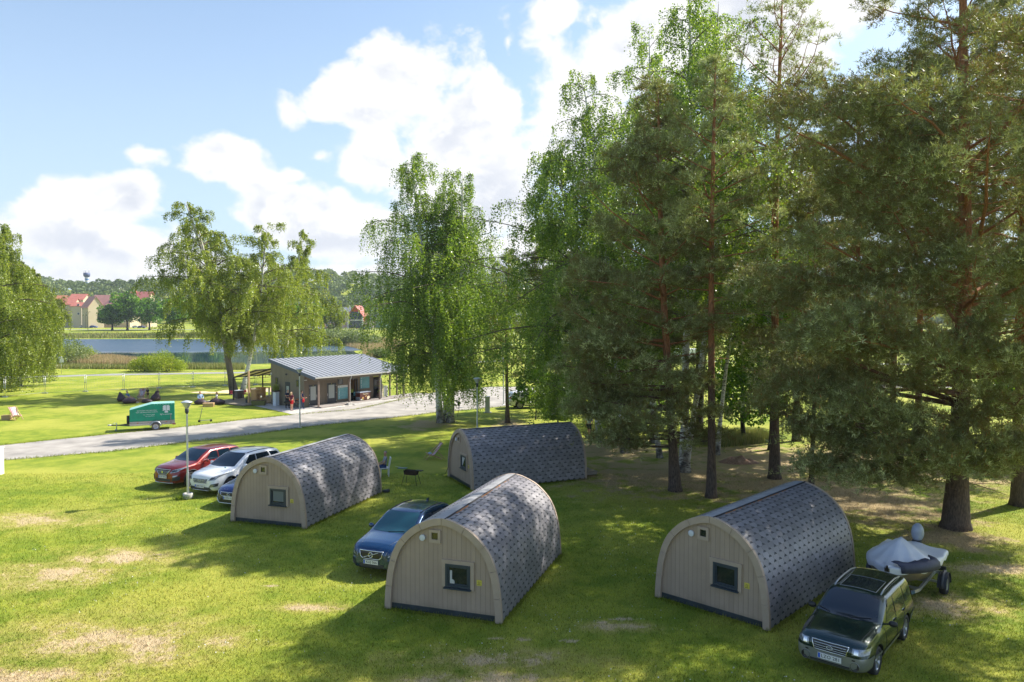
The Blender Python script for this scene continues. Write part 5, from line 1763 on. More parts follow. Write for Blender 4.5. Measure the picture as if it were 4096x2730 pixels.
c.line('emblem_bar', [(-.035, .71), (-.02, .77)], 'F', .009, M['chromet'], .034, n=3); c.line('emblem_bar', [(.02, .71), (.035, .77)], 'F', .009, M['chromet'], .034, n=3)
c.patch('lower_intake', [(-.66, .30), (.66, .30), (.56, .44), (-.56, .44)], 'F', M['plastic'], .010, 20, 4)
c.line('skid_strip', [(-.5, .30), (.5, .30)], 'F', .014, M['chromet'], .014)
for sg in (-1, 1):
    h = thing_part('headlight', c.root)
    c.patch('lamp_glass', [(sg * .48, .72), (sg * .74, .76), (sg * .88, .98), (sg * .60, .88)], 'F', M['lamp'], .014, 10, 6, parent=h)
    c.patch('lamp_inner', [(sg * .54, .76), (sg * .68, .79), (sg * .74, .88), (sg * .60, .84)], 'F', M['lampdark'], .02, 6, 4, parent=h)
    f = thing_part('fog_lamp', c.root)
    c.patch('lamp_housing', [(sg * .52, .44), (sg * .82, .48), (sg * .84, .62), (sg * .62, .58)], 'F', M['plastic'], .010, 8, 5, parent=f)
    c.patch('lamp_lens', [(sg * .58, .47), (sg * .76, .51), (sg * .78, .58), (sg * .64, .55)], 'F', M['lamp'], .016, 6, 4, parent=f)
    c.patch('tail_light', [(sg * .58, .98), (sg * .84, .98), (sg * .80, 1.16), (sg * .58, 1.12)], 'B', M['redlamp'], .012, 6, 4)
    ax = 'S' if sg > 0 else 'R'
    rr = [c.cast((x, sg * .60, 4), (0, 0, -1))[0] for x in (-2.3, -2.7, -3.4, -4.1)]
    m = MB(); m.tube([p + Vector((0, 0, .02)) for p in rr], .018, 0, 6); m.build('roof_rail', M['dark'], c.root)
    c.line('door_gap', [(-1.62, .46), (-1.56, 1.02)], ax, .006, M['grille'], 0); c.line('door_gap', [(-2.65, .46), (-2.65, 1.54)], ax, .006, M['grille'], 0)
    c.line('bonnet_gap', [(-.28, sg * .55), (-1.1, sg * .74)], 'T', .006, M['grille'], 0)
    for xa in sf['axles']:
        c.line('wheel_arch_trim', [(xa + .44 * cos(a), .375 + .44 * sin(a)) for a in np.linspace(.02, pi - .02, 14)], ax, .022, M['plastic'], .002, n=1)
    c.patch('sill_panel', [(-1.42, .25), (-3.16, .25), (-3.16, .36), (-1.42, .36)], ax, M['plastic'], .012)
hh, q = c.cast((2, 0, .49), (-1, 0, 0)); c.plate('JAM 741', hh.x + .03, 0, .47)
MB().box(c.cast((2, .46, 1.14), (-1, 0, 0))[0] + Vector((.012, 0, 0)), (.02, .10, .06)).build('windscreen_sticker', mat('turquoise_sticker', (.1, .42, .42), .5), c.root)
c.mirrors(-1.74, 1.16, P_white, (.13, .24, .17)); c.wheels(5)
car_white = c.root

# ---- dark blue sedan, mostly behind the first cabin
L_ = 4.85; w = .92
le = mk(dict(L=L_, tumble=.30, wr=.33, axles=(-.90, -3.75), sill=.25, crown=.03, hoodcrown=.045,
             top=[(0, .60), (-.03, .72), (-.14, .82), (-.5, .90), (-1.15, .98), (-1.32, 1.0), (-1.8, 1.22), (-2.25, 1.40), (-2.6, 1.44), (-3.2, 1.42), (-3.8, 1.22), (-4.1, 1.08), (-4.6, 1.05), (-4.78, .98), (-4.85, .80)],
             plan=plan(L_, w), belt=[(0, .52), (-.3, .74), (-1.2, .90), (-2.5, .94), (-4.1, .96), (-4.85, .76)], low=[(0, .24), (-.15, .18), (-.5, .18), (-4.0, .2), (-4.85, .30)]))
P_navy = paint('dark_blue_paint', (.008, .022, .12), .4, .25)
c = Car('navy_car', 'dark blue sedan whose nose shows left of the cabin beside the lamp post', 'car', le, P_navy, CARS); c.root.name = 'sedan_car'
c.patch('windscreen', [(-.70, 1.03), (.70, 1.03), (.56, 1.39), (-.56, 1.39)], 'F', M['carglass'], nu=16, nv=8)
c.both('front_window', [(-1.85, .99), (-2.65, .99), (-2.65, 1.30), (-2.35, 1.30)], M['carglass'])
c.both('rear_window', [(-2.72, .99), (-3.55, 1.01), (-3.30, 1.26), (-2.72, 1.30)], M['carglass'])
c.patch('grille', [(-.38, .56), (.38, .56), (.42, .68), (-.42, .68)], 'F', M['grille'], .014, 14, 5)
c.line('grille_surround', [(-.40, .55), (.40, .55), (.44, .70), (-.44, .70), (-.40, .55)], 'F', .012, M['chromet'], .018)
c.line('emblem', [(.07 * cos(a), .62 + .05 * sin(a)) for a in np.linspace(0, 2 * pi, 13)], 'F', .009, M['chromet'], .03, n=2)
c.line('emblem_bar', [(-.03, .65), (-.02, .60), (.04, .60)], 'F', .008, M['chromet'], .03, n=3)
c.patch('lower_intake', [(-.52, .26), (.52, .26), (.42, .44), (-.42, .44)], 'F', M['grille'], .012, 16, 4)
c.line('lower_lip', [(-.66, .44), (-.56, .24), (.56, .24), (.66, .44)], 'F', .018, P_white, .012)
for sg in (-1, 1):
    h = thing_part('headlight', c.root)
    c.patch('lamp_glass', [(sg * .52, .60), (sg * .76, .62), (sg * .84, .78), (sg * .58, .72)], 'F', M['lamp'], .014, 8, 6, parent=h)
    c.patch('tail_light', [(sg * .5, .80), (sg * .84, .80), (sg * .80, .92), (sg * .5, .92)], 'B', M['redlamp'], .012, 6, 4)
hh, q = c.cast((2, 0, .47), (-1, 0, 0)); c.plate('LNN 413', hh.x + .03, 0, .47)
c.mirrors(-1.8, 1.0, P_navy, (.13, .22, .14)); c.wheels(7)
car_navy = c.root


def park(root, px, py, deg, z=0.0, k=1.0):
    """put the front bumper's ground point under a photo pixel; deg = heading of the nose"""
    root.location = G(px, py, z); root.rotation_euler = (0, 0, radians(deg)); root.scale = (k, k, k)


park(car_green, 3318, 2708, 229)
park(car_blue, 1485, 2312, 249, 0, 1.03)
park(car_red, 652, 1955, 245, 0, 1.06)
park(car_white, 800, 1986, 246, 0, 1.06)
park(car_navy, 915, 2036, 250, 0, 1.03)
# ---------------------------------------------------------------- trees
def bark(name, stops, zscale=1.0, rough=.85, marks=None, bscale=8):
    """bark colour changes with height on the stem; marks adds dark flecks"""
    m = bpy.data.materials.new(name); t, N, L = nt(m); b = N['Principled BSDF']; b.inputs['Roughness'].default_value = rough
    b.inputs['Specular IOR Level'].default_value = .2
    tc = N.new('ShaderNodeTexCoord'); sp = N.new('ShaderNodeSeparateXYZ'); L.new(tc.outputs['Object'], sp.inputs[0])
    n = noise(N, L, tc.outputs['Object'], 1.3, 4, .6)
    h = mth(N, L, 'ADD', mth(N, L, 'DIVIDE', sp.outputs['Z'], zscale), mth(N, L, 'MULTIPLY', mth(N, L, 'SUBTRACT', n, .5), .35))
    r = N.new('ShaderNodeValToRGB'); el = r.color_ramp.elements
    while len(el) < len(stops): el.new(.5)
    for i, (p, c) in enumerate(stops): el[i].position = p; el[i].color = tuple(c) + (1,)
    L.new(h, r.inputs['Fac']); c = r.outputs['Color']
    mp = N.new('ShaderNodeMapping'); mp.inputs['Scale'].default_value = (2.5, 2.5, 9) if marks else (7, 7, 1.6)
    L.new(tc.outputs['Object'], mp.inputs['Vector'])
    n2 = noise(N, L, mp.outputs['Vector'], 1.3 if marks else 3.0, 4, .65)
    if marks:
        c = mixc(N, L, sstep(N, L, n2, .56, .62), c, marks)
    else:
        k = sstep(N, L, n2, .3, .7, .55, 1.35); cmb = N.new('ShaderNodeCombineXYZ'); [L.new(k, cmb.inputs[i]) for i in range(3)]
        c = mixc(N, L, 1.0, c, cmb.outputs[0], 'MULTIPLY')
    L.new(c, b.inputs['Base Color'])
    bp = N.new('ShaderNodeBump'); bp.inputs['Strength'].default_value = .6; bp.inputs['Distance'].default_value = .03
    L.new(n2, bp.inputs['Height']); L.new(bp.outputs['Normal'], b.inputs['Normal'])
    return m


M['pinebark'] = bark('pine_bark', [(0, (.11, .085, .07)), (.30, (.16, .10, .07)), (.48, (.34, .15, .07)), (1, (.38, .17, .08))], 16)
M['birchbark'] = bark('birch_bark', [(0, (.10, .09, .08)), (.05, (.40, .38, .34)), (.13, (.74, .72, .67)), (1, (.70, .67, .62))], 14, .7, (.05, .045, .04))
M['darkbark'] = bark('dark_bark', [(0, (.06, .05, .042)), (1, (.10, .08, .062))], 14)
M['twig'] = mat('brown_twigs', (.13, .095, .07), .85, var=.2)
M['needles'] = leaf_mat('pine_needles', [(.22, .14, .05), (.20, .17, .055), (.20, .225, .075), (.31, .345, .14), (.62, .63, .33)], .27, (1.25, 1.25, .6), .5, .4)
M['needles_pale'] = leaf_mat('pale_pine_needles', [(.22, .16, .06), (.24, .25, .09), (.34, .38, .17), (.58, .60, .34)], .32, (1.2, 1.3, .7), .5, .35)
M['birchleaf'] = leaf_mat('birch_leaves', [(.075, .13, .022), (.135, .215, .036), (.22, .31, .055), (.42, .48, .14)], .38, (1.7, 1.75, .55), .38, .55)
M['birchleaf_gold'] = leaf_mat('golden_birch_leaves', [(.12, .165, .026), (.19, .25, .04), (.28, .34, .065), (.44, .47, .14)], .38, (1.5, 1.45, .5), .4, .5)
M['birchleaf_olive'] = leaf_mat('olive_birch_leaves', [(.12, .15, .025), (.18, .22, .04), (.24, .28, .06)], .35, (1.5, 1.5, .6), .4, .4)
M['mapleleaf'] = leaf_mat('maple_leaves', [(.03, .075, .012), (.06, .14, .018), (.11, .22, .022), (.2, .33, .03)], .42, (1.8, 1.9, .5), .42, .4)
M['farleaf'] = leaf_mat('far_leaves', [(.08, .12, .035), (.13, .18, .055), (.19, .24, .075), (.25, .29, .10)], .2, (1.3, 1.4, .7), .6, .2)
M['willowleaf'] = leaf_mat('willow_leaves', [(.12, .16, .06), (.20, .25, .10), (.28, .32, .14)], .3, (1.3, 1.35, .7), .5, .3)
M['limeleaf'] = leaf_mat('lime_green_leaves', [(.14, .20, .018), (.24, .31, .03), (.36, .40, .05)], .38, (1.5, 1.5, .5), .5, .3)
M['cone'] = mat('orange_cones', (.42, .19, .05), .8)


def branch_pts(o, d, L_, n=6, up=.0, droop=.25, wob=.08, R=random):
    """curved branch from o in direction d: rises by up, sags by droop"""
    P = [Vector(o)]; d = Vector(d).normalized(); st = L_ / n
    for i in range(n):
        t = (i + 1) / n
        d = (d + Vector((R.gauss(0, wob), R.gauss(0, wob), up * st / L_ * 2 - droop * (1 - abs(2 * t - 1)) / n * 2 + R.gauss(0, wob * .5)))).normalized()
        P.append(P[-1] + d * st)
    return P


class Tree:
    def __init__(s, seed): s.R = random.Random(seed); s.rg = np.random.default_rng(seed); s.wood = MB(); s.T = []; s.D = []

    def stem(s, base, h, r, lean=(0, 0), bend=.25, n=10, sides=10, r_top=.25, flare=1.5):
        P = []
        a, b_ = s.R.uniform(0, 6.3), s.R.uniform(0, 6.3)
        for i in range(n + 1):
            t = i / n
            P.append(Vector((base[0] + lean[0] * t + bend * sin(t * 4 + a) * t * (1 - t * .5) * 1.0, base[1] + lean[1] * t + bend * sin(t * 3.3 + b_) * t, base[2] + h * t)))
        rs = [r * ((1 - t) * (1 - r_top) + r_top) * (1 + (flare - 1) * max(0, 1 - t * 14)) for t in [i / n for i in range(n + 1)]]
        rs[-1] = .012
        P2 = [P[0] - Vector((0, 0, .15)), P[0] + (P[1] - P[0]) * .12] + P[1:]
        s.wood.tube(P2, [rs[0] * 1.15, rs[0] * .9] + rs[1:], 0, sides, True)
        s.P = P; s.rs = rs; s.n = n
        return P

    def on(s, t):
        f = min(max(t, 0), .9999) * s.n; i = int(f)
        return s.P[i].lerp(s.P[i + 1], f - i), s.rs[i] + (s.rs[i + 1] - s.rs[i]) * (f - i)


def finish(s, name, label, cat, base, wood_mat, leafV, leafF, leaf_m, rnd, group=None, mi=None, part='crown'):
    base = Vector(base)
    t = thing(name, label, cat, base, 0, group)
    sh_ = Matrix.Translation(-base)
    s.wood.v = [p - base for p in s.wood.v]
    s.wood.build('trunk', [wood_mat, M['twig']], t)
    V = np.asarray(leafV) - np.array(base)[None, :]
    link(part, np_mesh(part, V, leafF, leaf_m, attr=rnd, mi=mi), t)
    return t


def needle_tufts(rg, P, D, K, ln, w, rbase):
    """K slim needles fanning out of each tuft point"""
    n = len(P)
    P = np.repeat(P, K, 0); D = np.repeat(D, K, 0)
    a = rg.normal(size=(n * K, 3)); a /= np.linalg.norm(a, axis=1)[:, None]
    d = D * .75 + a; d[:, 2] += .12; d /= np.linalg.norm(d, axis=1)[:, None]
    b_ = np.cross(d, rg.normal(size=(n * K, 3))); b_ /= np.linalg.norm(b_, axis=1)[:, None]
    l = (ln * rg.uniform(.6, 1.25, n * K))[:, None]
    o = P + a * ln * .25
    V = np.empty((n * K, 3, 3)); V[:, 0] = o + b_ * w / 2; V[:, 1] = o - b_ * w / 2; V[:, 2] = o + d * l
    r = np.clip(np.repeat(rbase, K) + rg.normal(0, .13, n * K), 0, 1)
    return V.reshape(-1, 3), np.arange(n * K * 3).reshape(-1, 3), np.repeat(r, 3)


def pine(label, base, h, seed, z0=.3, rmax=3.0, prof=None, nb=60, tr=.17, lean=(0, 0), dens=1.0, K=12, ln=.16, w=.022, pale=False, group=None, bias=None, extra=(), cones=0, droop=.35, name='pine_tree', dead=8, up=.25, padk=1.0):
    s = Tree(seed); R = s.R
    s.stem(base, h, tr, lean, .3)
    prof = prof or (lambda t: (sin(pi * min(1, (t * .9 + .12))) ** .7))
    TP = []; TD = []; TC = []

    def grow(o, az, L_, rise, rad, sag, tnorm):
        d = Vector((cos(az), sin(az), rise))
        P = branch_pts(o, d, L_, 7, up, sag, .13, R)
        s.wood.tube(P, [max(.006, rad * (1 - .85 * i / 7)) for i in range(8)], 0, 6 if L_ > 3 else 5, False)
        npad = max(2, int(L_ * .95 + .8))
        for j in range(npad):
            t = .36 + .64 * (j + R.uniform(.35, .95)) / npad
            f = min(t, .999) * 7; i = min(int(f), 6); p = P[i].lerp(P[i + 1], f - i); dd = (P[i + 1] - P[i]).normalized()
            sd = dd.cross(Vector((0, 0, 1))).normalized()
            for side in ((1, -1) if j < npad - 1 else (0,)):
                if side and R.random() > .68: continue
                r_ = (.30 + .075 * L_) * R.uniform(.75, 1.25) * padk
                c_ = p + sd * side * (r_ * .9 + L_ * .13 * (1.2 - t)) + dd * R.uniform(.0, .5) * r_ + Vector((0, 0, R.uniform(.02, .28)))
                if side: s.wood.tube([p, p.lerp(c_, .55) + Vector((0, 0, -.04)), c_], [.018, .012, .006], 0, 4, False)
                kk = int(70 * dens * (r_ / .7) ** 1.7) + 5
                base_c = R.gauss(.46, .10)
                for _ in range(kk):
                    e = Vector((R.gauss(0, .5), R.gauss(0, .5), R.gauss(0, .24)))
                    q = c_ + e * r_
                    q.z -= .25 * (e.x * e.x + e.y * e.y) * r_
                    TP.append(q); TD.append((e + dd * .4 + Vector((0, 0, .55))).normalized())
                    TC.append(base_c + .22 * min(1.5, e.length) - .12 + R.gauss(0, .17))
        return P

    for b_ in range(nb):
        t = z0 + (1 - z0) * ((b_ + R.random()) / nb)
        t = min(t, .985)
        o, rr = s.on(t)
        az = b_ * 2.39996 + R.gauss(0, .35)
        q = (t - z0) / (1 - z0)
        L_ = rmax * prof(q) * R.uniform(.65, 1.12)
        if bias: L_ *= bias(az, q)
        L_ = max(.35, L_)
        grow(o, az, L_, (.05 + .75 * q ** 1.5) + R.gauss(0, .08), max(.012, min(rr * .5, .018 + L_ * .011)), droop * (1 - q * .6), q)
    for z, az, L_, rise in extra:
        o, rr = s.on(z / h); grow(o, az, L_, rise, min(rr * .7, .03 + L_ * .012), .12, .2)
    # leading shoot
    top = s.P[-1]
    for _ in range(10): TP.append(top + Vector((R.gauss(0, .1), R.gauss(0, .1), R.uniform(-.6, .1)))); TD.append(Vector((0, 0, 1))); TC.append(.8)
    # dead twigs under the crown
    for k in range(dead):
        t = R.uniform(max(.06, z0 * .35), z0 + .12); o, rr = s.on(t)
        az = R.uniform(0, 6.3); P = branch_pts(o, (cos(az), sin(az), R.uniform(-.15, .25)), R.uniform(.8, 2.4), 5, 0, .2, .14, R)
        s.wood.tube(P, [.022, .018, .014, .010, .007, .004], 0, 5, False)
        for j in range(3):
            p = P[R.randint(1, 4)]; a2 = az + R.uniform(-1.3, 1.3); s.wood.tube([p, p + Vector((cos(a2), sin(a2), R.uniform(-.4, .3))) * R.uniform(.3, .9)], [.009, .003], 0, 4, False)
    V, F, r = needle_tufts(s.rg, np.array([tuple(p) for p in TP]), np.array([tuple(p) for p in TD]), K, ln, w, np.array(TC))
    mi = None; mats = [M['needles_pale'] if pale else M['needles']]
    if cones:
        idx = s.rg.integers(0, len(TP), cones)
        C = np.array([tuple(TP[i]) for i in idx]) + np.array([0, 0, .06])
        n = len(C); Vc = np.empty((n, 3, 3)); th = s.rg.uniform(0, 6.3, n); dx = np.stack([np.cos(th), np.sin(th), np.zeros(n)], 1) * .022
        Vc[:, 0] = C - dx; Vc[:, 1] = C + dx; Vc[:, 2] = C + np.array([0, 0, .13]) + s.rg.normal(0, .03, (n, 3))
        mi = np.concatenate([np.zeros(len(F)), np.ones(n)])
        F = np.concatenate([F, np.arange(3 * n).reshape(n, 3) + len(V)]); V = np.concatenate([V, Vc.reshape(-1, 3)]); r = np.concatenate([r, np.zeros(3 * n)])
        mats.append(M['cone'])
    return finish(s, name, label, 'pine tree', base, M['pinebark'], V, F, mats, r, group, mi)


def birch(label, base, h, seed, rmax=4.0, z0=.22, nl=34, lean=(0, 0), tr=.2, leaf=.11, m=None, drop=2.6, dens=1.0, forks=1, group=None, wood=None, prof=None, bend=.5, name='birch_tree', hang=1.0, zs=1.0, bias=None):
    s = Tree(seed); R = s.R
    LP = []; LC = []
    prof = prof or (lambda q: (.55 + .45 * sin(pi * min(1, q * 1.15 + .1))) * (1 - .55 * max(0, q - .45) / .55))
    for fk in range(forks):
        ln_ = (lean[0] + (R.uniform(-1, 1) * h * .12 if fk else 0), lean[1] + (R.uniform(-1, 1) * h * .08 if fk else 0))
        s.stem(base, h * (1 if fk == 0 else R.uniform(.8, .93)), tr * (1 if fk == 0 else .7), ln_, bend)
        nlf = int(nl * 1.25) if fk == 0 else int(nl * .75)
        for b_ in range(nlf):
            t = z0 + (.985 - z0) * ((b_ + R.random()) / nlf)
            o, rr = s.on(t); q = (t - z0) / (1 - z0)
            az = b_ * 2.39996 + R.gauss(0, .4)
            L_ = rmax * prof(q) * R.uniform(.55, 1.2) * 1.3
            if bias: L_ *= bias(az, q)
            d = Vector((cos(az), sin(az), R.uniform(.45, 1.15)))
            P = branch_pts(o, d, L_ * 1.2, 7, -.15, .55, .10, R)
            s.wood.tube(P, [max(.008, min(rr * .55, .02 + L_ * .011) * (1 - .85 * i / 7)) for i in range(8)], 1, 5, False)
            subs = [P]
            for k in range(4):
                i = R.randint(1, 5); dd = (P[i + 1] - P[i]).normalized(); dd = (dd + Vector((R.gauss(0, .7), R.gauss(0, .7), R.uniform(-.1, .4)))).normalized()
                P2 = branch_pts(P[i], dd, L_ * .5, 5, -.2, .5, .10, R); subs.append(P2)
                s.wood.tube(P2, [.016, .013, .010, .008, .006, .004], 1, 4, False)
            for Q in subs:
                nn_ = len(Q) - 1
                ns = int((9 if Q is P else 7) * dens * (.6 + L_ * .35))
                for k in range(ns):
                    f = R.uniform(.18, 1) ** .8 * nn_; i = min(int(f), nn_ - 1); p = Q[i].lerp(Q[i + 1], f - i)
                    dl = drop * hang * R.uniform(.25, 1.1) * (.45 + .55 * (1 - q))
                    c0 = R.gauss(.5, .16)
                    dx, dy = R.gauss(0, .10), R.gauss(0, .10)
                    kk = max(4, int(dl / .085))
                    for j in range(kk):
                        u = j / kk
                        LP.append((p.x + dx * u * dl + R.gauss(0, .075), p.y + dy * u * dl + R.gauss(0, .075), p.z + .15 - dl * u + R.gauss(0, .06))); LC.append(c0)
    P = np.array(LP); C = np.array(LC)
    P[:, 2] = np.maximum(P[:, 2], base[2] + .5)
    V, F = cards(P, leaf * 1.15, .8)
    r = np.repeat(np.clip(C + s.rg.normal(0, .18, len(C)), 0, 1), 4)
    return finish(s, name, label, 'birch tree' if 'birch' in name else 'tree', base, wood or M['birchbark'], V, F, m or M['birchleaf'], r, group)


def leafy(label, base, h, rx, rz, seed, n=7000, leaf=.22, m=None, trunk=.18, zc=.62, clumps=26, name='leafy_tree', cat='tree', group=None, wood=None, flat=1.0, hole=.0):
    """broad crown built from leaf clumps carried by limbs"""
    s = Tree(seed); R = s.R
    s.stem(base, h * .82, trunk, (R.uniform(-.3, .3), 0), .2)
    cz = h * zc
    C = []
    for k in range(clumps):
        a = k * 2.39996; u = 1 - 2 * (k + .5) / clumps; rr = sqrt(1 - u * u)
        f = R.uniform(.45, .95)
        c = Vector((base[0] + rx * f * rr * cos(a), base[1] + rx * f * rr * sin(a) * flat, base[2] + cz + rz * f * u))
        C.append((c, rx * R.uniform(.26, .42)))
        o, r0 = s.on(min(.95, max(.25, (c.z - base[2]) / (h * .82) - .18)))
        s.wood.tube([o, o.lerp(c, .5) + Vector((0, 0, -.15)), c], [max(.02, r0 * .45), .03, .012], 0, 5, False)
    per = n // clumps
    P = []; col = []
    for c, r_ in C:
        d = s.rg.normal(size=(per, 3)); d /= np.linalg.norm(d, axis=1)[:, None]
        q = d * (r_ * s.rg.uniform(.35, 1.1, per) ** .6)[:, None]; q[:, 2] *= .72
        P.append(q + np.array(c)); col.append(np.full(per, R.gauss(.5, .14)))
    P = np.concatenate(P); col = np.concatenate(col)
    P[:, 2] = np.maximum(P[:, 2], base[2] + .05)
    V, F = cards(P, leaf, .9)
    return finish(s, name, label, cat, base, wood or M['darkbark'], V, F, m or M['mapleleaf'], np.repeat(np.clip(col + s.rg.normal(0, .2, len(col)), 0, 1), 4), group)


def bush(label, base, rx, h, seed, n=5000, leaf=.14, m=None, name='bush', ry=None, group=None):
    s = Tree(seed); R = s.R; base = Vector(base); ry = ry or rx
    P = []; col = []
    for k in range(int(10 + rx * 5)):
        a, f = R.uniform(0, 6.3), sqrt(R.random()) * .8
        c = Vector((base.x + rx * f * cos(a), base.y + ry * f * sin(a), base.z + h * (1 - f * f) * R.uniform(.35, .72) + .1))
        s.wood.tube([base + Vector((0, 0, -.05)), c], [.03, .01], 0, 4, False)
        per = max(20, int(n / (10 + rx * 5)))
        d = s.rg.normal(size=(per, 3)); d /= np.linalg.norm(d, axis=1)[:, None]
        q = d * (min(rx, h) * R.uniform(.28, .45) * s.rg.uniform(.3, 1.15, per) ** .6)[:, None]
        P.append(q + np.array(c)); col.append(np.full(per, R.gauss(.5, .18)))
    P = np.concatenate(P); col = np.concatenate(col); P[:, 2] = np.maximum(P[:, 2], base.z + .03)
    V, F = cards(P, leaf, .8)
    t = finish(s, name, label, 'bush', base, M['darkbark'], V, F, m or M['farleaf'], np.repeat(np.clip(col + s.rg.normal(0, .2, len(col)), 0, 1), 4), group, part='foliage')
    for ch in t.children:
        if ch.name.startswith('trunk'): ch.name = 'stems'
    return t


def topz(base, py): return CH + (HZ - py) * base.y / FPX


GP = 'pines of the grove on the right'
# ---- birches by the gravel road
b = G(1762, 1692); birch('tall weeping birch by the road, left stem of the pair', b, topz(b, 600), 21, 3.9, .17, 50, (-2.2, .4), .24, .105, drop=3.2, dens=1.1, forks=1, hang=1.1, bias=lambda a, q: 1.1 if cos(a) < -.2 else .95)
b = G(1800, 1690); birch('tall weeping birch by the road, right stem with rougher black bark', b, topz(b, 690), 22, 4.0, .17, 46, (1.2, .6), .26, .105, drop=3.0, dens=1.05, forks=2, hang=1.05)
b = G(1783, 1683); birch('birch stem between the two tall weeping birches by the road', b, topz(b, 690), 23, 3.6, .30, 38, (-.2, 1.0), .2, .105, drop=2.6, dens=.85)
# ---- birches behind the pergola
b = G(937, 1577); birch('birch leaning far to the left beside the pergola, forked low down', b, topz(b, 806), 31, 5.2, .26, 34, (-5.0, 1), .38, .13, M['birchleaf_gold'], 1.9, 1.6, 2, wood=bark('old_birch_bark', [(0, (.10, .085, .07)), (.3, (.20, .17, .14)), (.5, (.55, .52, .46)), (1, (.55, .52, .46))], 16, .8, (.05, .04, .035)), bend=.9)
b = G(968, 1576); birch('slimmer dark stemmed birch just right of the leaning birch', b, topz(b, 900), 32, 4.8, .30, 28, (3.0, 2), .25, .13, M['birchleaf_gold'], 2.0, 1.45, 1, bend=.7)
b = G(1135, 1530); birch('white stemmed birch behind the kiosk roof', b, topz(b, 930), 33, 5.0, .18, 34, (2.4, 0), .26, .14, M['birchleaf_gold'], 2.0, 1.6, 1)
# ---- left edge
b = G(75, 1548); birch('big golden green birch at the left edge beside the footpath', b, topz(b, 905), 41, 3.9, .10, 40, (-1.2, 0), .3, .14, M['birchleaf_gold'], 3.6, 1.5, 1)
b = G(-60, 1590); birch('golden green birch half outside the left edge of the view', b, topz(b, 860), 42, 5.2, .10, 36, (.4, 0), .3, .14, M['birchleaf_gold'], 3.4, 1.4, 1)
b = G(165, 1452); birch('rounder olive birch standing farther back by the lake', b, topz(b, 1085), 43, 4.3, .08, 40, (-.8, 0), .3, .20, M['birchleaf_olive'], 3.6, 1.25, 1)
b = G(40, 1440); birch('olive birch behind the big golden one at the left edge', b, topz(b, 1000), 44, 4.6, .08, 34, (1, 0), .3, .20, M['birchleaf_olive'], 3.6, 1.2, 1)
# ---- birch grove on the right
GB = 'birches of the grove on the right'
b = G(2400, 1768); birch('leftmost grove birch, its drooping crown reaching lowest towards the cabin', b, topz(b, 600), 51, 5.6, .08, 52, (-2.8, 0), .2, .11, None, 2.4, 1.4, 1, GB, bias=lambda a, q: 1.2 if cos(a) < 0 else .8)
b = G(2500, 1812); birch('grove birch with a forked sparse top against the clouds', b, topz(b, 280), 52, 4.6, .20, 46, (-2.6, .6), .2, .10, None, 2.4, 1.0, 2, GB)
b = G(2617, 1772); birch('grove birch behind the nearest bushy pine', b, topz(b, 110), 53, 4.8, .22, 44, (-.6, .5), .22, .105, None, 2.4, 1.1, 1, GB)
b = G(2738, 1888); birch('tallest grove birch, its crown touching the top of the view', b, topz(b, -30), 54, 4.6, .30, 50, (.2, .6), .24, .095, None, 2.4, 1.1, 2, GB)
b = G(2790, 1722); birch('dark stemmed grove birch far back in the light', b, topz(b, 30), 55, 4.6, .35, 46, (1.6, 0), .3, .11, None, 2.4, 1.1, 2, GB, wood=M['darkbark'])
b = G(2868, 1820); birch('thin white grove birch leaning right beside the slender pine', b, topz(b, 330), 56, 3.2, .30, 36, (2.0, .6), .13, .105, None, 2.4, 1.0, 1, GB)
b = G(2640, 1832); birch('short crooked white grove birch leaning left', b, 15, 57, 2.6, .35, 22, (-2.6, .6), .15, .10, None, 2.4, .9, 1, GB)
b = G(2232, 1700); birch('small weeping birch shrub behind the side-on cabin', b, topz(b, 1450), 58, 1.3, .12, 26, (.2, 0), .06, .10, None, 2.2, 2.2, 1, GB)
# ---- pines
b = G(2030, 1692); pine('slim young pine alone beside the road lamp, bare orange stem', b, topz(b, 1020), 61, .25, 2.2, nb=30, tr=.17, dens=.55, K=10, ln=.22, w=.04, dead=7, pale=True, droop=.1)
b = G(2228, 1650); pine('dark bushy pine left of the grove', b, topz(b, 890), 62, .12, 4.6, nb=60, tr=.2, dens=.75, K=10, ln=.24, w=.05, group=GP)
b = G(2701, 1964)
pine('bushy dark pine with a low bough reaching towards the side-on cabin', b, topz(b, 370), 63, .12, 5.0, nb=76, tr=.24, lean=(-1.1, 0), dens=.9, K=10, ln=.19, w=.036, group=GP, dead=18,
     prof=lambda q: (.72 + .28 * sin(q * 3)) * (1 - q ** 2.2 * .85), bias=lambda a, q: 1.18 if cos(a) < 0 else .62, droop=.45,
     extra=[(4.6, -1.5, 3.4, -.05), (6.2, -1.9, 3.6, -.02), (8.0, -1.3, 3.4, .0), (9.6, -1.8, 3.4, .0), (3.4, pi + .1, 5.4, -.1), (4.0, pi - .4, 4.6, -.08), (6.0, pi - .3, 5.2, -.05), (7.4, pi + .1, 5.2, -.02), (3.6, pi + 1.1, 3.4, -.1), (4.2, pi + .4, 4.4, -.05), (5.0, pi - .1, 4.6, -.05), (5.6, pi + .9, 3.6, -.05), (6.4, pi + .2, 4.8, -.05), (4.8, -.9, 2.6, 0), (2.6, pi + .25, 4.4, -.18), (2.2, pi - .1, 3.2, -.1), (2.4, -.5, 2.4, -.1), (3.0, pi + .6, 3.4, .0)])
b = G(2845, 1990); pine('slender straight pine with a bare orange stem and pale airy crown', b, topz(b, 260), 64, .42, 2.9, nb=44, tr=.2, dens=.75, K=12, ln=.19, w=.030, pale=True, group=GP, dead=22)
b = G(3098, 1915); pine('tall pine with an open candelabra top against the sky', b, topz(b, -30), 65, .42, 4.2, nb=40, tr=.24, dens=.24, K=12, ln=.2, w=.032, group=GP, dead=16, up=.5, pale=True, droop=.1)
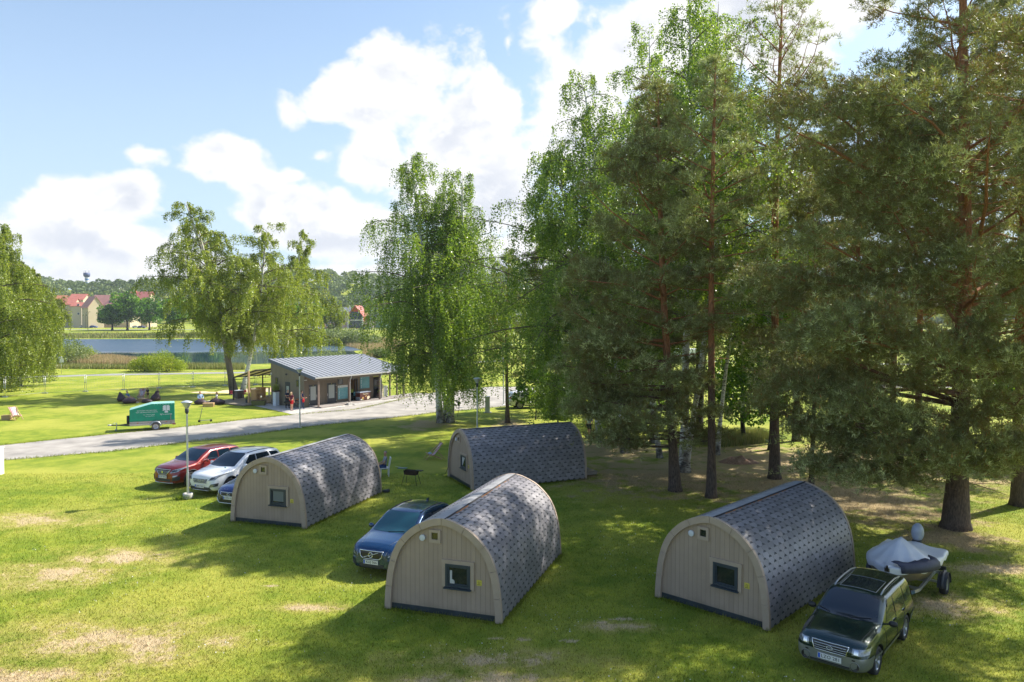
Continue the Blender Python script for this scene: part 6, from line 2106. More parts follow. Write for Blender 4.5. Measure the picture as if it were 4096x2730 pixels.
b = G(3245, 1948); pine('thin pine stem behind the right cabin', b, 15, 66, .5, 2.4, nb=26, tr=.11, dens=.7, K=10, ln=.2, w=.035, group=GP, dead=10)
b = G(3822, 2112)
pine('huge spreading pine rising behind the boat', b, 24.5, 67, .09, 8.4, nb=76, tr=.40, lean=(.2, 0), dens=.92, K=10, ln=.185, w=.032, group=GP, dead=34, cones=2600,
     prof=lambda q: (.82 + .18 * min(1, q / .15)) if q < .52 else (1 - .55 * min(1, (q - .52) / .14) - .17 * max(0, q - .66) / .34), bias=lambda a, q: (1.12 if cos(a) < -.1 else .8) * (1 if q > .18 or sin(a) > -.2 else .75), droop=.30,
     extra=[(3.3, pi + .25, 6.6, -.10), (2.7, pi + .6, 5.6, -.06), (2.5, pi - .02, 5.6, -.06), (3.0, -2.25, 5.6, -.08), (3.8, pi + .45, 7.2, -.08), (3.6, -2.0, 4.6, .02), (5.4, -2.3, 5.4, .0), (7.0, -1.8, 5.4, .0), (8.8, -2.2, 6.0, .0), (10.8, -2.0, 6.0, .05), (4.6, -1.4, 4.8, .0), (6.2, -.9, 5.4, .0), (3.0, pi - .15, 7.8, .02), (3.9, pi + .75, 7, .0), (5, pi - .3, 8, .05), (6.5, pi + .55, 8, 0), (7.2, pi - .1, 8.2, .0), (4.5, pi + .1, 7.5, .05), (5.5, pi + .35, 7.8, .05), (2.2, pi + .9, 4.4, .1), (2.8, pi + 1.3, 4.0, .1), (7.5, pi + .2, 8.5, .05), (9.5, pi, 8.6, .1), (3.4, pi + .55, 6.4, .08)])
b = G(4082, 2022); pine('dense pine at the right edge behind the spreading one', b, 27, 68, .28, 6.0, nb=50, tr=.32, dens=.75, K=12, ln=.19, w=.028, group=GP, dead=26, cones=1200, droop=.3)
b = Vector((24.0, 23.5, 0)); pine('pine just outside the right edge whose boughs reach into view', b, 22, 69, .50, 6.4, nb=44, tr=.34, dens=.85, K=13, ln=.18, w=.024, group=GP, dead=10, cones=1500, droop=.3)
for k, (px, py, ty, rm, lb) in enumerate([(3185, 1765, 560, 3.4, 'pine far back in the grove, left of the two close stems'), (3425, 1800, 350, 4.2, 'pine far back in the grove behind the blue green bough'), (3565, 1780, 300, 4.2, 'pine with a dark stem far back behind the spreading pine'),
                                           (3668, 1815, 150, 4.2, 'straight dark pine stem seen through the dead twigs'), (3940, 1845, 100, 4.4, 'leaning dark pine right of the spreading pine'), (4062, 1850, 80, 4.4, 'rearmost pine at the right edge in bright light'), (3330, 1700, 420, 4.0, 'rearmost pine of the grove centre')]):
    b = G(px, py); pine(lb, b, min(25, topz(b, ty)), 70 + k, max(.24, .34 - .02 * k), rm * 1.1, nb=36, tr=.22, dens=.45, K=10, ln=.25, w=.055, group=GP, dead=16)
# pines standing outside the view on the right; they shade the lawn
for k, (x, y, h, rm, lb) in enumerate([(17.5, 11.5, 17, 4.6, 'shading pine outside the view beside the camera')]):
    pine(lb, Vector((x, y, 0)), h, 90 + k, .35, rm, nb=44, tr=.25, dens=.5, K=9, ln=.25, w=.05, group=GP, dead=4)
# ---- leafy trees of the grove
b = G(2470, 1700); leafy('dark low hazel thicket between the left stems of the grove', b, 5.5, 3.2, 2.4, 105, 7000, .17, M['birchleaf'], zc=.5, trunk=.08)
b = G(2590, 1668); leafy('second low thicket in the grove behind the bushy pine', b, 5, 2.8, 2.2, 106, 5000, .17, zc=.5, trunk=.08)
b = G(3085, 1800); leafy('bright green maple catching the light between the pines', b, topz(b, 1130), 3.4, 4.2, 101, 9000, .20, clumps=34)
b = G(2975, 1760); leafy('dark low maple at the far rim of the grove', b, topz(b, 1400), 3.0, 2.6, 102, 6000, .20, zc=.6)
b = G(2142, 1680); leafy('maple sapling with big leaves behind the side-on cabin', b, topz(b, 1440), 1.7, 2.2, 103, 1500, .26, trunk=.05, clumps=22)
b = G(4120, 1850); leafy('bright leafy tree at the right edge beyond the pines', b, 7, 3, 2.6, 104, 5000, .22)
# ---- lakeside
b = G(260, 1464); bush('pale willow bush on the lake bank near the left edge', b, 5.0, 5.2, 111, 7000, .22, M['willowleaf'])
b = G(330, 1440); bush('yellow green bush right behind the pale willow', b, 3.2, 3.4, 112, 3000, .22, M['limeleaf'])
b = G(585, 1486); bush('lime green bush on the near lake bank, left one of two touching', b, 2.6, 3.2, 113, 5000, .18, M['limeleaf'])
b = G(665, 1488); bush('darker lime green bush on the near lake bank, touching its neighbour', b, 3.0, 3.8, 114, 5000, .18, M['limeleaf'])
for k, (px, ty, w_) in enumerate([(449, 1216, 7.2), (510, 1160, 8.0), (598, 1190, 8.6)]):
    b = AY(px, 1320, 395); b.z = gz(b.x, b.y)
    leafy(['dark green round tree on the far bank, leftmost of three', 'tallest of the three round trees on the far bank', 'brighter green round tree on the far bank, rightmost of three'][k], b, CH + (HZ - ty) * 395 / FPX - b.z, w_, (1320 - ty) * 395 / FPX * .36, 120 + k, 7000, .8, trunk=.5, zc=.60, clumps=30, group='round trees on the far lake bank')
b = AY(1338, 1320, 300); b.z = gz(b.x, b.y); birch('slender birch by the far street in front of the red gabled hall', b, 16, 131, 3.2, .12, 30, (0, 0), .2, .34, M['birchleaf_olive'], 2.4, 1.2)
b = AY(1262, 1322, 330); b.z = gz(b.x, b.y); leafy('green tree left of the slender far birch', b, 15, 4.6, 5.4, 132, 5000, .6, trunk=.3)
b = AY(1570, 1325, 330); b.z = gz(b.x, b.y); leafy('dark tree right of the red gabled hall', b, 14, 4.6, 5, 133, 5000, .6, trunk=.3)
for k, px in enumerate((1270, 1325, 1385, 1440)):
    b = G(px, 1378 + (k % 2) * 4); bush(['grey green willow bush at the lake end, leftmost', 'grey green willow bush at the lake end, second from the left', 'grey green willow bush at the lake end, third from the left', 'grey green willow bush at the lake end, rightmost'][k], b, 8.0, 5.6, 140 + k, 5000, .42, M['willowleaf'], group='willow bushes at the lake end')
b = G(1515, 1432); bush('small round green bush in the rough grass right of the lake', b, 2.6, 2.6, 145, 2500, .25, M['farleaf'])
b = G(1320, 1480); bush('pale green bush on the shore behind the kiosk roof', b, 4.0, 3.2, 146, 4000, .22, M['willowleaf'])
# small sapling and tufts
b = G(1830, 1668); leafy('tiny sapling beside the birch pair', b, 2.0, .35, .6, 150, 120, .12, trunk=.02, clumps=6)
# more distant single trees that show between and behind the grove stems
b = AY(1150, 1330, 300); b.z = gz(b.x, b.y); leafy('green tree beyond the lake behind the golden birches', b, 17, 5.6, 6, 151, 5000, .6, trunk=.3)
b = AY(700, 1325, 330); b.z = gz(b.x, b.y); leafy('bluish green tree beyond the lake right of the red roofs', b, 18, 6.4, 7, 152, 6000, .65, trunk=.3)
b = AY(830, 1325, 330); b.z = gz(b.x, b.y); leafy('bluish green tree beyond the lake behind the leaning birch', b, 16, 6.4, 6, 153, 6000, .65, trunk=.3)
b = AY(2130, 1345, 260); b.z = gz(b.x, b.y); leafy('green tree across the park right of the slim young pine', b, 13, 5, 5, 154, 5000, .5, trunk=.3)

# ---------------------------------------------------------------- far woods: one mass
P = []; C = []
rg = np.random.default_rng(5)
ncr = 0
while ncr < 5200:
    y = 520 + 430 * rg.random() ** 1.25; x = (rg.random() * 2 - 1) * y * .82
    if y < 600 and -330 < x < -150: continue
    if y < 560 and mnoise.noise((x * .01, y * .01, 2)) < .05: continue
    hh = rg.uniform(9, 15) * (1.1 if mnoise.noise((x * .02, y * .02, 7)) > 0 else .9); r = rg.uniform(3.2, 5.2)
    k = 46
    d = rg.normal(size=(k, 3)); d /= np.linalg.norm(d, axis=1)[:, None]; d[:, 2] = np.abs(d[:, 2]) * 1.15 - .35
    P.append(d * r * rg.uniform(.8, 1.1, k)[:, None] + np.array([x, y, gz(x, y) + hh - r])); C.append(np.full(k, np.clip(.45 + .5 * mnoise.noise((x * .015, y * .015, 0)) + rg.normal(0, .18), 0, 1)))
    ncr += 1
P = np.concatenate(P); C = np.concatenate(C)
V, F = cards(P, 2.6, .9)
tag(link('far_woods', np_mesh('far_woods', V, F, M['farleaf'], attr=np.repeat(C, 4))), 'distant wooded hills closing the view beyond the lake and houses', kind='stuff')
# ---------------------------------------------------------------- lamp posts
def lamp(label, px, py, pot=False):
    t = thing('street_lamp', label, 'street lamp', group='grey park lamps with funnel heads'); t.location = G(px, py)
    z0 = .26 if pot else 0
    m = MB(); m.lathe([(.055, z0 * .5), (.055, 1.2), (.045, 1.25), (.04, 4.05)], 0, 14); m.build('pole', M['steel'], t)
    if pot:
        m = MB(); m.lathe([(.19, 0), (.235, .05), (.235, .24), (.215, .27), (.15, .27), (.14, .2), (0, .2)], 0, 24); m.build('concrete_ring', M['concrete'], t)
    else:
        m = MB(); m.lathe([(.13, 0), (.13, .02), (.06, .06)], 0, 16); m.build('foot_plate', M['steel'], t)
    m = MB(); m.lathe([(.045, 4.02), (.085, 4.10), (.085, 4.26), (.06, 4.28), (0, 4.28)], 0, 16); m.build('collar', M['dark'], t)
    m = MB(); m.lathe([(.07, 4.27), (.24, 4.56)], 0, 20); m.lathe([(.235, 4.56), (.066, 4.275)], 0, 20); m.build('lamp_shade', mat('lamp_funnel', (.50, .50, .47), .3, .1) if 'lampfunnel' not in M else M['lampfunnel'], t)
    m = MB(); m.lathe([(.26, 4.55), (.27, 4.575), (.2, 4.61), (.06, 4.65), (0, 4.66)], 0, 20); m.lathe([(.26, 4.55), (0, 4.555)], 0, 20); m.build('lamp_lid', mat('lamp_lid', (.55, .58, .62), .3, .3), t)
    return t


lamp('grey park lamp in a round concrete ring, beside the copper red car', 752, 1996, True)
lamp('grey park lamp at the rim of the gravel road in front of the kiosk', 1200, 1712)
lamp('grey park lamp whose foot is hidden behind the side-on cabin', 1909, 1793)
lamp('farthest grey park lamp, beyond the slim young pine', 2014, 1620)
q = np.stack([G(752, 1996).x - .25 + rng.normal(0, .16, 260), G(752, 1996).y - .12 + rng.normal(0, .10, 260), np.zeros(260)], 1)
V, F = blades(q, .24, .03, .4)
tag(link('grass_tuft', np_mesh('grass_tuft', V, F, M['grassleaf'], attr=np.repeat(rng.random(260) * .4, 3))), 'long grass tuft growing round the concrete lamp ring', kind='stuff')

# meter pillar, white post
t = thing('meter_pillar', 'pale grey service pillar on the grass beside the gravel turning place', 'utility pillar'); t.location = G(1950, 1651)
m = MB(); m.box((0, 0, .72), (.42, .34, 1.4)); m.build('cabinet', M['signwhite'], t); MB().box((0, 0, 1.44), (.48, .4, .05)).build('lid', M['white'], t); MB().box((0, 0, .01), (.7, .6, .05)).build('plinth', M['concrete'], t)
t = thing('marker_post', 'white rounded post cut by the left edge beside the gravel road', 'post'); t.location = G(-6, 1898)
m = MB(); m.box((0, 0, .72), (.42, .30, 1.44)); m.build('post_body', M['white'], t); m = MB(); m.box((0, 0, 1.46), (.46, .34, .05)); m.build('cap', M['white'], t)
m = MB(); m.prism([(-.1, 1.15), (.1, 1.15), (0, 1.36)], 0, .01, 0, frame((.04, -.155, 0), (1, 0, 0), (0, 0, 1))); m.build('warning_mark', M['anth'], t)

# road signs by the footpath
for lb, px, py, top, kind in (('round road sign seen edge on beside the footpath', 188, 1505, 2.6, 0), ('white square road sign with a round one behind it beside the footpath', 246, 1497, 2.5, 1)):
    t = thing('road_sign', lb, 'road sign', group='road signs beside the footpath'); t.location = G(px, py); t.rotation_euler = (0, 0, radians(38 if kind == 0 else 10))
    MB().bar((0, 0, 0), (0, 0, top), .035).build('pole', M['steel'], t)
    if kind == 0:
        m = MB(); m.lathe([(0, -.05), (.34, -.05), (.34, -.03), (0, -.03)], 0, 22, (0, 0, top - .3), axis='Y'); m.build('sign_disc', M['redseat'], t)
        m = MB(); m.lathe([(0, -.055), (.26, -.055), (.26, -.05)], 0, 22, (0, 0, top - .3), axis='Y'); m.build('sign_face', M['white'], t)
    else:
        m = MB(); m.box((0.03, -.05, top - .42), (.62, .02, .62)); m.build('sign_panel', M['white'], t)
        m = MB(); m.lathe([(0, .03), (.32, .03), (.32, .05), (0, .05)], 0, 22, (-.1, 0, top - .1), axis='Y'); m.build('sign_disc', M['signwhite'], t)

# temporary mesh fence
fence = thing('mesh_fence', 'low see-through wire mesh fence with paired posts across the far lawn', 'fence')
fp = [G(20, 1590), G(180, 1575), G(342, 1568), G(495, 1561), G(637, 1554), G(772, 1550), G(901, 1544), G(1022, 1540), G(1150, 1536)]
wire = mat('fence_wire', (.45, .46, .45), .5, .5)
for i, p in enumerate(fp):
    m = MB()
    for dx in (-.09, .09): m.bar((p.x + dx, p.y, 0), (p.x + dx, p.y, 2.0), .022, 0, 6)
    m.box((p.x, p.y, .06), (.55, .26, .12)).box((p.x, p.y, 1.1), (.26, .06, .06)).box((p.x, p.y, 1.85), (.24, .05, .05)); m.build('fence_post', M['steel'], fence)
    if i:
        a, b_ = fp[i - 1], p; m = MB()
        for z in (.12, 1.98): m.bar((a.x + .1, a.y, z), (b_.x - .1, b_.y, z), .014, 0, 4)
        for k in range(1, 6): m.bar((a.x + .1, a.y, .12 + k * .31), (b_.x - .1, b_.y, .12 + k * .31), .0035, 0, 3)
        nn_ = int((b_ - a).length / .3)
        for k in range(1, nn_): q = a.lerp(b_, k / nn_); m.bar((q.x, q.y, .12), (q.x, q.y, 1.98), .0035, 0, 3)
        m.build('wire_panel', wire, fence)['kind'] = 'stuff'

# ---------------------------------------------------------------- green box trailer
tr = thing('box_trailer', 'green tarpaulin box trailer with white lettering standing on the lawn by the road', 'trailer')
A0 = G(509, 1716); tr.location = (-28.75, 55.6, 0); tr.rotation_euler = (0, 0, radians(25))
M['tarp'] = mat('green_tarpaulin', (.0, .29, .165), .45, var=.12, vscale=3, bump=.5, bscale=3)
M['tarptop'] = mat('pale_tarpaulin_top', (.26, .52, .45), .4, var=.05)
M['trailermetal'] = mat('trailer_steel', (.42, .38, .35), .45, .5, var=.12)
W_ = 1.55; L_ = 3.1
prof = [(0, .72), (L_, .72), (L_, 2.02), (1.5, 2.02), (0, 1.62)]
m = MB(); vs = [(x, 0, z) for x, z in prof] + [(x, W_, z) for x, z in prof]
m.add(vs, [(0, 1, 2, 3, 4), (9, 8, 7, 6, 5), (0, 4, 9, 5), (1, 6, 7, 2), (0, 5, 6, 1)]); m.add(vs, [(2, 7, 8, 3), (3, 8, 9, 4)], 1)
o = m.build('tarpaulin', [M['tarp'], M['tarptop']], tr); bevel(o, .03)
MB().box((L_ / 2, W_ / 2, .56), (L_, W_, .32)).build('side_boards', M['trailermetal'], tr)
m = MB(); m.beam((-.0, -.02, .50), (L_, -.02, .50), .03, .05).beam((0, -.02, .68), (L_, -.02, .68), .03, .04); m.build('rail', M['chromet'], tr)['kind'] = 'stuff'
m = MB(); m.beam((0, .25, .42), (-.7, W_ / 2, .42), .07, .09).beam((0, W_ - .25, .42), (-.7, W_ / 2, .42), .07, .09).beam((-.6, W_ / 2, .42), (-1.3, W_ / 2, .44), .08, .08); m.build('drawbar', M['dark'], tr)
m = MB(); m.bar((-1.25, W_ / 2, .46), (-1.5, W_ / 2, .46), .05).bar((-1.2, W_ / 2, .5), (-1.0, W_ / 2, .62), .02); m.build('hitch', M['signwhite'], tr)
m = MB(); m.bar((-.9, W_ / 2 - .1, .62), (-.9, W_ / 2 - .1, .12), .028).lathe([(0, -.03), (.08, -.03), (.08, .03), (0, .03)], 0, 12, (-.95, W_ / 2 - .1, .08), axis='Y'); m.build('jockey_wheel', M['steel'], tr)
m = MB(); m.lathe([(.16, -.09), (.30, -.09), (.30, .09), (.16, .09)], 0, 22, (-.11, .45, .86), axis='X'); m.build('spare_wheel', M['rubber'], tr)
for sg, y in ((-1, -.09), (1, W_ + .09)):
    w = thing_part('wheel', tr); w.location = (1.77, y, .29)
    m = MB(); m.lathe([(.19, -.085), (.27, -.09), (.29, -.06), (.29, .06), (.27, .09), (.19, .085)], 0, 26, axis='Y'); m.build('tyre', mat('dusty_tyre', (.14, .12, .11), .9), w)
    m = MB(); m.lathe([(.195, -.08), (.17, -.07), (.13, -.03), (.06, -.04), (.05, -.075), (0, -.075)], 0, 22, axis='Y'); m.lathe([(.195, .08), (.17, .07), (.13, .03), (0, .05)], 0, 22, axis='Y'); m.build('rim', M['rim'], w)
    m = MB(); m.tube([(1.77 + .37 * cos(a), y, .30 + .37 * sin(a)) for a in np.linspace(.05, pi - .05, 12)], .05, 0, 8); m.add([(1.77 + .35 * cos(a), y + s_ * .11, .30 + .35 * sin(a)) for a in np.linspace(.05, pi - .05, 12) for s_ in (-1, 1)], [(2 * i, 2 * i + 1, 2 * i + 3, 2 * i + 2) for i in range(11)], 0, True)
    m.build('mudguard', M['steel'], tr)
MB().box((L_ - .28, -.035, .78), (.05, .05, .75)).build('corner_post', M['woodgrey'], tr); MB().box((L_ - .06, -.05, .42), (.22, .08, .12)).build('tail_lamp', mat('faded_lamp', (.30, .10, .08), .4), tr)
for x in (.55, 2.5): MB().box((x, -.012, .60), (.10, .02, .05)).build('reflector', mat('orange_reflector', (.6, .16, .02), .3), tr)
wp = mat('white_print', (.74, .78, .76), .6)
TF = lambda x, z: frame((x, -.006, z), (1, 0, 0), (0, 0, 1))
letters('SKRYDŽIAI ORO BALIONU', .115, wp, TF(1.18, 1.52), tr); letters('HOT AIR BALLOON FLIGHTS', .115, wp, TF(1.18, 1.39), tr)
letters('Tel. +370 6257 4222', .095, wp, TF(1.32, 1.20), tr); letters('www.eglesoffice.lt', .085, wp, TF(1.38, 1.09), tr)
letters('Eglės sanatorija', .145, wp, TF(2.50, 1.19), tr, .95)
# emblem: two sheaves of three curved leaves on a foot
m = MB()
for sg in (-1, 1):
    for k in range(3):
        zb = 1.40 + k * .13; pts = [(2.52 + sg * .012, zb - .05 * k * 0 + .0)]
        out = [(2.52 + sg * (.02 + .23 * sin(a)), zb + .13 * (1 - cos(a)) - .06 * a * 0 + (.06 if True else 0) * sin(a)) for a in np.linspace(0, pi / 2, 6)]
        up = [(2.52 + sg * .25, zb + .04), (2.52 + sg * .25, zb + .10), (2.52 + sg * .20, zb + .19), (2.52 + sg * .10, zb + .225), (2.52 + sg * .012, zb + .19)]
        poly = [(2.52 + sg * .012, zb), (2.52 + sg * .09, zb + .075), (2.52 + sg * .17, zb + .075)] + up
        F_ = frame((0, -.006, 0), (1, 0, 0), (0, 0, 1))
        m.prism([(p[0], p[1]) for p in poly], 0, .003 + .001 * k, 0, F_)
m.prism([(2.40, 1.30), (2.64, 1.30), (2.64, 1.42), (2.40, 1.42)], 0, .003, 0, frame((0, -.006, 0), (1, 0, 0), (0, 0, 1)))
m.build('emblem', wp, tr)['kind'] = 'stuff'
m = MB()
for k in range(7): m.box((1.7 + k * .2, -.008, 1.96 - .02), (.035, .01, .03))
m.build('eyelet', wp, tr)['kind'] = 'stuff'

# ---------------------------------------------------------------- boat on its trailer
BH = radians(49); BB = Vector((11.0, 21.55, 0))
hull_len = 3.4
bt_ = thing('trailer_for_boat', 'galvanised boat trailer with black wheels under the covered boat', 'boat trailer', BB, BH); bt_.name = 'boat_trailer'
m = MB()
for sg in (-1, 1): m.beam((-.9, sg * .06, .42), (1.0, sg * .62, .42), .06, .10).beam((1.0, sg * .62, .42), (3.2, sg * .62, .42), .06, .10)
for x in (1.1, 2.0, 3.0): m.beam((x, -.62, .42), (x, .62, .42), .06, .07)
m.beam((2.4, -.98, .34), (2.4, .98, .34), .06, .06); m.beam((3.2, -.85, .40), (3.2, .85, .40), .05, .09)
m.build('frame', M['steel'], bt_)
MB().beam((-1.2, 0, .44), (-.8, 0, .44), .09, .08).build('hitch', M['dark'], bt_)
for sg in (-1, 1):
    w = thing_part('wheel', bt_); w.location = (2.4, sg * 1.02, .31)
    m = MB(); m.lathe([(.18, -.09), (.29, -.095), (.31, -.06), (.31, .06), (.29, .095), (.18, .09)], 0, 26, axis='Y'); m.build('tyre', M['rubber'], w)
    m = MB(); m.lathe([(.185, .085 * sg), (.12, .05 * sg), (.05, .08 * sg), (0, .08 * sg)], 0, 20, axis='Y'); m.build('rim', M['rim'], w)
    m = MB(); m.tube([(2.4 + .38 * cos(a), sg * 1.02, .31 + .38 * sin(a)) for a in np.linspace(-.1, pi + .1, 12)], .05, 0, 8)
    m.add([(2.4 + .37 * cos(a), sg * 1.02 + s_ * .13, .31 + .37 * sin(a)) for a in np.linspace(-.1, pi + .1, 12) for s_ in (-1, 1)], [(2 * i, 2 * i + 1, 2 * i + 3, 2 * i + 2) for i in range(11)], 0, True); m.build('mudguard', M['dark'], bt_)
    MB().box((3.3, sg * .80, .52), (.08, .20, .12)).build('tail_lamp', M['plastic'], bt_)
fr = frame((.32, -.45, .42), (1.75, -.56, 0), (0, 0, 1)); letters('BRENTEX', .10, M['white'], fr @ Matrix.Translation((0, 0, .006)), bt_, 1.1)
MB().beam((-.08, -.30, .42), (.72, -.555, .42), .064, .088).build('name_band', mat('blue_name_band', (.03, .10, .14), .4), bt_)

boat = thing('motor_boat', 'small motor boat under a draped silver grey cover on its trailer', 'boat', BB - Vector((0, 0, .07)), BH)
def hb(x):      # half beam
    t = x / hull_len; return .94 * min(1, (sin(pi / 2 * min(1, t / .52)) ** .62)) * (1 - .06 * max(0, t - .6) / .4)
m = MB(); nx_ = 22; rows = []
for i in range(nx_ + 1):
    x = hull_len * i / nx_; b_ = max(.015, hb(x)); t = i / nx_
    zk = .52 + .42 * (1 - min(1, t / .35)) ** 2; zc = .78 + .20 * (1 - min(1, t / .4)) ** 1.5; zg = 1.14 + .14 * (1 - t) ** 1.5
    rows.append([(x + .0, -b_, zg), (x, -b_ * .97, (zg + zc) / 2), (x, -b_ * .82, zc), (x, 0, zk), (x, b_ * .82, zc), (x, b_ * .97, (zg + zc) / 2), (x, b_, zg)])
vs = [p for r_ in rows for p in r_]
m.add(vs, [(i * 7 + j, i * 7 + j + 1, (i + 1) * 7 + j + 1, (i + 1) * 7 + j) for i in range(nx_) for j in range(6)], 0, True)
m.add(rows[-1], [tuple(range(7))]); m.build('hull', mat('olive_hull', (.20, .175, .12), .3, .4, var=.15), boat)
# cover: rises to a pole a third of the way back, falls in creases to the gunwale and hangs over it
m = MB(); NX, NY = 44, 26
R_ = random.Random(4)
def cover_h(x, v):
    t = x / hull_len; a = abs(v)
    peak = .58 * math.exp(-((t - .43) / .17) ** 2) + .12 * math.exp(-((t - .8) / .2) ** 2) + .05
    h = peak * (1 - a) ** .95
    ang = atan2(v * .94, (t - .43) * 2.2)
    h += .030 * sin(ang * 11 + 1.0) * min(1, a * 2.2) * (1 - a * .5) + .02 * mnoise.noise((x * 2.1, v * 2.4, 1))
    h -= .05 * math.exp(-((a - .62) / .2) ** 2) * (1 - math.exp(-((t - .43) / .25) ** 2))
    return h
vs = []
for i in range(NX + 1):
    x = -.03 + (hull_len + .08) * i / NX; xc = min(max(x, 0), hull_len); b_ = hb(xc) + .035; t = xc / hull_len; zg = 1.14 + .14 * (1 - t) ** 1.5
    if x < .1: b_ = max(b_ * .8, .06)
    for j in range(NY + 1):
        v = -1 + 2 * j / NY
        if abs(v) > .90:
            k = (abs(v) - .90) / .10; vs.append((x, (b_ + .012) * (1 if v > 0 else -1), zg + .015 - k * (.17 + .035 * sin(x * 9 + 2 * (v > 0)))))
        else:
            u = v / .90; vs.append((x, b_ * u, zg + .02 + cover_h(xc, u)))
m.add(vs, [(i * (NY + 1) + j, (i + 1) * (NY + 1) + j, (i + 1) * (NY + 1) + j + 1, i * (NY + 1) + j + 1) for i in range(NX) for j in range(NY)], 0, True)
cov = m.build('cover', mat('silver_grey_cover', (.66, .67, .71), .42, .15, var=.06, vscale=2.0), boat)
# dark underside strip of the cover folded back along the near side
m = MB(); n = 16; pv = []
for i in range(n + 1):
    x = .14 + 1.65 * i / n; b_ = hb(x) + .05; zg = 1.20 + .14 * (1 - x / hull_len) ** 1.5
    wd = .16 + .05 * sin(i * .9)
    for k, (dy, dz) in enumerate(((.05, -.20), (.03, -.03), (-.08, .07), (-.08 - wd, .10 + .03 * sin(i * 1.3)))): pv.append((x, -(b_ + dy), zg + dz))
m.add(pv, [(i * 4 + j, (i + 1) * 4 + j, (i + 1) * 4 + j + 1, i * 4 + j + 1) for i in range(n) for j in range(3)], 0, True)
o = m.build('folded_flap', mat('navy_cover_lining', (.035, .04, .075), .6, var=.2), boat); sm_ = o.modifiers.new('s', 'SOLIDIFY'); sm_.thickness = .015
motor = thing_part('outboard_motor', boat)
m = MB(); m.ball((hull_len + .22, 0, 1.52), (.24, .19, .31), 0, 14, 10); m.build('motor_cover', mat('grey_motor_cover', (.33, .36, .42), .5, var=.15, vscale=5, bump=.5, bscale=8), motor)
m = MB(); m.box((hull_len + .15, 0, 1.2), (.22, .26, .18)).tube([(hull_len + .22, 0, 1.3), (hull_len + .28, 0, .75), (hull_len + .3, 0, .5)], [.09, .06, .05]).ball((hull_len + .3, 0, .48), (.16, .05, .05)); m.build('motor_leg', M['plastic'], motor)

# ---------------------------------------------------------------- grill, scooter, small things
gr = thing('barbecue_grill', 'black charcoal grill on four splayed legs between two cabins', 'grill'); gr.location = G(1645, 1938); gr.rotation_euler = (0, 0, radians(-20))
m = MB()
vs = [(-.32, -.15, .50), (.32, -.15, .50), (.32, .15, .50), (-.32, .15, .50), (-.36, -.18, .72), (.36, -.18, .72), (.36, .18, .72), (-.36, .18, .72)]
m.add(vs, [(3, 2, 1, 0), (0, 1, 5, 4), (1, 2, 6, 5), (2, 3, 7, 6), (3, 0, 4, 7)]); M['char'] = mat('charred_steel', (.022, .018, .018), .7, .3, col2=(.07, .035, .025), vscale=7)
o = m.build('fire_box', M['char'], gr); s_ = o.modifiers.new('s', 'SOLIDIFY'); s_.thickness = .012
for a in (-1, 1):
    for b_ in (-1, 1): MB().bar((a * .42, b_ * .24, 0), (a * .30, b_ * .13, .56), .013, 0, 6).build('leg', M['black'], gr)
MB().box((-.50, 0, .80), (.46, .32, .03), 0, .2).build('tray', mat('blue_tray', (.03, .10, .12), .3), gr)
MB().box((.46, 0, .74), (.36, .24, .03)).build('tray', M['black'], gr)
m = MB(); [m.bar((-.3 + k * .06, -.17, .735), (-.3 + k * .06, .17, .735), .005, 0, 4) for k in range(11)]; m.build('grate', M['black'], gr)['kind'] = 'stuff'
m = MB(); m.bar((-.45, .02, .82), (-.98, .12, .84), .008, 0, 5); m.build('tongs', M['steel'], gr)

sc = thing('electric_scooter', 'grey electric kick scooter standing on the lawn near the bean bags', 'scooter'); sc.location = G(820, 1689); sc.rotation_euler = (0, 0, radians(28))
m = MB(); m.beam((-.30, 0, .14), (.42, 0, .14), .15, .05); m.build('deck', M['steel'], sc)
m = MB(); m.tube([(-.30, 0, .14), (-.40, 0, .22), (-.36, 0, .40), (-.20, 0, 1.13)], .022, 0, 7); m.build('steering_column', M['dark'], sc)
m = MB(); m.bar((-.20, -.24, 1.13), (-.20, .24, 1.15), .015); m.build('handlebar', M['black'], sc)
for x in (-.44, .46):
    m = MB(); m.lathe([(0, -.025), (.10, -.025), (.10, .025), (0, .025)], 0, 16, (x, 0, .11), axis='Y'); m.build('wheel', M['rubber'], sc)


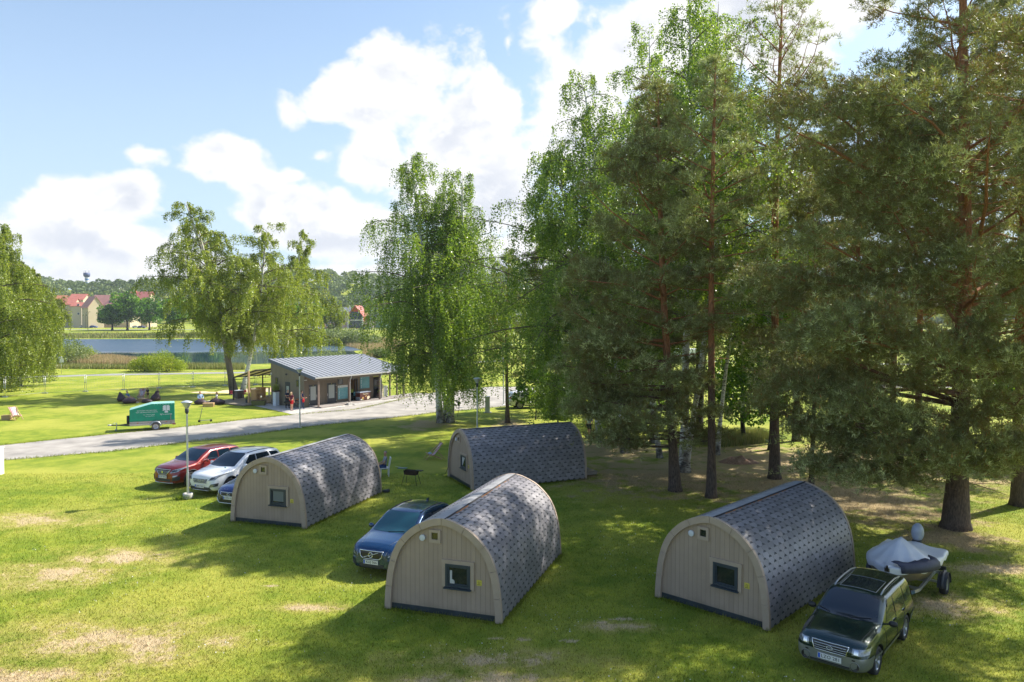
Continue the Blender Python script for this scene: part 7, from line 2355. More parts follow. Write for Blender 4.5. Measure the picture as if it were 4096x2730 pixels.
def deck_chair(label, px, py, deg, stripes=(.62, .30, .36), k=1.0):
    t = thing('deck_chair', label, 'deck chair', group='folding canvas deck chairs'); t.location = G(px, py); t.rotation_euler = (0, 0, radians(deg)); t.scale = (k, k, k)
    m = MB()
    for y in (-.28, .28): m.beam((-.55, y, .05), (.50, y, .98), .03, .045).beam((.42, y * .9, .03), (-.42, y * .9, .40), .03, .045).beam((.12, y * 1.1, .62), (.62, y * 1.1, .04), .02, .03)
    m.beam((.50, -.28, .98), (.50, .28, .98), .03, .03).beam((-.44, -.26, .41), (-.44, .26, .41), .03, .03).beam((.44, -.26, .03), (.44, .26, .03), .03, .03)
    m.build('frame', M['wood'], t)
    cm = bpy.data.materials.get('striped_canvas')
    if cm is None:
        cm = bpy.data.materials.new('striped_canvas'); tt, N, L = nt(cm); b_ = N['Principled BSDF']; b_.inputs['Roughness'].default_value = .85
        tcx = N.new('ShaderNodeTexCoord'); sp = N.new('ShaderNodeSeparateXYZ'); L.new(tcx.outputs['Object'], sp.inputs[0])
        g_ = sstep(N, L, mth(N, L, 'PINGPONG', sp.outputs['Y'], .055), .024, .030)
        L.new(mixc(N, L, g_, (.72, .68, .66), (.50, .13, .20)), b_.inputs['Base Color'])
    m = MB(); P = [(-.44, .41), (-.34, .30), (-.18, .26), (.0, .34), (.22, .62), (.50, .97)]
    vs = []
    for x, z in P: vs += [(x, -.25, z), (x, .25, z)]
    m.add(vs, [(2 * i, 2 * i + 1, 2 * i + 3, 2 * i + 2) for i in range(len(P) - 1)], 0, True)
    o = m.build('canvas_seat', cm, t); s_ = o.modifiers.new('s', 'SOLIDIFY'); s_.thickness = .008
    return t


deck_chair('pink striped deck chair on the lawn between the two rear cabins', 1735, 1838, 20)
tw = tag(MB().ball((0, 0, 0), (.13, .12, .09), 0, 10, 6).build('towel', mat('pale_blue_towel', (.35, .45, .62), .85)), 'small rolled pale blue towel lying on the pink striped deck chair', 'towel')
dc = bpy.data.objects[[o.name for o in COL.objects if o.name.startswith('deck_chair')][0]]
tw.location = dc.location + Matrix.Rotation(radians(20), 3, 'Z') @ Vector((-.24, 0, .36))
deck_chair('pink striped deck chair near the left edge beside a wooden crate', 62, 1681, 150, k=1.1)


def crate(label, px, py, deg, size, z=0):
    t = thing('slatted_crate', label, 'crate', group='pale wooden crates used as tables'); t.location = G(px, py); t.rotation_euler = (0, 0, radians(deg))
    a, b_, h = size; m = MB()
    for k in range(4):
        zz = h * (k + .5) / 4; m.box((0, -b_ / 2, zz), (a, .02, h / 4 - .015)).box((0, b_ / 2, zz), (a, .02, h / 4 - .015)).box((-a / 2, 0, zz), (.02, b_ - .03, h / 4 - .015)).box((a / 2, 0, zz), (.02, b_ - .03, h / 4 - .015))
    m.build('sides', M['wood'], t)['kind'] = 'stuff'
    m = MB(); [m.box((0, -b_ / 2 + b_ * (k + .5) / 6, h), (a + .03, b_ / 6 - .012, .02)) for k in range(6)]; m.build('top_slats', M['wood'], t)['kind'] = 'stuff'
    return t


crate('pale slatted crate beside the deck chair at the left edge', 28, 1680, 8, (.65, .5, .38))
crate('pale slatted crate in front of the striped deck chair with a woman', 570, 1609, 0, (.75, .6, .38))
crate('pale slatted crate between the two bean bags near the deck', 835, 1627, 12, (.95, .7, .34))

M['bag'] = mat('dark_bean_bag', (.045, .025, .035), .6, var=.25, vscale=4)


def bean_bag(label, px, py, deg, lying=False, k=1.0):
    t = MB()
    if lying: t.lathe([(0, 0), (.40, .02), (.52, .14), (.50, .28), (.34, .42), (.14, .50), (0, .52)], 0, 24)
    else: t.lathe([(0, 0), (.36, .02), (.46, .18), (.42, .38), (.28, .62), (.14, .84), (.06, .98), (0, 1.0)], 0, 24)
    for i, v in enumerate(t.v):
        f = 1 + .07 * mnoise.noise((v.x * 3, v.y * 3, v.z * 3 + px)); v.x *= f * (1.25 if lying else 1); v.y *= f
        if not lying: v.x += .22 * v.z ** 2
    o = t.build('bean_bag', M['bag']); tag(o, label, 'bean bag', 'dark bean bags on the lawn'); o.location = G(px, py); o.rotation_euler = (0, 0, radians(deg)); o.scale = (k, k, k)
    return o


bean_bag('dark upright bean bag at the left end of the lawn group', 488, 1607, 180, False, 1.0)
bean_bag('dark low bean bag carrying the man in blue', 518, 1614, 0, True, 1.1)
bean_bag('dark upright bean bag with a person leaning in it, right of the child', 622, 1604, 10, False, 1.05)
bean_bag('dark low bean bag just behind the green trailer roof', 588, 1612, 0, True, .8)
bean_bag('dark low bean bag under the man in the pale blue shirt', 803, 1618, 0, True, 1.0)
bean_bag('dark low bean bag under the person in the white shirt, nearest the deck', 872, 1618, 0, True, 1.1)
o = MB().ball((0, 0, .16), (.30, .2, .16), 0, 12, 8).build('backpack', M['black']); o.location = G(744, 1625); tag(o, 'black backpack lying on the lawn behind the nearest lamp head', 'backpack')
o = MB().ball((0, 0, .08), (.20, .09, .08), 0, 12, 8).ball((.1, .02, .13), (.09, .07, .05), 0, 10, 6).build('shoe', M['black']); o.location = G(1544, 1972); tag(o, 'dark shoe dropped on the grass beside the first cabin doorstep', 'shoe')
# crawl of dead needles raked into a heap
m = MB(); vs = []
n = 26
for i in range(n):
    for j in range(n):
        x, y = (i / (n - 1) - .5) * 2.6, (j / (n - 1) - .5) * 1.8; r_ = sqrt((x / 1.2) ** 2 + (y / .8) ** 2)
        vs.append((x, y, .34 * max(0, 1 - r_ ** 1.6) * (1 + .7 * mnoise.noise((x * 3, y * 3, 0))) - .01))
m.add(vs, [(i * n + j, (i + 1) * n + j, (i + 1) * n + j + 1, i * n + j + 1) for i in range(n - 1) for j in range(n - 1)], 0, True)
o = m.build('brush_heap', mat('brown_litter', (.20, .11, .07), .95, vscale=14, col2=(.38, .24, .16), bump=1.0, bscale=30)); o.location = G(2955, 1850); tag(o, 'low heap of brown needles and twigs on the forest floor', 'brush heap')

# ---------------------------------------------------------------- people
SK = {}


def figure(label, loc, rz, J, shirt, legs, hair, hairlen=.0, shorts=False, sleeves='short', scale=1.0, shoes=(.5, .5, .5), headturn=0.0, group=None, extra=None):
    """a person: one skinned body, with shirt, trousers, shoes and hair grown over the same joints. Faces -Y at rz = 0."""
    t = thing('person', label, 'person', loc, rz, group); t.scale = (scale,) * 3
    J = {k: Vector(v) for k, v in J.items()}

    def skin(name, pts, edges, rad, m, sub_=1):
        me = bpy.data.meshes.new(name); me.from_pydata([tuple(p) for p in pts], edges, [])
        o = bpy.data.objects.new(name, me); COL.objects.link(o)
        sm = o.modifiers.new('skin', 'SKIN'); sm.use_smooth_shade = True
        sv = me.skin_vertices[0].data
        for i, r_ in enumerate(rad): sv[i].radius = (r_, r_) if not hasattr(r_, '__len__') else r_
        sv[0].use_root = True
        ss = o.modifiers.new('sub', 'SUBSURF'); ss.levels = sub_; ss.render_levels = sub_
        dg = bpy.context.evaluated_depsgraph_get(); dg.update()
        m2 = bpy.data.meshes.new_from_object(o.evaluated_get(dg)); bpy.data.objects.remove(o, do_unlink=True)
        m2.materials.clear(); m2.materials.append(m)
        return m2

    mid = (J['pel'] + J['chest']) / 2
    pts = [J['pel'], mid, J['chest'], J['neck'], J['neck'] + (J['head'] - J['neck']) * .35]
    rad = [.115, .105, .125, .055, .05]; E = [(0, 1), (1, 2), (2, 3), (3, 4)]
    for sd in 'LR':
        b_ = len(pts)
        el, wr = J['el' + sd], J['wr' + sd]; hd = (wr - el).normalized()
        pts += [J['sh' + sd], el, wr, wr + hd * .09]; rad += [.055, .042, .027, .034]; E += [(2, b_), (b_, b_ + 1), (b_ + 1, b_ + 2), (b_ + 2, b_ + 3)]
        x_ = hd.cross(Vector((0, 0, 1))); x_ = x_.normalized() if x_.length > .1 else Vector((1, 0, 0))
        y_ = x_.cross(hd)
        for k, (off, ln) in enumerate(((-.03, .065), (-.01, .078), (.01, .072), (.03, .055))):
            p = wr + hd * .095 + x_ * off; i = len(pts); pts += [p, p + hd * ln * .6 + y_ * .006, p + hd * ln + y_ * .022]; rad += [.010, .009, .007]; E += [(b_ + 3, i), (i, i + 1), (i + 1, i + 2)]
        p = wr + hd * .04 + x_ * (-.045); i = len(pts); pts += [p, p + hd * .045 - x_ * .02]; rad += [.012, .009]; E += [(b_ + 2, i), (i, i + 1)]
        b_ = len(pts)
        an = J['an' + sd]; toe = J['toe' + sd]
        pts += [J['hip' + sd], J['kn' + sd], J['an' + sd], toe]; rad += [.085, .058, .038, .034]; E += [(0, b_), (b_, b_ + 1), (b_ + 1, b_ + 2), (b_ + 2, b_ + 3)]
    me = skin('body', pts, E, rad, M['skin'])
    # head with nose, ears and jaw, welded into the body mesh
    h = MB(); hc = J['head']; up = (J['head'] - J['neck']).normalized()
    RM = Matrix.Translation(hc) @ Matrix.Rotation(headturn, 4, 'Z')
    h.ball((0, 0, .02), (.078, .098, .108), 0, 16, 12, RM); h.ball((0, -.045, -.065), (.052, .05, .05), 0, 12, 8, RM)
    h.add([(-.014, -.088, .01), (.014, -.088, .01), (0, -.092, .035), (0, -.122, -.008), (-.018, -.095, -.016), (.018, -.095, -.016)], [(0, 3, 2), (2, 3, 1), (0, 4, 3), (3, 5, 1), (4, 5, 3)], 0, False, RM)
    for sg in (-1, 1): h.ball((sg * .080, .005, .005), (.012, .022, .032), 0, 8, 6, RM)
    hm = h.mesh('head_tmp', M['skin'])
    bm = bmesh.new(); bm.from_mesh(me); bm.from_mesh(hm); bm.to_mesh(me); bm.free(); bpy.data.meshes.remove(hm)
    link('body', me, t)
    f = MB()
    for sg in (-1, 1): f.ball((sg * .030, -.092, .028), (.012, .008, .007), 0, 8, 6, RM)
    f.box((0, -.096, -.05), (.045, .008, .008), 0, 0, RM)
    f.build('face_features', M['hairbrown'], t)['kind'] = 'stuff'
    g_ = MB(); g_.ball((0, .022, .045), (.088, .098, .098), 0, 16, 10, RM)
    if hairlen: g_.tube([RM @ Vector((0, .05, .08)), RM @ Vector((0, .095, -.02)), RM @ Vector((0, .10, -.10 - hairlen * .5)), RM @ Vector((0, .09, -.06 - hairlen))], [.07, .085, .085, .03], 0, 12)
    g_.build('hair', hair, t)
    # shirt
    pts = [J['pel'] + Vector((0, 0, .0)), mid, J['chest'], J['neck'] - (J['neck'] - J['chest']) * .25]; rad = [.135, .128, .150, .075]; E = [(0, 1), (1, 2), (2, 3)]
    for sd in 'LR':
        b_ = len(pts); e = J['el' + sd]
        if sleeves == 'none': pts += [J['sh' + sd]]; rad += [.068]; E += [(2, b_)]
        elif sleeves == 'short': pts += [J['sh' + sd], J['sh' + sd].lerp(e, .7)]; rad += [.070, .060]; E += [(2, b_), (b_, b_ + 1)]
        else: pts += [J['sh' + sd], e, e.lerp(J['wr' + sd], .85)]; rad += [.070, .054, .042]; E += [(2, b_), (b_, b_ + 1), (b_ + 1, b_ + 2)]
    link('shirt', skin('shirt', pts, E, rad, shirt), t)
    pts = [J['pel'] - (J['chest'] - J['pel']) * .05]; rad = [.138]; E = []
    for sd in 'LR':
        b_ = len(pts)
        if shorts: pts += [J['hip' + sd], J['hip' + sd].lerp(J['kn' + sd], .72)]; rad += [.105, .092]; E += [(0, b_), (b_, b_ + 1)]
        else: pts += [J['hip' + sd], J['kn' + sd], J['kn' + sd].lerp(J['an' + sd], .95)]; rad += [.100, .074, .056]; E += [(0, b_), (b_, b_ + 1), (b_ + 1, b_ + 2)]
    link('shorts' if shorts else 'trousers', skin('trousers', pts, E, rad, legs), t)
    sm_ = cloth('shoe_%d_%d' % (int(shoes[0] * 100), int(shoes[2] * 100)), shoes)
    for sd in 'LR':
        a_, b_ = J['an' + sd], J['toe' + sd]; d = (b_ - a_).normalized(); s_ = MB(); s_.tube([a_ - d * .05 + Vector((0, 0, -.01)), a_ + Vector((0, 0, -.02)), (a_ + b_) / 2, b_, b_ + d * .03], [.028, .050, .046, .040, .015], 0, 10)
        s_.build('shoe', sm_, t)
    if extra: extra(t)
    return t


def stand(armL=None, armR=None, step=.0, lean=0.0):
    J = dict(pel=(0, 0, .96), chest=(0, lean * .4, 1.33), neck=(0, lean * .7 , 1.50), head=(0, lean, 1.63), shL=(.19, lean * .5, 1.43), shR=(-.19, lean * .5, 1.43),
             hipL=(.09, 0, .90), hipR=(-.09, 0, .90), knL=(.11, -.03 - step, .50), knR=(-.11, -.02 + step, .50), anL=(.12, 0 - step * 1.6, .08), anR=(-.12, .02 + step * 1.8, .08), toeL=(.14, -.17 - step * 1.6, .035), toeR=(-.14, -.15 + step * 1.8, .035))
    J['elL'], J['wrL'] = armL or ((.25, .02, 1.15), (.26, -.08, .90)); J['elR'], J['wrR'] = armR or ((-.25, .02, 1.15), (-.26, -.08, .90))
    return J


def seat(zs=.45, back=.0, armL=None, armR=None, knees=-.45, feet=-.50):
    J = dict(pel=(0, 0, zs + .10), chest=(0, back * .6, zs + .48), neck=(0, back * .85, zs + .65), head=(0, back * .8 - .02, zs + .78), shL=(.19, back * .75, zs + .58), shR=(-.19, back * .75, zs + .58),
             hipL=(.09, -.02, zs + .08), hipR=(-.09, -.02, zs + .08), knL=(.13, knees, zs + .10), knR=(-.13, knees, zs + .10), anL=(.13, feet, .08), anR=(-.12, feet, .08), toeL=(.14, feet - .17, .04), toeR=(-.14, feet - .17, .04))
    J['elL'], J['wrL'] = armL or ((.27, back * .5 - .08, zs + .32), (.16, -.30, zs + .22)); J['elR'], J['wrR'] = armR or ((-.27, back * .5 - .08, zs + .32), (-.16, -.30, zs + .22))
    return J


NV = cloth('navy_cloth', (.015, .02, .05)); MAR = cloth('maroon_cloth', (.12, .008, .03)); REDC = cloth('red_cloth', (.60, .01, .02)); GRY = cloth('grey_cloth', (.28, .30, .33)); JN = cloth('blue_jeans', (.02, .06, .18))
WHC = cloth('white_cloth', (.66, .66, .70)); LBC = cloth('pale_blue_cloth', (.30, .42, .62)); BLC = cloth('black_cloth', (.018, .018, .02)); BLU = cloth('mid_blue_cloth', (.05, .13, .26)); DKB = cloth('dark_trousers', (.03, .035, .05))
p = G(1150, 1634); figure('person in a dark navy shirt and black trousers looking down by the kiosk side wall', p, radians(40), stand(((.24, -.10, 1.18), (.12, -.32, 1.24)), ((-.24, -.10, 1.18), (-.10, -.32, 1.22)), .04, -.10), NV, BLC, M['hairbrown'], shoes=(.03, .03, .03))


def duffel(t):
    m = MB(); m.tube([(-.62, -.02, .82), (-.50, -.02, .83), (-.20, -.02, .83), (-.10, -.02, .82)], [.06, .14, .14, .06], 0, 14); m.tube([(-.55, -.02, .93), (-.45, -.02, 1.10), (-.36, -.02, 1.12), (-.22, -.02, .94)], .012, 0, 6)
    m.build('shoulder_strap', BLC, t); m.v = []


p = G(1166, 1645); figure('person in a maroon shirt and bright red shorts seen from behind, holding a bag', p, radians(150), stand(((.28, .0, 1.15), (.34, -.10, .98)), ((-.27, .02, 1.15), (-.28, -.06, .92)), .02), MAR, REDC, M['hairblond'], .06, shorts=True, shoes=(.4, .35, .33))
o = MB().tube([(-.30, 0, 0), (-.18, 0, .01), (.18, 0, .01), (.30, 0, 0)], [.07, .15, .15, .07], 0, 14).build('duffel_bag', BLC); o.location = p + Vector((-.36, -.06, .80)); tag(o, 'black duffel bag held by the person in red shorts', 'bag')
p = G(1209, 1638); figure('person in a dark blue sleeveless vest with a red jacket tied at the waist', p, radians(75), stand(((.24, -.06, 1.18), (.14, -.30, 1.10)), ((-.24, -.06, 1.18), (-.14, -.30, 1.08)), .03), cloth('vest_blue', (.02, .035, .11)), cloth('slate_trousers', (.06, .08, .14)), M['hairbrown'], sleeves='none', shoes=(.5, .5, .55),
                          extra=lambda t: MB().tube([(0, -.06, .98), (0, -.10, .85), (.02, -.12, .66)], [.12, .15, .08], 0, 12).build('red_jacket', REDC, t))
# seated man on the white chair
CH_ = G(1537, 1905)
ch = thing('garden_chair', 'white slatted garden chair with a man on it behind the first cabin', 'chair', CH_, radians(-75))
for a in (-.22, .22): MB().beam((a, -.20, 0), (a, -.19, .46), .045, .045).build('leg', M['white'], ch); MB().beam((a, .22, 0), (a, .24, .46), .045, .045).build('leg', M['white'], ch)
MB().box((0, 0, .45), (.50, .48, .035)).build('seat', M['white'], ch)
m = MB(); m.beam((-.22, .24, .46), (-.22, .34, .98), .045, .04).beam((.22, .24, .46), (.22, .34, .98), .045, .04).beam((-.24, .345, .98), (.24, .345, .98), .05, .06)
for a in (-.12, 0, .12): m.beam((a, .25, .5), (a, .335, .96), .06, .015)
m.build('backrest', M['white'], ch)
figure('man with short grey hair in a grey shirt and jeans sitting on the white chair', CH_ + Vector((0, 0, 0)), radians(-75), seat(.44, .10), GRY, JN, M['hairgrey'], headturn=radians(55), shoes=(.1, .1, .1))
p = G(516, 1612); figure('man in a blue shirt reclining on the bean bag at the far left', p + Vector((.1, -.05, 0)), radians(88), seat(.32, .34, knees=-.42, feet=-.66), BLU, JN, M['hairgrey'], shoes=(.4, .4, .42))
deck_chair('striped deck chair holding a woman, behind the slatted crate', 566, 1601, 100, k=1.15)
p = G(566, 1601); figure('woman lying back in the striped deck chair behind the green trailer', p + Vector((0, .1, 0)), radians(10), seat(.30, .42, knees=-.42, feet=-.70), cloth('pale_top', (.45, .42, .45)), cloth('bare_leg_skirt', (.5, .45, .45)), M['hairbrown'], .1, shoes=(.5, .4, .35))
p = G(591, 1599); figure('small child in black clothes standing behind the bean bags', p, radians(70), stand(), BLC, BLC, M['hairbrown'], shorts=True, scale=.70, shoes=(.1, .1, .1))
p = G(626, 1602); figure('person with a pale face resting in the upright bean bag', p + Vector((0, -.1, 0)), radians(-20), seat(.34, .30, knees=-.40, feet=-.60), cloth('plum_top', (.06, .035, .05)), DKB, M['hairblond'], shoes=(.1, .1, .1))
p = G(806, 1616); figure('man in a pale blue shirt and dark trousers sitting on a bean bag', p + Vector((-.1, 0, 0)), radians(40), seat(.30, .12, knees=-.36, feet=-.50), LBC, DKB, M['hairbrown'], sleeves='long', shoes=(.08, .2, .4))
p = G(864, 1616); figure('person in a white shirt and dark trousers sitting on the bean bag nearest the deck', p, radians(-70), seat(.28, .12, knees=-.44, feet=-.66), WHC, DKB, M['hairblond'], .16, shoes=(.3, .3, .3))
p = G(2357, 1753); figure('young woman with long brown hair in a white top behind the side-on cabin', p, radians(150), stand(None, None, .10), WHC, cloth('dark_shorts', (.03, .035, .05)), M['hairbrown'], .34, shorts=True, shoes=(.7, .7, .7))

# ---------------------------------------------------------------- far houses, tower, far cars
M['beige'] = mat('beige_plaster', (.50, .41, .28), .9, var=.06, vscale=.2); M['rooftile'] = mat('red_roof_tiles', (.46, .15, .11), .8, var=.12, vscale=.6); M['roofpink'] = mat('pale_red_tiles', (.50, .24, .20), .8, var=.1, vscale=.5)
M['whitewall'] = mat('white_plaster', (.68, .67, .64), .9); M['redclad'] = mat('red_cladding', (.55, .035, .03), .5); M['greyroof'] = mat('slate_roof', (.16, .17, .22), .7); M['farglass'] = mat('far_window_glass', (.03, .045, .06), .1, spec=.9)


def house(label, px, Y, w, d, z_e, z_r, deg, wall, roofm, wins=(), chim=(), name='house', ridge='x', skylights=()):
    """gabled house: w along local x (ridge direction), d deep; local y negative faces the camera"""
    p = AY(px, 1275, Y); g_ = gz(p.x, p.y)
    t = thing(name, label, 'house', (p.x, p.y, g_), radians(deg)); ze, zr_ = z_e - g_, z_r - g_
    m = MB(); a, b_ = w / 2, d / 2
    vs = [(-a, -b_, -1), (a, -b_, -1), (a, b_, -1), (-a, b_, -1), (-a, -b_, ze), (a, -b_, ze), (a, b_, ze), (-a, b_, ze), (-a, 0, zr_ - .05), (a, 0, zr_ - .05)]
    m.add(vs, [(0, 1, 5, 4), (1, 2, 6, 9, 5), (2, 3, 7, 6), (3, 0, 4, 8, 7), (4, 5, 9, 8), (6, 7, 8, 9)]); m.build('wall', wall, t)
    m = MB(); e = .6; sl = (zr_ - ze) / b_
    for sg in (-1, 1):
        y1 = sg * (b_ + e); z1 = ze - sl * e
        m.add([(-a - e, 0, zr_ + .12), (a + e, 0, zr_ + .12), (a + e, y1, z1 + .12), (-a - e, y1, z1 + .12), (-a - e, 0, zr_ - .1), (a + e, 0, zr_ - .1), (a + e, y1, z1 - .1), (-a - e, y1, z1 - .1)], [(0, 1, 2, 3), (7, 6, 5, 4), (0, 3, 7, 4), (1, 5, 6, 2), (2, 6, 7, 3)])
    rf = m.build('roof', roofm, t)
    for x, y in chim: MB().box((x, y, zr_ - sl * abs(y) + .6), (.9, .9, 2.6)).build('chimney', M['rooftile'], rf)
    for x, y in skylights: MB().add([(x - .7, y - .6, zr_ - sl * abs(y - .6) + .2), (x + .7, y - .6, zr_ - sl * abs(y - .6) + .2), (x + .7, y + .6, zr_ - sl * abs(y + .6) + .2), (x - .7, y + .6, zr_ - sl * abs(y + .6) + .2)], [(0, 1, 2, 3)]).build('skylight', M['farglass'], rf)
    for face, x, z, ww, wh in wins:
        wq = thing_part('window', t)
        if face == 'F':
            MB().box((x, -b_ - .03, z), (ww, .1, wh)).build('frame', M['whitewall'], wq); MB().box((x, -b_ - .1, z), (ww * .78, .06, wh * .8)).build('glass', M['farglass'], wq)
        else:
            s_ = -1 if face == 'L' else 1
            MB().box((s_ * (a + .03), x, z), (.1, ww, wh)).build('frame', M['whitewall'], wq); MB().box((s_ * (a + .1), x, z), (.06, ww * .78, wh * .8)).build('glass', M['farglass'], wq)
    return t


ws = [('F', x, z, 1.4, 1.6) for x in (-10, -6, -2, 2, 6, 10) for z in (4, 7.5, 11)]
house('long beige house with a pale red roof and chimneys behind the round trees', 462, 492, 27, 13, 16.4, 24.0, -3, M['beige'], M['roofpink'], ws, [(1, -1.5), (6, -1.5)], skylights=[(-1, -4.0)])
house('beige house with a steep pale red gable facing left, beside the tall street light', 372, 470, 8.5, 9.5, 16.0, 22.4, -36, M['beige'], M['roofpink'], [('F', -2, 12, 1.5, 1.7), ('L', 0, 15, 1.2, 2.2), ('F', 2, 8, 1.4, 1.6), ('F', -2, 8, 1.4, 1.6)])
house('house with the bright red roof rising right of the tall round tree', 568, 520, 15, 12, 21.0, 27.2, -4, M['beige'], mat('bright_red_roof', (.48, .16, .13), .7, var=.05), [('F', x, 14, 1.4, 1.6) for x in (-4, 0, 4)], [(-3.5, -1)])
house('house with an orange red roof behind, left of the long pale roof', 321, 520, 10, 11, 21.8, 25.6, 2, M['beige'], M['rooftile'], [('F', -2, 16, 1.4, 1.6), ('F', 2, 16, 1.4, 1.6)])
house('lower red roofed house partly behind the lake trees', 283, 485, 9, 11, 17.8, 21.8, 6, M['beige'], M['rooftile'], [('F', -1, 12, 1.4, 1.6)])
house('orange roofed house nearest the left edge trees', 244, 520, 9, 10, 20.6, 24.6, 0, M['beige'], mat('orange_roof', (.50, .20, .10), .8), [])
house('narrow pale house section with white windows between the red roofs', 322, 478, 7, 8, 16.6, 18.8, -5, mat('cream_plaster', (.56, .48, .36), .9), M['rooftile'], [('F', 1.5, 14.4, 1.6, 1.6), ('F', 1.5, 9, 1.4, 1.6)])
house('white two storey house with a grey roof left of the red gabled hall', 1372, 452, 10, 9, 12.8, 15.2, 4, M['whitewall'], M['greyroof'], [('F', -1, 8.6, 3.0, 1.6), ('F', 3, 8.6, 1.6, 1.6)])
house('brown roofed house showing at the rim of the golden birches', 1262, 460, 9, 9, 11.5, 14.6, -10, M['beige'], mat('brown_roof', (.25, .16, .13), .8), [])
house('low grey roofed building with a red corner behind the parked far cars', 1300, 440, 11, 9, 6.4, 10.6, 2, mat('red_brown_wall', (.48, .20, .14), .9), M['greyroof'], [('F', -2, 2.0, 2.4, 1.8), ('F', 2.5, 2.0, 2.4, 1.8)])
house('house with teal walls half hidden by birch twigs right of the hall', 1520, 450, 10, 9, 10.5, 15.0, -6, mat('teal_wall', (.20, .32, .32), .8), M['greyroof'], [('F', -2, 5, 1.4, 1.6), ('F', 2, 5, 1.4, 1.6)])
house('grey gabled house beyond the park, right of the slim young pine', 2075, 420, 12, 10, 9.5, 13.5, 8, M['whitewall'], M['greyroof'], [('F', -3, 4, 1.4, 1.6), ('F', 2, 4, 1.4, 1.6)])
# red gabled hall: glazed gable end towards the lake
p = AY(1421, 1275, 440); g_ = gz(p.x, p.y)
hl_ = thing('gabled_hall', 'red gabled hall with a two storey glazed front across the lake', 'building', (p.x, p.y, g_), radians(-6))
a = 4.7; ze, zr_ = 7.9, 13.6; D = 12
m = MB(); m.add([(-a, .3, 0), (a, .3, 0), (a, .3, ze), (0, .3, zr_ - .3), (-a, .3, ze), (-a, D, 0), (a, D, 0), (a, D, ze), (0, D, zr_ - .3), (-a, D, ze)], [(0, 1, 2, 3, 4), (9, 8, 7, 6, 5), (0, 4, 9, 5), (1, 6, 7, 2)]); m.build('wall', M['redclad'], hl_)
m = MB()
for sg in (-1, 1):
    x1 = sg * (a + .5); z1 = ze - .7
    m.add([(0, -.6, zr_ + .2), (x1, -.6, z1), (x1, D + .4, z1), (0, D + .4, zr_ + .2), (0, -.6, zr_ - .5), (x1, -.6, z1 - .6), (x1, D + .4, z1 - .6), (0, D + .4, zr_ - .5)], [(0, 1, 2, 3), (7, 6, 5, 4), (0, 4, 5, 1), (1, 5, 6, 2), (2, 6, 7, 3)])
m.build('roof', mat('hall_red_roof', (.48, .13, .11), .6), hl_)
for x in (-a + .25, a - .25): MB().box((x, .05, ze / 2 - .2), (.75, .6, ze - .4)).build('portal_frame', M['whitewall'], hl_)
MB().box((0, .06, 4.9), (2 * a - 1.2, .5, .6)).build('portal_frame', M['whitewall'], hl_)
MB().box((0, .12, 2.4), (2 * a - 1.4, .3, 4.2)).build('lower_glazing', M['farglass'], hl_)
m = MB(); m.prism([(-a + .7, 5.3), (a - .7, 5.3), (a - .7, 7.4), (2.2, 9.9), (-2.2, 9.9), (-a + .7, 7.4)], 0, .2, 0, frame((0, .28, 0), (1, 0, 0), (0, 0, 1))); m.build('upper_glazing', M['farglass'], hl_)
MB().box((a + 3, 5.6, 2.4), (5.6, 8, 4.8)).build('side_wing', mat('pinkish_wall', (.46, .38, .34), .9), hl_)
# tower far behind the woods
p = AY(350, 1275, 940); tw_ = thing('water_tower', 'far water tower with a dark blue tank and blue banded white shaft', 'water tower', (p.x, p.y, gz(p.x, p.y)))
zt = CH + (1275 - 1106) * 940 / FPX - gz(p.x, p.y)
zs_ = 15
m = MB(); m.lathe([(2.2, 0), (2.2, zt)], 0, 18); m.build('shaft', M['whitewall'], tw_)
for k in range(3): m = MB(); m.lathe([(2.26, zt - 3 - k * 5), (2.26, zt - 5.2 - k * 5)], 0, 18); m.build('shaft_band', mat('tower_blue', (.10, .22, .45), .7), tw_)
m = MB(); m.lathe([(2.2, zt - 1.5), (3.9, zt + .2), (3.9, zt + 4.0), (3.0, zt + 4.2), (0, zt + 4.4)], 0, 20); m.build('tank', mat('tank_blue', (.06, .09, .20), .6), tw_)
m = MB(); [m.bar((3 * cos(a_), 3 * sin(a_), zt + 4.0), (3 * cos(a_), 3 * sin(a_), zt + 9.2), .16, 0, 5) for a_ in (0, 1.2, 2.4, 3.6, 4.8)]; m.build('antenna_mast', M['steel'], tw_)['kind'] = 'stuff'


def far_car_mesh(col, nm):
    m = MB(); pr = [(-2.15, .25), (2.15, .25), (2.2, .7), (1.9, .95), (1.1, 1.0), (.45, 1.45), (-1.3, 1.5), (-1.95, 1.05), (-2.2, .9)]
    vs = [(x, -.85 + (.18 if z > 1.2 else 0), z) for x, z in pr] + [(x, .85 - (.18 if z > 1.2 else 0), z) for x, z in pr]; n = len(pr)
    m.add(vs, [tuple(reversed(range(n))), tuple(range(n, 2 * n))] + [(i, (i + 1) % n, n + (i + 1) % n, n + i) for i in range(n)])
    for y in (-.80, .80): m.add([(1.0, y * 1.035, 1.02), (.42, y * .92, 1.40), (-1.2, y * .92, 1.43), (-1.75, y * 1.035, 1.06)], [(0, 1, 2, 3)] if y < 0 else [(3, 2, 1, 0)], 1)
    for x in (-1.35, 1.35):
        for y in (-.82, .82): m.lathe([(0, -.1), (.33, -.1), (.33, .1), (0, .1)], 2, 12, (x, y, .33), axis='Y')
    return m.mesh('far_car', [mat('far_car_' + nm, col, .3, .2, coat=.5), M['carglass'], M['rubber']])


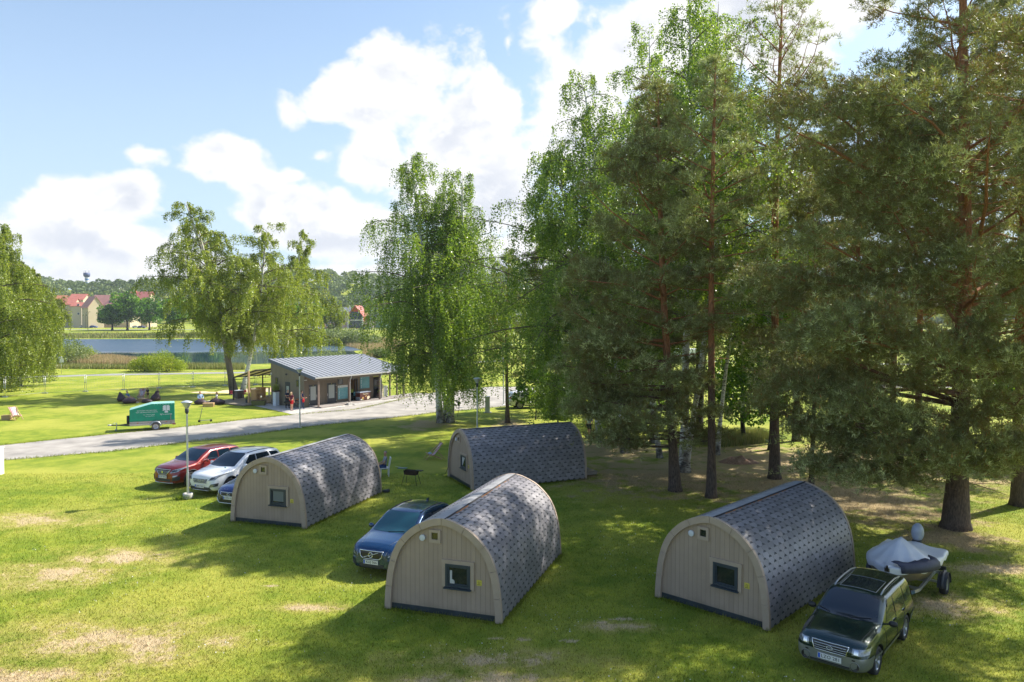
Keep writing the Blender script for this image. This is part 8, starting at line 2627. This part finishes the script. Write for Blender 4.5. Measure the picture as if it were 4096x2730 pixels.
for px, Y, col, nm, lb, deg in [(1267, 400, (.25, .28, .30), 'grey', 'grey car on the far street, leftmost of the pair by the golden birches', 0), (1292, 404, (.02, .03, .06), 'dark', 'dark car on the far street right of the grey one', 4),
                                (1450, 402, (.02, .03, .09), 'navy', 'dark navy car in front of the red gabled hall', 0), (1470, 420, (.6, .6, .6), 'white', 'white car behind the dark navy one by the red hall', 180),
                                (334, 470, (.6, .6, .6), 'whiteb', 'white car at the far houses, leftmost', 20), (374, 465, (.03, .08, .30), 'blue', 'blue car at the far houses left of the round trees', 0),
                                (544, 455, (.62, .62, .62), 'whitec', 'white car seen between the round trees', 10), (566, 448, (.05, .05, .16), 'violet', 'dark violet car right of the white one between the round trees', 0)]:
    p = AY(px, 1275, Y); o = link('parked_car', far_car_mesh(col, nm)); o.location = (p.x, p.y, gz(p.x, p.y) + .06); o.rotation_euler = (0, 0, radians(deg)); tag(o, lb, 'car', 'cars parked along the far street')
for lb, px, Y in (('tall dark street light left of the round trees', 351, 395), ('second dark street light beside the tall one', 343, 430), ('dark street light in front of the red gabled hall, left one', 1399, 395), ('dark street light in front of the red gabled hall, right one', 1417, 395)):
    p = AY(px, 1275, Y); t = thing('street_light', lb, 'street light', (p.x, p.y, gz(p.x, p.y)), 0, 'dark street lights across the lake')
    MB().tube([(0, 0, 0), (0, 0, 7.5), (.3, 0, 9.0), (1.0, 0, 9.8)], [.14, .10, .09, .08]).build('pole', M['black'], t); MB().box((1.1, 0, 9.8), (.8, .3, .14)).build('lamp_head', M['dark'], t)

# vehicles glimpsed behind the grove
for src, px, py, deg, lb in ((car_white, 2215, 1628, 15, 'pale crossover on the gravel behind the dark bushy pine'), (car_red, 2320, 1640, 200, 'red crossover on the gravel glimpsed behind the leftmost grove birch')):
    r_ = copy_tree(src); park(r_, px, py, deg); r_['label'] = lb; r_['group'] = 'cars on the gravel behind the grove'
cv = thing('camper_van', 'white camper van glimpsed through the grove on the far lawn', 'van'); cv.location = G(2745, 1452); cv.rotation_euler = (0, 0, radians(8))
m = MB(); m.prism([(-3, .5), (2.2, .5), (3.0, .8), (3.0, 1.3), (2.5, 1.5), (1.9, 2.7), (-3, 2.8)], -1.1, 1.1, 0, frame((0, 0, 0), (1, 0, 0), (0, 0, 1))); o = m.build('body', M['white'], cv); bevel(o, .12)
for x in (-1.6, 2.0):
    for y in (-1.0, 1.0): m = MB(); m.lathe([(0, -.12), (.36, -.12), (.36, .12), (0, .12)], 0, 16, (x, y, .36), axis='Y'); m.build('wheel', M['rubber'], cv)
MB().box((-.8, -1.12, 1.9), (1.4, .04, .6)).build('window', M['carglass'], cv)
cv2 = copy_tree(cv); cv2.location = G(3690, 1432); cv2['label'] = 'white camper van behind the spreading pine near the right'; cv['group'] = cv2['group'] = 'white camper vans beyond the grove'
# ---------------------------------------------------------------- air
hz = MB().box((0, 1750, 59), (5400, 3800, 122)).build('haze', [])
hm = bpy.data.materials.new('air'); t, N, L = nt(hm)
for n_ in list(N):
    if n_.type == 'BSDF_PRINCIPLED': N.remove(n_)
pv_ = N.new('ShaderNodeVolumePrincipled'); pv_.inputs['Color'].default_value = (.80, .88, 1, 1); pv_.inputs['Density'].default_value = .00014; pv_.inputs['Anisotropy'].default_value = .2
L.new(pv_.outputs[0], N['Material Output'].inputs['Volume'])
hz.data.materials.append(hm); tag(hz, kind='stuff'); hz['label'] = 'thin pale blue air that softens the far hills'
